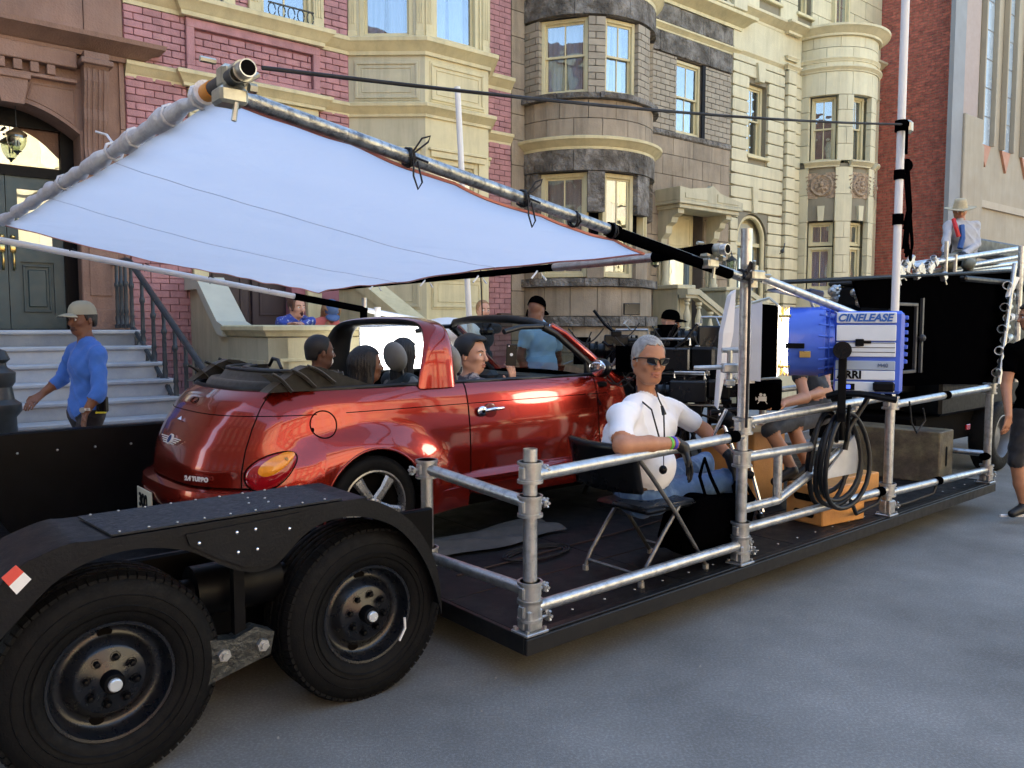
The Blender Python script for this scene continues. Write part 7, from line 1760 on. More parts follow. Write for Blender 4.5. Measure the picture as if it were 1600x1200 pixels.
c.add(vs, fs); bo = part('body', c, M.blackf, bg, smooth=180); md = bo.modifiers.new('s', 'SUBSURF'); md.levels = md.render_levels = 2
c = MB(TF)
for a_, b_, m_ in (((1098, 774), (1112, 718), (1120, 774)), ((1145, 780), (1170, 742), (1174, 778))):
    q = [ft(*a_, .16), ft((a_[0]+b_[0])/2-3, (a_[1]+b_[1])/2, .1), ft(*b_, .09), ft((m_[0]+b_[0])/2+3, (m_[1]+b_[1])/2, .1), ft(*m_, .16)]; c.tube([(x, .14, z) for x, z in q], .011, 6)
part('handle', c, M.blackf, bg, smooth=60)
# ---- generic people
def person(name_label, Jd, f_face, mats, sc=1.0, h=.011, hair=None, hairm=None, hat=None, fold=.008, legs=True, arms=True, bare=('fore',), fat=1.0, mouth=0, eye=True, shorts=False, hips=True, hup=(0, 0, 1), headsc=None, gl=None, hatargs={}, handd=None):
    """mats: skin, shirt, trousers, glove, shoe, lip, mouth"""
    J = {k: np.array(v, float) for k, v in Jd.items()}; t = thing('person', name_label, 'person', (float(J['pelvis'][0]), float(J['pelvis'][1]), float(min(v[2] for v in J.values()))))
    S = Sdf(); f, l, up = torso(S, J, sc, 1, fat); F, L_, U_ = basis(f_face, hup); hs = headsc or sc
    head(S, J['head'], F, L_, U_, hs, 0, mouth_open=mouth)
    S.cap(J['neck']-up*.04*sc, J['head']-U_*.07*hs-F*.01, .056*sc, .052*sc, 0, .02); 
    for s_, sg in (('R', -1), ('L', 1)):
        if 'e'+s_ in J:
            a, e, w = J['s'+s_], J['e'+s_], J['w'+s_]; long_ = 'fore' not in bare
            if 'upper' in bare: S.cap(a, a*.5+e*.5, .058*sc, .056*sc, 1, .03*sc); S.cap(a*.5+e*.5, e, .044*sc, .040*sc, 0, .012)
            else: S.cap(a, e, .056*sc, .048*sc, 1, .03*sc)
            if long_: S.cap(e, w, .046*sc, .034*sc, 1, .02*sc)
            elif 'half' in bare: S.cap(e, e*.72+w*.28, .050*sc, .048*sc, 1, .02*sc); S.cap(e*.72+w*.28, w, .040*sc, .026*sc, 0, .012)
            else: S.cap(e, w, .043*sc, .027*sc, 0, .015)
            hd_ = (J.get('h'+s_) if 'h'+s_ in J else w+(w-e)/np.linalg.norm(w-e)*.08)-w
            bn = (handd or {}).get(s_, np.cross(hd_, l)); hand(S, w, hd_, bn, sc, 3 if gl else 0, .5, sg)
    if legs:
        for s_ in ('R', 'L'):
            if 'k'+s_ not in J: continue
            hp_ = J['pelvis']+l*(.095 if s_ == 'L' else -.095)*sc; k_ = J['k'+s_]
            S.cap(hp_, k_, .092*sc, .064*sc, 2, .04*sc)
            if 'a'+s_ in J:
                a_ = J['a'+s_]
                if shorts: S.cap(k_, k_*.5+a_*.5, .052*sc, .052*sc, 0, .012); S.cap(k_*.5+a_*.5, a_, .052*sc, .034*sc, 0, .02)
                else: S.cap(k_, a_, .062*sc, .050*sc, 2, .03*sc)
                fd = J.get('t'+s_, a_+F*.15)-a_; fd /= np.linalg.norm(fd); S.cap(a_-np.array([0, 0, .02]), a_+fd*.16*sc-np.array([0, 0, .035]), .046*sc, .034*sc, 4, .012)
    body_obj('body', S, h, mats, t, folds(fold, [1, 2]) if fold else None)
    if hair: hairdo(t, J['head'], F, L_, U_, hs, hairm, hair, min(h, .009))
    if hat: cap_hat(t, J['head'], F, L_, U_, hs, hat, **hatargs)
    if eye: eyes(t, J['head'], F, L_, U_, hs)
    return t, J, (F, L_, U_)
def D(px, py, dep): return np.array(at(px, py, dep))
# 2: walking man in the blue shirt
d0 = 6.15
t, J, _ = person('man in a pale cap and blue shirt walking past the marble steps', dict(head=D(128, 500, d0), neck=D(136, 530, d0), chest=D(135, 572, d0), pelvis=D(135, 648, d0+.03), sL=D(116, 548, d0+.14), sR=D(153, 552, d0-.12), eL=D(96, 592, d0+.16), wL=D(64, 617, d0+.08), hL=D(50, 628, d0), eR=D(155, 612, d0-.2), wR=D(133, 645, d0-.26), hR=D(130, 665, d0-.28), kR=D(115, 738, d0-.1), aR=D(104, 810, d0-.05), kL=D(156, 735, d0+.1), aL=D(180, 800, d0+.15)),
    (-.42, -.90, -.04), [SKB, BLUS, TRK, GLV, SHOE, LIPD, MOUTH], 1.0, .0095, hair='buzz', hairm=HAIRK, hat=mat('khaki_cap', (.33, .32, .24), .8, var=.1), bare=('fore', 'half'), handd={'R': (-1, -.2, 0), 'L': (0, -1, .4)})
g = MB(); q = Vector(D(133, 640, d0-.27)); g.tube([q+Vector((-.0, 0, -.008)), q+Vector((0, 0, .012))], .036, 14); g.tube([q+Vector((.0, -.03, 0)), q+Vector((.0, -.045, 0))], .02, 12); part('wrist_watch', g, M.galv, t, smooth=40)
g = MB(); q = Vector(D(156, 630, d0-.10)); F0 = Matrix.Translation(q); g.F = F0; g.box(-.02, .055, -.03, .03, -.07, .05, .01); g.tube([(.03, 0, .05), (.045, 0, .18)], .008, 6); part('belt_radio', g, M.plastic, t); g = MB(F0); g.box(-.02, .05, -.032, .0, -.075, -.062); part('yellow_tag', g, mat('yellow_tag', (.7, .62, .05), .5), t)
# 3: woman in blue leaning on the parapet
SK3 = SKP
PB = lambda px, py, o: np.array(BF @ Vector(onplane(BF, px, py, -o)))
t, J, _ = person('woman with dark red hair and blue patterned shirt leaning on the parapet', dict(head=D(464, 480, 9.2), neck=D(457, 497, 9.2), chest=D(452, 514, 9.25), pelvis=D(450, 560, 9.4), sL=D(474, 502, 9.35), sR=D(440, 504, 9.15), eL=D(486, 503, 9.2), wL=D(472, 506, 9.1), eR=D(436, 512, 9.2), wR=D(452, 507, 9.1)),
    (.75, -.62, -.10), [SK3, cloth('blue_floral_shirt', (.03, .06, .30), col2=(.45, .5, .65), ms=26, mix=(.56, .62)), TRK, GLV, SHOE, LIP, MOUTH], 1.05, .010, hair='updo', hairm=HAIRC, bare=(), mouth=1, legs=False)
# 4: person in blue cap head down
t, J, _ = person('fair haired woman in a blue cap and coral top bending her head behind the parapet', dict(head=D(517, 488, 9.5), neck=D(508, 500, 9.5), chest=D(503, 518, 9.55), pelvis=D(504, 570, 9.55), sL=D(524, 505, 9.6), sR=D(490, 506, 9.45)),
    (.35, -.75, -.75), [SKP, cloth('coral_top', (.60, .14, .12)), TRK, GLV, SHOE, LIP, MOUTH], 1.05, .011, hair='bob', hairm=HAIRF, hat=mat('faded_blue_cap', (.07, .12, .25), .8, var=.1), legs=False, eye=False)
# 5: fair man in black behind the windscreen header
t, J, _ = person('fair haired man in a black shirt standing behind the slim white pipe', dict(head=D(755, 485, 9.2), neck=D(752, 503, 9.2), chest=D(750, 527, 9.2), pelvis=D(750, 585, 9.2), sL=D(776, 512, 9.2), sR=D(727, 514, 9.2), kR=D(742, 640, 9.2), kL=D(762, 640, 9.2), aR=D(742, 690, 9.2), aL=D(762, 690, 9.2)),
    (.45, -.9, -.05), [SKP, cloth('black_shirt', (.012, .013, .02)), TRK, GLV, SHOE, LIP, MOUTH], .92, .012, hair='buzz', hairm=HAIRF)
# 6: man in black cap by the stone wall
t, J, _ = person('dark skinned man in a backward black cap in front of the rough stone ledge', dict(head=D(833, 497, 10.5), neck=D(838, 513, 10.5), chest=D(840, 533, 10.5), pelvis=D(842, 585, 10.5), sL=D(862, 521, 10.5), sR=D(818, 522, 10.5), kR=D(834, 630, 10.5), kL=D(850, 630, 10.5), aR=D(834, 672, 10.5), aL=D(850, 672, 10.5)),
    (-.5, -.85, -.15), [SKD, cloth('dark_grey_shirt', (.03, .03, .035)), TRK, GLV, SHOE, LIPD, MOUTH], .95, .013, hat=M.blackf, hatargs=dict(back=True))
# ---- passengers, built in car coordinates
CR3 = np.array(CF)[:3, :3]; CO3 = np.array(CF)[:3, 3]
def C3(x, y, z): return CR3@np.array([x, y, z], float)+CO3
def cdir(x, y, z): return CR3@np.array([x, y, z], float)
def sitter(label, x, y, hz, face, mats, hair, hairm, extra=None, sc=1.0, lean=0, **kw):
    J = dict(head=C3(x+lean, y, hz), neck=C3(x-.03+lean*.8, y, hz-.15*sc), chest=C3(x-.05+lean*.5, y, hz-.34*sc), pelvis=C3(x-.02, y, .62), sL=C3(x-.05+lean*.7, y+.18*sc, hz-.22*sc), sR=C3(x-.05+lean*.7, y-.18*sc, hz-.22*sc), kL=C3(x+.42, y+.12, .66), kR=C3(x+.42, y-.12, .66), aL=C3(x+.50, y+.12, .40), aR=C3(x+.50, y-.12, .40))
    J.update(dict(eL=C3(x+.02, y+.23*sc, hz-.45*sc), wL=C3(x+.22, y+.15*sc, hz-.55*sc), eR=C3(x+.02, y-.23*sc, hz-.45*sc), wR=C3(x+.22, y-.15*sc, hz-.55*sc)))
    if extra: J.update(extra)
    return person(label, J, cdir(*face), mats, sc, kw.pop('h', .010), hair=hair, hairm=hairm, **kw)
sitter('bearded man with cropped black hair and grey t-shirt in the rear seat, far side', .24, .34, 1.235, (.9, -.05, 0), [SKB, cloth('pale_grey_tee', (.42, .43, .46)), TRK, GLV, SHOE, LIPD, MOUTH], 'buzz', HAIRK, sc=1.02)
t, J, (F, L_, U_) = sitter('dark haired woman in profile in the near rear seat', .27, -.30, 1.165, (.95, -.28, 0), [SKB, cloth('dark_top', (.02, .02, .022)), TRK, GLV, SHOE, LIPD, MOUTH], 'long', HAIRK, sc=.96)
sitter('woman with shoulder length dark hair in the front seat on the far side', 1.02, .40, 1.205, (.97, .1, 0), [SKB, cloth('dark_teal_top', (.02, .03, .035)), TRK, GLV, SHOE, LIPD, MOUTH], 'long', HAIRK, sc=.96)
PHN = C3(1.63, -.30, 1.215)
ph = P_(793, 562, 1.98)
t, J, (F, L_, U_) = sitter('dark haired man in a checked shirt holding up a phone in the red car', 1.16, -.31, 1.215, (.42, -.90, -.03), [SKP, cloth('dark_checked_shirt', (.055, .05, .07), col2=(.30, .27, .27), ms=18, mix=(.5, .56)), TRK, GLV, SHOE, LIP, MOUTH], 'short', HAIRK,
    extra=dict(eR=C3(1.42, -.58, .86), wR=P_(801, 602, 1.95), hR=P_(800, 574, 1.94)), sc=1.08, headsc=1.18, h=.0085, bare=('fore', 'half'), handd={'R': -cdir(.3, -1, 0)*-1})
phn = thing('mobile_phone', 'black mobile phone with a round white mark held upright in the passenger hand', 'phone', tuple(P_(798, 555, 1.92)))
Fp = Matrix.Translation(Vector(P_(799, 554, 1.90))) @ TF.to_3x3().to_4x4() @ Matrix.Rotation(rad(-36), 4, 'Z') @ Matrix.Rotation(rad(3), 4, 'Y')
g = MB(Fp); g.box(-.040, .040, -.005, .006, -.085, .078, .008); part('body', g, M.plastic, phn); g = MB(Fp); g.tube([(0, -.0055, .0), (0, -.0075, .0)], .012, 16); part('white_mark', g, M.white, phn); g = MB(Fp); g.ball((-.022, -.006, .062), (.006, .002, .006), 8, 6); part('camera_eye', g, M.chrome, phn)
# man in light blue polo beyond windscreen
t, J, _ = person('man in a pale blue polo shirt standing beyond the car windscreen', dict(head=D(838, 486, 8.0), neck=D(842, 502, 8.0), chest=D(846, 540, 7.9), pelvis=D(842, 592, 7.9), sL=D(868, 520, 8.0), sR=D(822, 522, 7.8), eL=D(872, 562, 8.1), wL=D(864, 590, 8.1), eR=D(812, 556, 7.8), wR=D(822, 585, 7.8)),
    (.5, .85, -.4), [SKB, cloth('pale_blue_polo', (.27, .45, .62), var=.05), TRK, GLV, SHOE, LIPD, MOUTH], 1.0, .012, hat=M.blackf, bare=('fore', 'upper'), fat=1.2, eye=False, legs=False)
# man in shorts sitting behind the lamp
w_ = 1.05
t, J, _ = person('man in black shirt and grey shorts seated under the cinema lamp', dict(head=D(1262, 508, 6.75), neck=D(1262, 540, 6.75), chest=D(1262, 575, 6.7), pelvis=D(1275, 645, 6.6), sL=D(1282, 556, 6.9), sR=D(1242, 560, 6.5), eL=D(1292, 612, 6.6), wL=D(1232, 625, 6.2), hL=D(1212, 626, 6.15), eR=D(1258, 622, 6.3), wR=D(1222, 632, 6.05), hR=D(1205, 632, 6.0), kR=D(1203, 672, 6.05), aR=D(1238, 732, 6.0), kL=D(1238, 665, 6.3), aL=D(1262, 728, 6.2)),
    (-.9, -.3, -.35), [SKL, cloth('black_tee', (.012, .012, .013)), cloth('grey_shorts', (.03, .03, .034)), GLV, SHOE, LIP, MOUTH], 1.0, .010, hair='short', hairm=HAIRB, bare=('fore', 'upper'), shorts=True, handd={'R': (0, 0, 1), 'L': (0, 0, 1)})
# man on the truck roof
dt = 9.0
t, J, (F, L_, U_) = person('man in a straw hat and red strap sitting on top of the truck', dict(head=D(1500, 330, dt), neck=D(1502, 347, dt), chest=D(1504, 366, dt), pelvis=D(1506, 404, dt), sR=D(1482, 352, dt-.1), sL=D(1524, 352, dt+.1), eR=D(1478, 380, dt-.2), wR=D(1476, 396, dt-.4), eL=D(1526, 382, dt), wL=D(1508, 396, dt-.3), kR=D(1478, 408, dt-.5), aR=D(1482, 424, dt-.15), kL=D(1514, 412, dt-.5), aL=D(1512, 426, dt-.15)),
    (-.35, -.9, -.25), [SKL, cloth('light_grey_shirt', (.36, .37, .40)), cloth('grey_green_trousers', (.14, .15, .12)), GLV, SHOE, LIP, MOUTH], .86, .012, hat=mat('straw_hat', (.45, .38, .24), .8, var=.12, vs=30), hatargs=dict(wide=True), bare=(), gl=True)
g = MB(); g.tube([Vector(D(1490, 343, dt-.12)), Vector(D(1494, 356, dt-.2)), Vector(D(1498, 370, dt-.2))], .024, 6); part('red_strap', g, mat('red_strap', (.5, .02, .02), .6), t); g = MB(); g.tube([Vector(D(1503, 352, dt-.16)), Vector(D(1504, 372, dt-.19)), Vector(D(1500, 388, dt-.2))], .03, 6); part('blue_scarf', g, mat('blue_scarf', (.04, .10, .28), .8), t)
# standing figure at right edge
d9 = 6.95
t, J, _ = person('person in black shorts and shirt standing at the right edge of the picture', dict(head=D(1612, 495, d9), neck=D(1614, 528, d9), chest=D(1615, 572, d9), pelvis=D(1612, 650, d9), sL=D(1650, 545, d9+.1), sR=D(1582, 548, d9-.1), eR=D(1572, 605, d9-.1), wR=D(1576, 650, d9-.2), hR=D(1573, 668, d9-.2), kR=D(1588, 722, d9-.05), aR=D(1600, 790, d9), tR=D(1572, 800, d9-.1), kL=D(1625, 722, d9+.1), aL=D(1630, 785, d9+.1), tL=D(1600, 795, d9)),
    (-.8, .2, -.1), [SKL, M.blackf, cloth('black_shorts', (.014, .013, .014)), GLV, SHOE, LIP, MOUTH], 1.0, .011, hair='bob', hairm=HAIRB, bare=('fore', 'upper'), shorts=True)
g = MB(); a = Vector(D(1588, 802, d9-.02)); g.tube([a+Vector((-.14, -.0, -.02)), a+Vector((.06, .0, -.02))], .014, 6); part('white_shoe_sole', g, M.white, t)
# camera operator
dc = 8.0
t, J, _ = person('camera operator in a dark cap with a khaki collar behind the film cameras', dict(head=D(1048, 505, dc), neck=D(1046, 524, dc), chest=D(1044, 548, dc), pelvis=D(1042, 605, dc), sL=D(1072, 534, dc), sR=D(1018, 534, dc), eL=D(1076, 570, dc-.3), wL=D(1058, 560, dc-.5), eR=D(1015, 572, dc-.3), wR=D(1030, 565, dc-.5), kR=D(1034, 650, dc), kL=D(1056, 650, dc), aR=D(1034, 702, dc), aL=D(1056, 702, dc)),
    (.75, -.6, -.1), [SKP, cloth('dark_olive_jacket', (.045, .05, .035)), TRK, GLV, SHOE, LIP, MOUTH], .92, .012, hat=M.blackf, bare=())
# ================================================================== FILM CAMERAS AND RIGGING
ORG = mat('orange_tape_patch', (.9, .2, .03), .5, var=0)
def camera_rig(label, px, py, dep, sc=1.0, ang=180, mon=None, tape=False):
    """matte box, lens, body, magazine, top handle, rods, follow focus, cables on a fluid head and tripod; beam axis along local x"""
    o = at(px, py, dep); F = Matrix.Translation(o) @ Matrix.Rotation(rad(ang), 4, 'Z') @ Matrix.Diagonal((sc, sc, sc, 1))
    t = thing('film_camera', label, 'film camera', (o.x, o.y, max(.1, o.z-1.2)))
    b = MB(F); b.box(-.16, .16, -.085, .085, -.09, .10, .012); b.box(-.13, .10, -.105, -.085, -.06, .08, .01); part('body', b, M.plastic, t)
    b = MB(F); b.box(-.36, -.161, -.07, .07, -.06, .11, .02); part('magazine', b, M.black, t)
    b = MB(F @ Matrix.Translation((.16, 0, .0)) @ Matrix.Rotation(rad(90), 4, 'Y')); b.lathe([(.058, 0), (.058, .03), (.066, .035), (.066, .06), (.060, .065), (.060, .10), (.070, .105), (.070, .13), (.062, .135), (.062, .17)], 28); lz_ = part('lens', b, M.plastic, t, smooth=35)
    b = MB(F @ Matrix.Translation((.16, 0, .0)) @ Matrix.Rotation(rad(90), 4, 'Y'))
    for z in (.045, .115):
        for k in range(32): a = k*math.pi/16; b.box(-.002, .002, .066 if z < .1 else .070, .071 if z < .1 else .075, z-.012, z+.012, 0, b.F @ Matrix.Rotation(a, 4, 'Z'))
    part('focus_ring', b, M.black, lz_, kind='stuff')
    b = MB(F); b.box(.33, .345, -.13, .13, -.11, .11, .01); b.box(.345, .46, -.13, -.122, -.11, .11); b.box(.345, .46, .122, .13, -.11, .11); b.box(.345, .46, -.121, .121, .10, .11); b.box(.345, .46, -.121, .121, -.11, -.10); part('matte_box', b, M.blackf, t)
    b = MB(F)
    for y in (-.03, .03): b.tube([(-.3, y, -.115), (.36, y, -.115)], .008, 8)
    b.tube([(-.14, 0, .12), (-.14, 0, .17), (.12, 0, .17), (.12, 0, .12)], .011, 8); b.tube([(.22, -.09, -.08), (.22, -.13, -.08)], .035, 14); part('support_rod', b, M.galv, t, smooth=50)
    b = MB(F)
    for k in range(9):
        x = -.3+.07*k; b.tube([(x, -.09, .09-.02*(k % 3)), (x+.04, -.15, .03), (x+.07, -.13, -.08), (x+.10, -.08, -.10)], .007, 5)
    part('cable_run', b, M.rope, t, kind='stuff')
    b = MB(F)
    rr_ = random.Random(int(px))
    for k in range(26):
        x, y, z = rr_.uniform(-.34, .20), rr_.uniform(-.12, -.09), rr_.uniform(-.10, .12); s_ = rr_.uniform(.008, .022); b.box(x-s_, x+s_, y-.012, y, z-s_*.7, z+s_*.7, .002)
    part('control_knob', b, M.galv, t, kind='stuff')
    b = MB(F); b.box(-.12, .12, -.06, .06, -.20, -.125, .01); b.tube([(0, 0, -.20), (0, 0, -.34)], .06, 14); b.tube([(-.1, -.05, -.2), (-.45, -.1, -.32)], .010, 6); part('fluid_head', b, M.black, t, smooth=40)
    for k in range(3):
        a = k*2.094+.5; b = MB(F); zb_ = -(o.z-.27)/sc; b.tube([(.04*math.cos(a), .04*math.sin(a), -.34), (.42*math.cos(a), .42*math.sin(a), zb_)], .016, 8); part('leg', b, M.black, t)
    if mon:
        m_ = at(mon[0], mon[1], dep-.15); b = MB(Matrix.Translation(m_) @ Matrix.Rotation(rad(18), 4, 'Z')); b.box(-.075, .075, -.015, .015, -.05, .05, .005); mo = part('monitor', b, M.plastic, t)
        b = MB(); b.tube([m_+Vector((0, .02, -.05)), m_+Vector((-.06, .02, -.12)), F @ Vector((0, 0, .17))], .008, 6); part('monitor_arm', b, M.galv, t)
    if tape: b = MB(F); b.box(-.30, -.18, -.128, -.12, -.02, .04); part('orange_tape', b, ORG, t)
    return t
camera_rig('film camera with a square black matte box right behind the car mirror', 985, 548, 6.9, 1.05, 172, (987, 483))
camera_rig('film camera with an orange tape patch behind the seated man', 1052, 562, 6.3, .95, 150, None, True)
camera_rig('film camera with a large matte box between the operator and the railing post', 1118, 528, 6.6, 1.0, 178, (1148, 512))
camera_rig('low film camera rigged below the others near the railing post', 1075, 612, 6.0, .85, 165, None)
camera_rig('rear facing film camera partly behind the grey haired man', 948, 612, 7.2, .9, 5, None)
# rig clutter: arms and knuckles, one thing
t = thing('camera_speed_rail_rig', 'tangle of black arms, knuckles and cables carrying the film cameras', 'rigging', T(3.0, 2.0, .3))
rr_ = random.Random(3)
for k in range(84):
    a = at(rr_.uniform(905, 1150), rr_.uniform(515, 700), rr_.uniform(6.1, 7.3)); v = Vector((rr_.uniform(-.22, .22), rr_.uniform(-.1, .1), rr_.uniform(-.2, .2)))
    b = MB(); b.tube([a, a+v*.5+Vector((0, 0, -.02)), a+v], rr_.choice((.007, .012, .016)), 6)
    if k % 2: b.ball(a, .022, 8, 6); b.box(*[q for i in range(3) for q in (a[i]-.02-.02*(i == 0), a[i]+.02+.02*(i == 0))], .005)
    part('arm', b, rr_.choice((M.black, M.plastic, M.black, M.black, M.galv)), t, smooth=40)
b = MB()
for k in range(46):
    a = at(rr_.uniform(905, 1145), rr_.uniform(528, 690), rr_.uniform(6.5, 7.2)); s_ = rr_.uniform(.04, .13); b.box(a.x-s_, a.x+s_, a.y-.03, a.y+.03, a.z-s_*.7, a.z+s_*.7, .006)
part('battery_box', b, M.plastic, t, kind='stuff')
b = MB()
for k in range(14):
    a = at(rr_.uniform(905, 1150), rr_.uniform(500, 600), 6.4); L_ = rr_.uniform(.15, .4); b.tube([a+Vector((L_*i/8-.1, 0, -.12*math.sin(math.pi*i/8))) for i in range(9)], .006, 5)
part('hanging_cable', b, M.rope, t, kind='stuff')
b = MB(); a = at(1128, 580, 6.2); b.box(a.x-.02, a.x+.14, a.y-.03, a.y+.03, a.z-.05, a.z+.03, .01); part('blue_case', b, M.blue, t)
# white reflector strip and clamps next to the railing post
t = thing('foam_reflector', 'narrow white foam board seen edge on left of the railing post', 'reflector', tuple(at(1135, 640, 5.1)))
b = MB(); q = [at(1150, 452, 5.1), at(1146, 520, 5.1), at(1122, 640, 5.15), at(1130, 520, 5.1), at(1143, 460, 5.1)]; n_ = Vector((.05, .30, 0)); b.add(q+[p+n_ for p in q], [(0, 1, 2, 3, 4), (9, 8, 7, 6, 5)]+[(i, (i+1) % 5, 5+(i+1) % 5, 5+i) for i in range(5)]); part('board', b, mat('bright_white_foam', (.85, .85, .84), .6, var=.03), t)
b = MB(); a = at(1140, 575, 4.95); b.F = Matrix.Translation(a); b.box(-.05, .05, -.04, .04, -.03, .03, .01); b.tube([(-.22, 0, 0), (.12, 0, .01)], .014, 8); b.tube([(-.05, 0, .11), (.05, 0, .11)], .016, 8); b.tube([(0, 0, .11), (0, 0, -.12)], .018, 8); b.box(-.03, .03, -.03, .03, -.11, -.07, .006); part('grip_head', b, M.galv, t, smooth=40)
st_ = thing('light_stand', 'slim chrome and black stand legs rising behind the railing post', 'stand', tuple(at(1170, 790, 5.3)))
for (x0_, y0_, x1_, y1_) in ((1122, 640, 1160, 740), (1160, 745, 1190, 805), (1110, 690, 1135, 640), (1165, 700, 1192, 800)):
    b = MB(); b.tube([at(x0_, y0_, 5.2), at(x1_, y1_, 5.1)], .012, 8); part('leg', b, M.chrome, st_, smooth=50)
for q_ in ((1188, 808), (1172, 742)): b = MB(); b.ball(at(*q_, 5.1), .028, 8, 6); part('knuckle', b, M.black, st_, smooth=50)
b = MB(); b.tube([at(1110, 645, 5.2), at(1160, 640, 5.2)], .02, 8); b.ball(at(1135, 655, 5.2), .06, 10, 8); part('stand_head', b, M.black, st_, smooth=50)
t = thing('equipment_case', 'black equipment case with a white camera emblem under the lamp barn doors', 'case', tuple(at(1195, 640, 5.9)))
Fc = Matrix.Translation(at(1185, 622, 6.0)) @ Matrix.Rotation(rad(-20), 4, 'Z')
b = MB(Fc); b.box(-.16, .16, -.02, .3, -.09, .13, .015); part('body', b, M.blackf, t)
b = MB(Fc @ Matrix.Translation((.03, -.022, .0))); b.box(-.03, .03, -.002, .0, -.02, .015); b.tube([(-.012, -.001, .028), (-.012, .0, .028)], .012, 12); b.tube([(.014, -.001, .026), (.014, 0, .026)], .010, 12); b.xz([(-.03, -.005), (-.05, -.018), (-.05, .012)], -.002, 0); b.tube([(-.02, 0, -.02), (-.035, 0, -.04)], .003, 4); b.tube([(.02, 0, -.02), (.035, 0, -.04)], .003, 4); part('emblem', b, M.white, t)
# ================================================================== BRIGHT DIFFUSION FRAME BEYOND THE CAR
t = thing('diffusion_frame', 'self-glowing white diffusion frame standing beyond the car, seen through the roll hoop', 'diffuser', T(1.6, 5.3, .12))
DF = Matrix.Translation((at(640, 550, 8.0))) @ Matrix.Rotation(rad(-8), 4, 'Z')
q0 = at(562, 510, 8.1); q1 = at(705, 510, 8.1)
b = MB(); lo_ = at(640, 600, 8.1).z; hi__ = at(640, 507, 8.1).z
vs = [(q0.x, q0.y, lo_), (q1.x, q1.y, lo_), (q1.x, q1.y, hi__), (q0.x, q0.y, hi__-.02)]; b.add(vs+[(x, y+.02, z) for x, y, z in vs], [(0, 1, 2, 3), (7, 6, 5, 4), (0, 4, 5, 1), (1, 5, 6, 2), (2, 6, 7, 3), (3, 7, 4, 0)]); part('glowing_cloth', b, emis('glowing_diffusion_cloth', (1, .97, .9), 2.2), t)  # cloth emits by itself, in place of a lamp shining on it
b = MB(); b.tube([Vector(v) for v in vs], .018, 8, True, True); 
for x in (q0, q1): b.tube([(x.x, x.y, lo_), (x.x, x.y, .12)], .016, 8)
part('frame', b, M.alu, t)
b = MB(); F = Matrix.Translation(at(700, 508, 8.2)); b.F = F; b.ball((0, 0, -.08), (.34, .3, .16), 20, 12); part('white_shell', b, M.white, t, smooth=60)
# ================================================================== TOW TRUCK
tk_ = thing('camera_truck', 'black draped camera truck with pipe racks on its roof ahead of the trailer', 'truck', T(8, 1.8, 0))
ZT = 2.20
b = MB(TF); b.box(6.45, 10.2, .75, 2.0, .75, ZT-.05, .03); part('body', b, M.black, tk_)
b = MB(TF); b.box(6.45, 10.3, .55, 2.05, ZT-.04, ZT+.02, .02); part('roof_platform', b, M.edge, tk_)
def drape(nm, pxl, w_, dz=.0):
    q = [ft(x, y, w_) for x, y in pxl]; b = MB(TF); b.xz(q, w_, w_+.02); return part(nm, b, M.blackf, tk_)
drape('black_drape', [(1390, 432), (1590, 424), (1582, 470), (1566, 540), (1550, 602), (1480, 600), (1395, 604)], .62)
drape('black_flag', [(1333, 436), (1392, 433), (1394, 482), (1347, 480)], .60)
b = MB(TF); q0 = ft(1220, 441, .58); q1 = ft(1592, 423, .58); b.tube([(q0[0], .58, q0[1]), (q1[0], .58, q1[1])], .018, 8); part('flag_rod', b, M.black, tk_)
b = MB(TF); q = [ft(x, y, 1.1) for x, y in ((1305, 476), (1345, 476), (1345, 610), (1305, 610))]; b.xz(q, 1.1, 1.12); b.box(6.1, 6.42, 1.0, 1.8, 1.0, 1.85, .02); part('rear_cabinet', b, M.black, tk_)
b = MB(TF); q = [ft(x, y, .60) for x, y in ((1392, 472), (1434, 472), (1434, 582), (1392, 582))]; panel(b, q[0][0], q[1][0], q[2][1], q[0][1], .61, .03, .02); b.box(q[1][0]+.06, q[1][0]+.09, .575, .60, q[2][1], q[0][1]+.05); b.ball((q[1][0]+.05, .57, (q[0][1]+q[2][1])/2), .035, 10, 8); part('rear_door', b, mat('dark_grey_metal', (.045, .045, .048), .5), tk_)
for k_, (x0_, y0_, x1_, y1_, r) in enumerate(((1405, 418, 1596, 388, .030), (1440, 428, 1596, 400, .030), (1470, 426, 1598, 410, .028), (1500, 424, 1598, 418, .028), (1420, 412, 1470, 405, .022))):
    a, c_ = ft(x0_, y0_, .72+.2*k_), ft(x1_, y1_, .72+.2*k_); b = MB(TF); b.tube([(a[0], .72+.2*k_, a[1]), (c_[0], .72+.2*k_, c_[1])], r, 12, True, False, None, True); part('roof_pipe', b, M.alu, tk_, smooth=50)
b = MB(TF); a, c_ = ft(1525, 392, .9), ft(1596, 386, .9); b.box(a[0], c_[0], .9, 1.2, a[1]-.02, c_[1]+.02, .02); part('roof_box', b, M.edge, tk_)
rr_ = random.Random(11)
for k in range(16):
    x, y = rr_.uniform(1402, 1475), rr_.uniform(405, 432); q = onplane(TF, x, y, .6); b = MB(TF @ Matrix.Translation(q) @ Matrix.Rotation(rr_.uniform(0, 3), 4, 'Y')); b.tube([(-.05, 0, 0), (.05, 0, 0)], .028, 10, True, False, None, True); b.box(-.02, .05, -.03, .02, -.04, .03, .006); b.tube([(0, 0, 0), (.03, -.02, .08)], .008, 5); part('pipe_clamp', b, M.galv, tk_, smooth=40)
for x, y in ((1478, 405), (1492, 425)):
    q = onplane(TF, x, y, .7); b = MB(TF); b.tube([(q.x, .7, q.z-.15), (q.x, .7, q.z+.18)], .02, 8); part('short_upright', b, M.alu, tk_)
b = MB(TF)
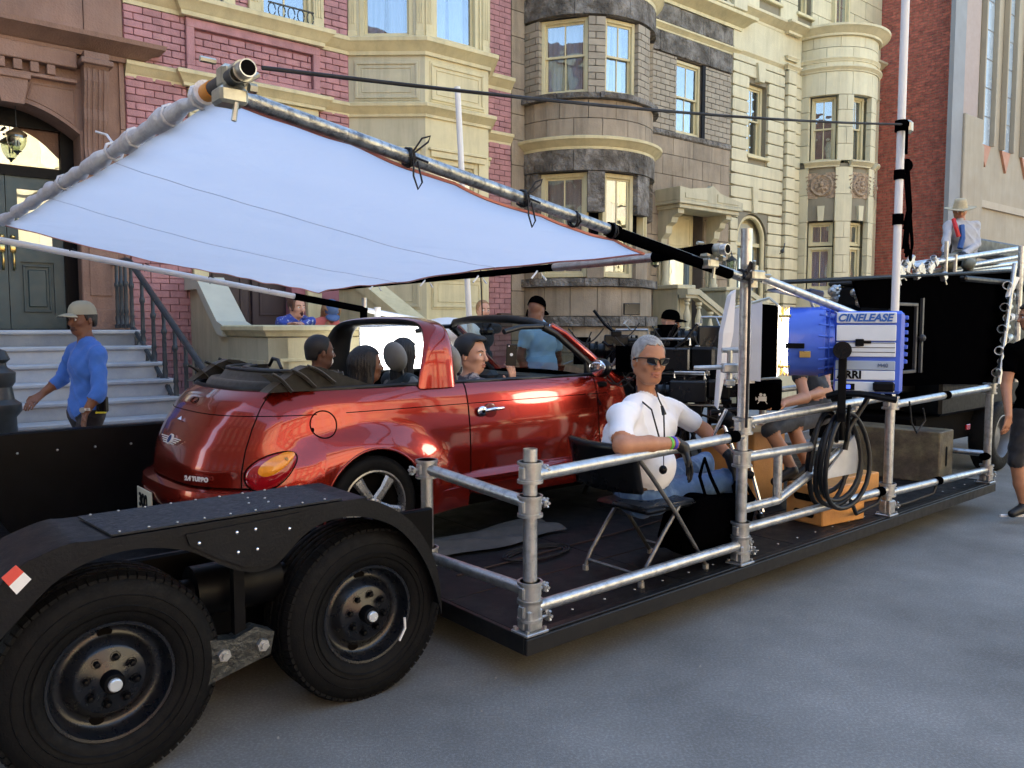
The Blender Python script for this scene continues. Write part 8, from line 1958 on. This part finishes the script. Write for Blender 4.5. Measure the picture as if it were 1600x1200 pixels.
# pipe rack on the right: ends facing us
for k in range(9):
    x, y = 1566+(7 if k % 2 else 0)-k*2.2, 446+k*17; q = onplane(TF, x, y, .55); b = MB(TF); b.tube([(q.x, .50, q.z), (q.x+.9, .75, q.z+.02)], .046, 14, True, False, None, True); part('racked_pipe', b, M.alu if k % 3 else M.whitep, tk_, smooth=50)
b = MB(TF); a, c_ = onplane(TF, 1596, 385, .5), onplane(TF, 1560, 600, .5); b.tube([(a.x, .5, a.z), (a.x, .5, c_.z)], .03, 10); b.tube([(onplane(TF, 1585, 430, .5).x, .5, a.z-.2), (c_.x, .5, c_.z)], .025, 10); part('rack_post', b, M.alu, tk_)
b = MB(TF); q = [ft(x, y, .5) for x, y in ((1586, 432), (1592, 434), (1580, 460), (1574, 464), (1578, 446))]; b.xz(q, .49, .52); part('white_strap', b, M.white, tk_)
for s_ in (8.05, ):
    Fz = TF @ Matrix.Translation((s_, .68, .41)) @ Matrix(((1, 0, 0, 0), (0, 0, 1, 0), (0, -1, 0, 0), (0, 0, 0, 1)))
    b = MB(Fz); b.lathe([(.24, .03), (.26, 0), (.33, -.01), (.39, .01), (.41, .04), (.41, .22), (.36, .25), (.24, .22)], 48); ty = part('tyre', b, M.tyre, tk_, smooth=40)
    b = MB(Fz); b.lathe([(.245, .03), (.255, .0), (.245, -.005), (.23, .02), (.22, .10), (.12, .13), (.10, .06), (0, .05)], 40); part('rim', b, mat('dull_steel_rim', (.16, .17, .18), .45, metal=.5, var=.2), ty, smooth=40)
for s_ in (6.95, 7.0):
    Fz = TF @ Matrix.Translation((s_, 1.0, .60)) @ Matrix(((1, 0, 0, 0), (0, 0, 1, 0), (0, -1, 0, 0), (0, 0, 0, 1)))
b = MB(Fz); b.lathe([(.24, .03), (.30, 0), (.39, .01), (.41, .04), (.41, .2), (.24, .2)], 40); part('spare_tyre', b, M.tyre, tk_, smooth=40)
b = MB(TF); b.box(6.2, 9.9, .9, 2.1, .42, .74, .02); part('chassis', b, M.gap, tk_)
b = MB(TF); q = onplane(TF, 1512, 667, .75); b.box(q.x-.05, q.x+.05, .74, .76, q.z-.03, q.z+.03, .004); part('tail_light', b, M.redlens, tk_)
b = MB(TF)
for k in range(10):
    a = onplane(TF, 1300+rr_.uniform(0, 45), 450+rr_.uniform(0, 28), .9); b.ball((a.x, .9, a.z), .04, 8, 6)
    b.tube([(a.x-.05, .88, a.z), (a.x+.08, .9, a.z+.03)], .014, 6)
part('bracket_cluster', b, M.galv, tk_, kind='stuff')
t = thing('small_fill_lamp', 'small dark lamp head clamped above the blue cinema lamp', 'film light', tuple(at(1270, 462, 5.6)))
F = Matrix.Translation(at(1272, 461, 5.6)) @ Matrix.Rotation(rad(12), 4, 'Y'); b = MB(F); b.box(-.06, .05, -.06, .06, -.035, .035, .012); b.box(-.30, -.05, -.10, .10, -.03, -.015, .004); part('head', b, mat('navy_painted_metal', (.02, .03, .07), .5), t)
b = MB(F); b.tube([(-.05, -.06, -.03), (.0, -.06, -.10), (.04, 0, -.14)], .01, 6); b.tube([(.06, 0, -.02), (.20, 0, -.10)], .016, 8); part('bracket', b, M.galv, t)
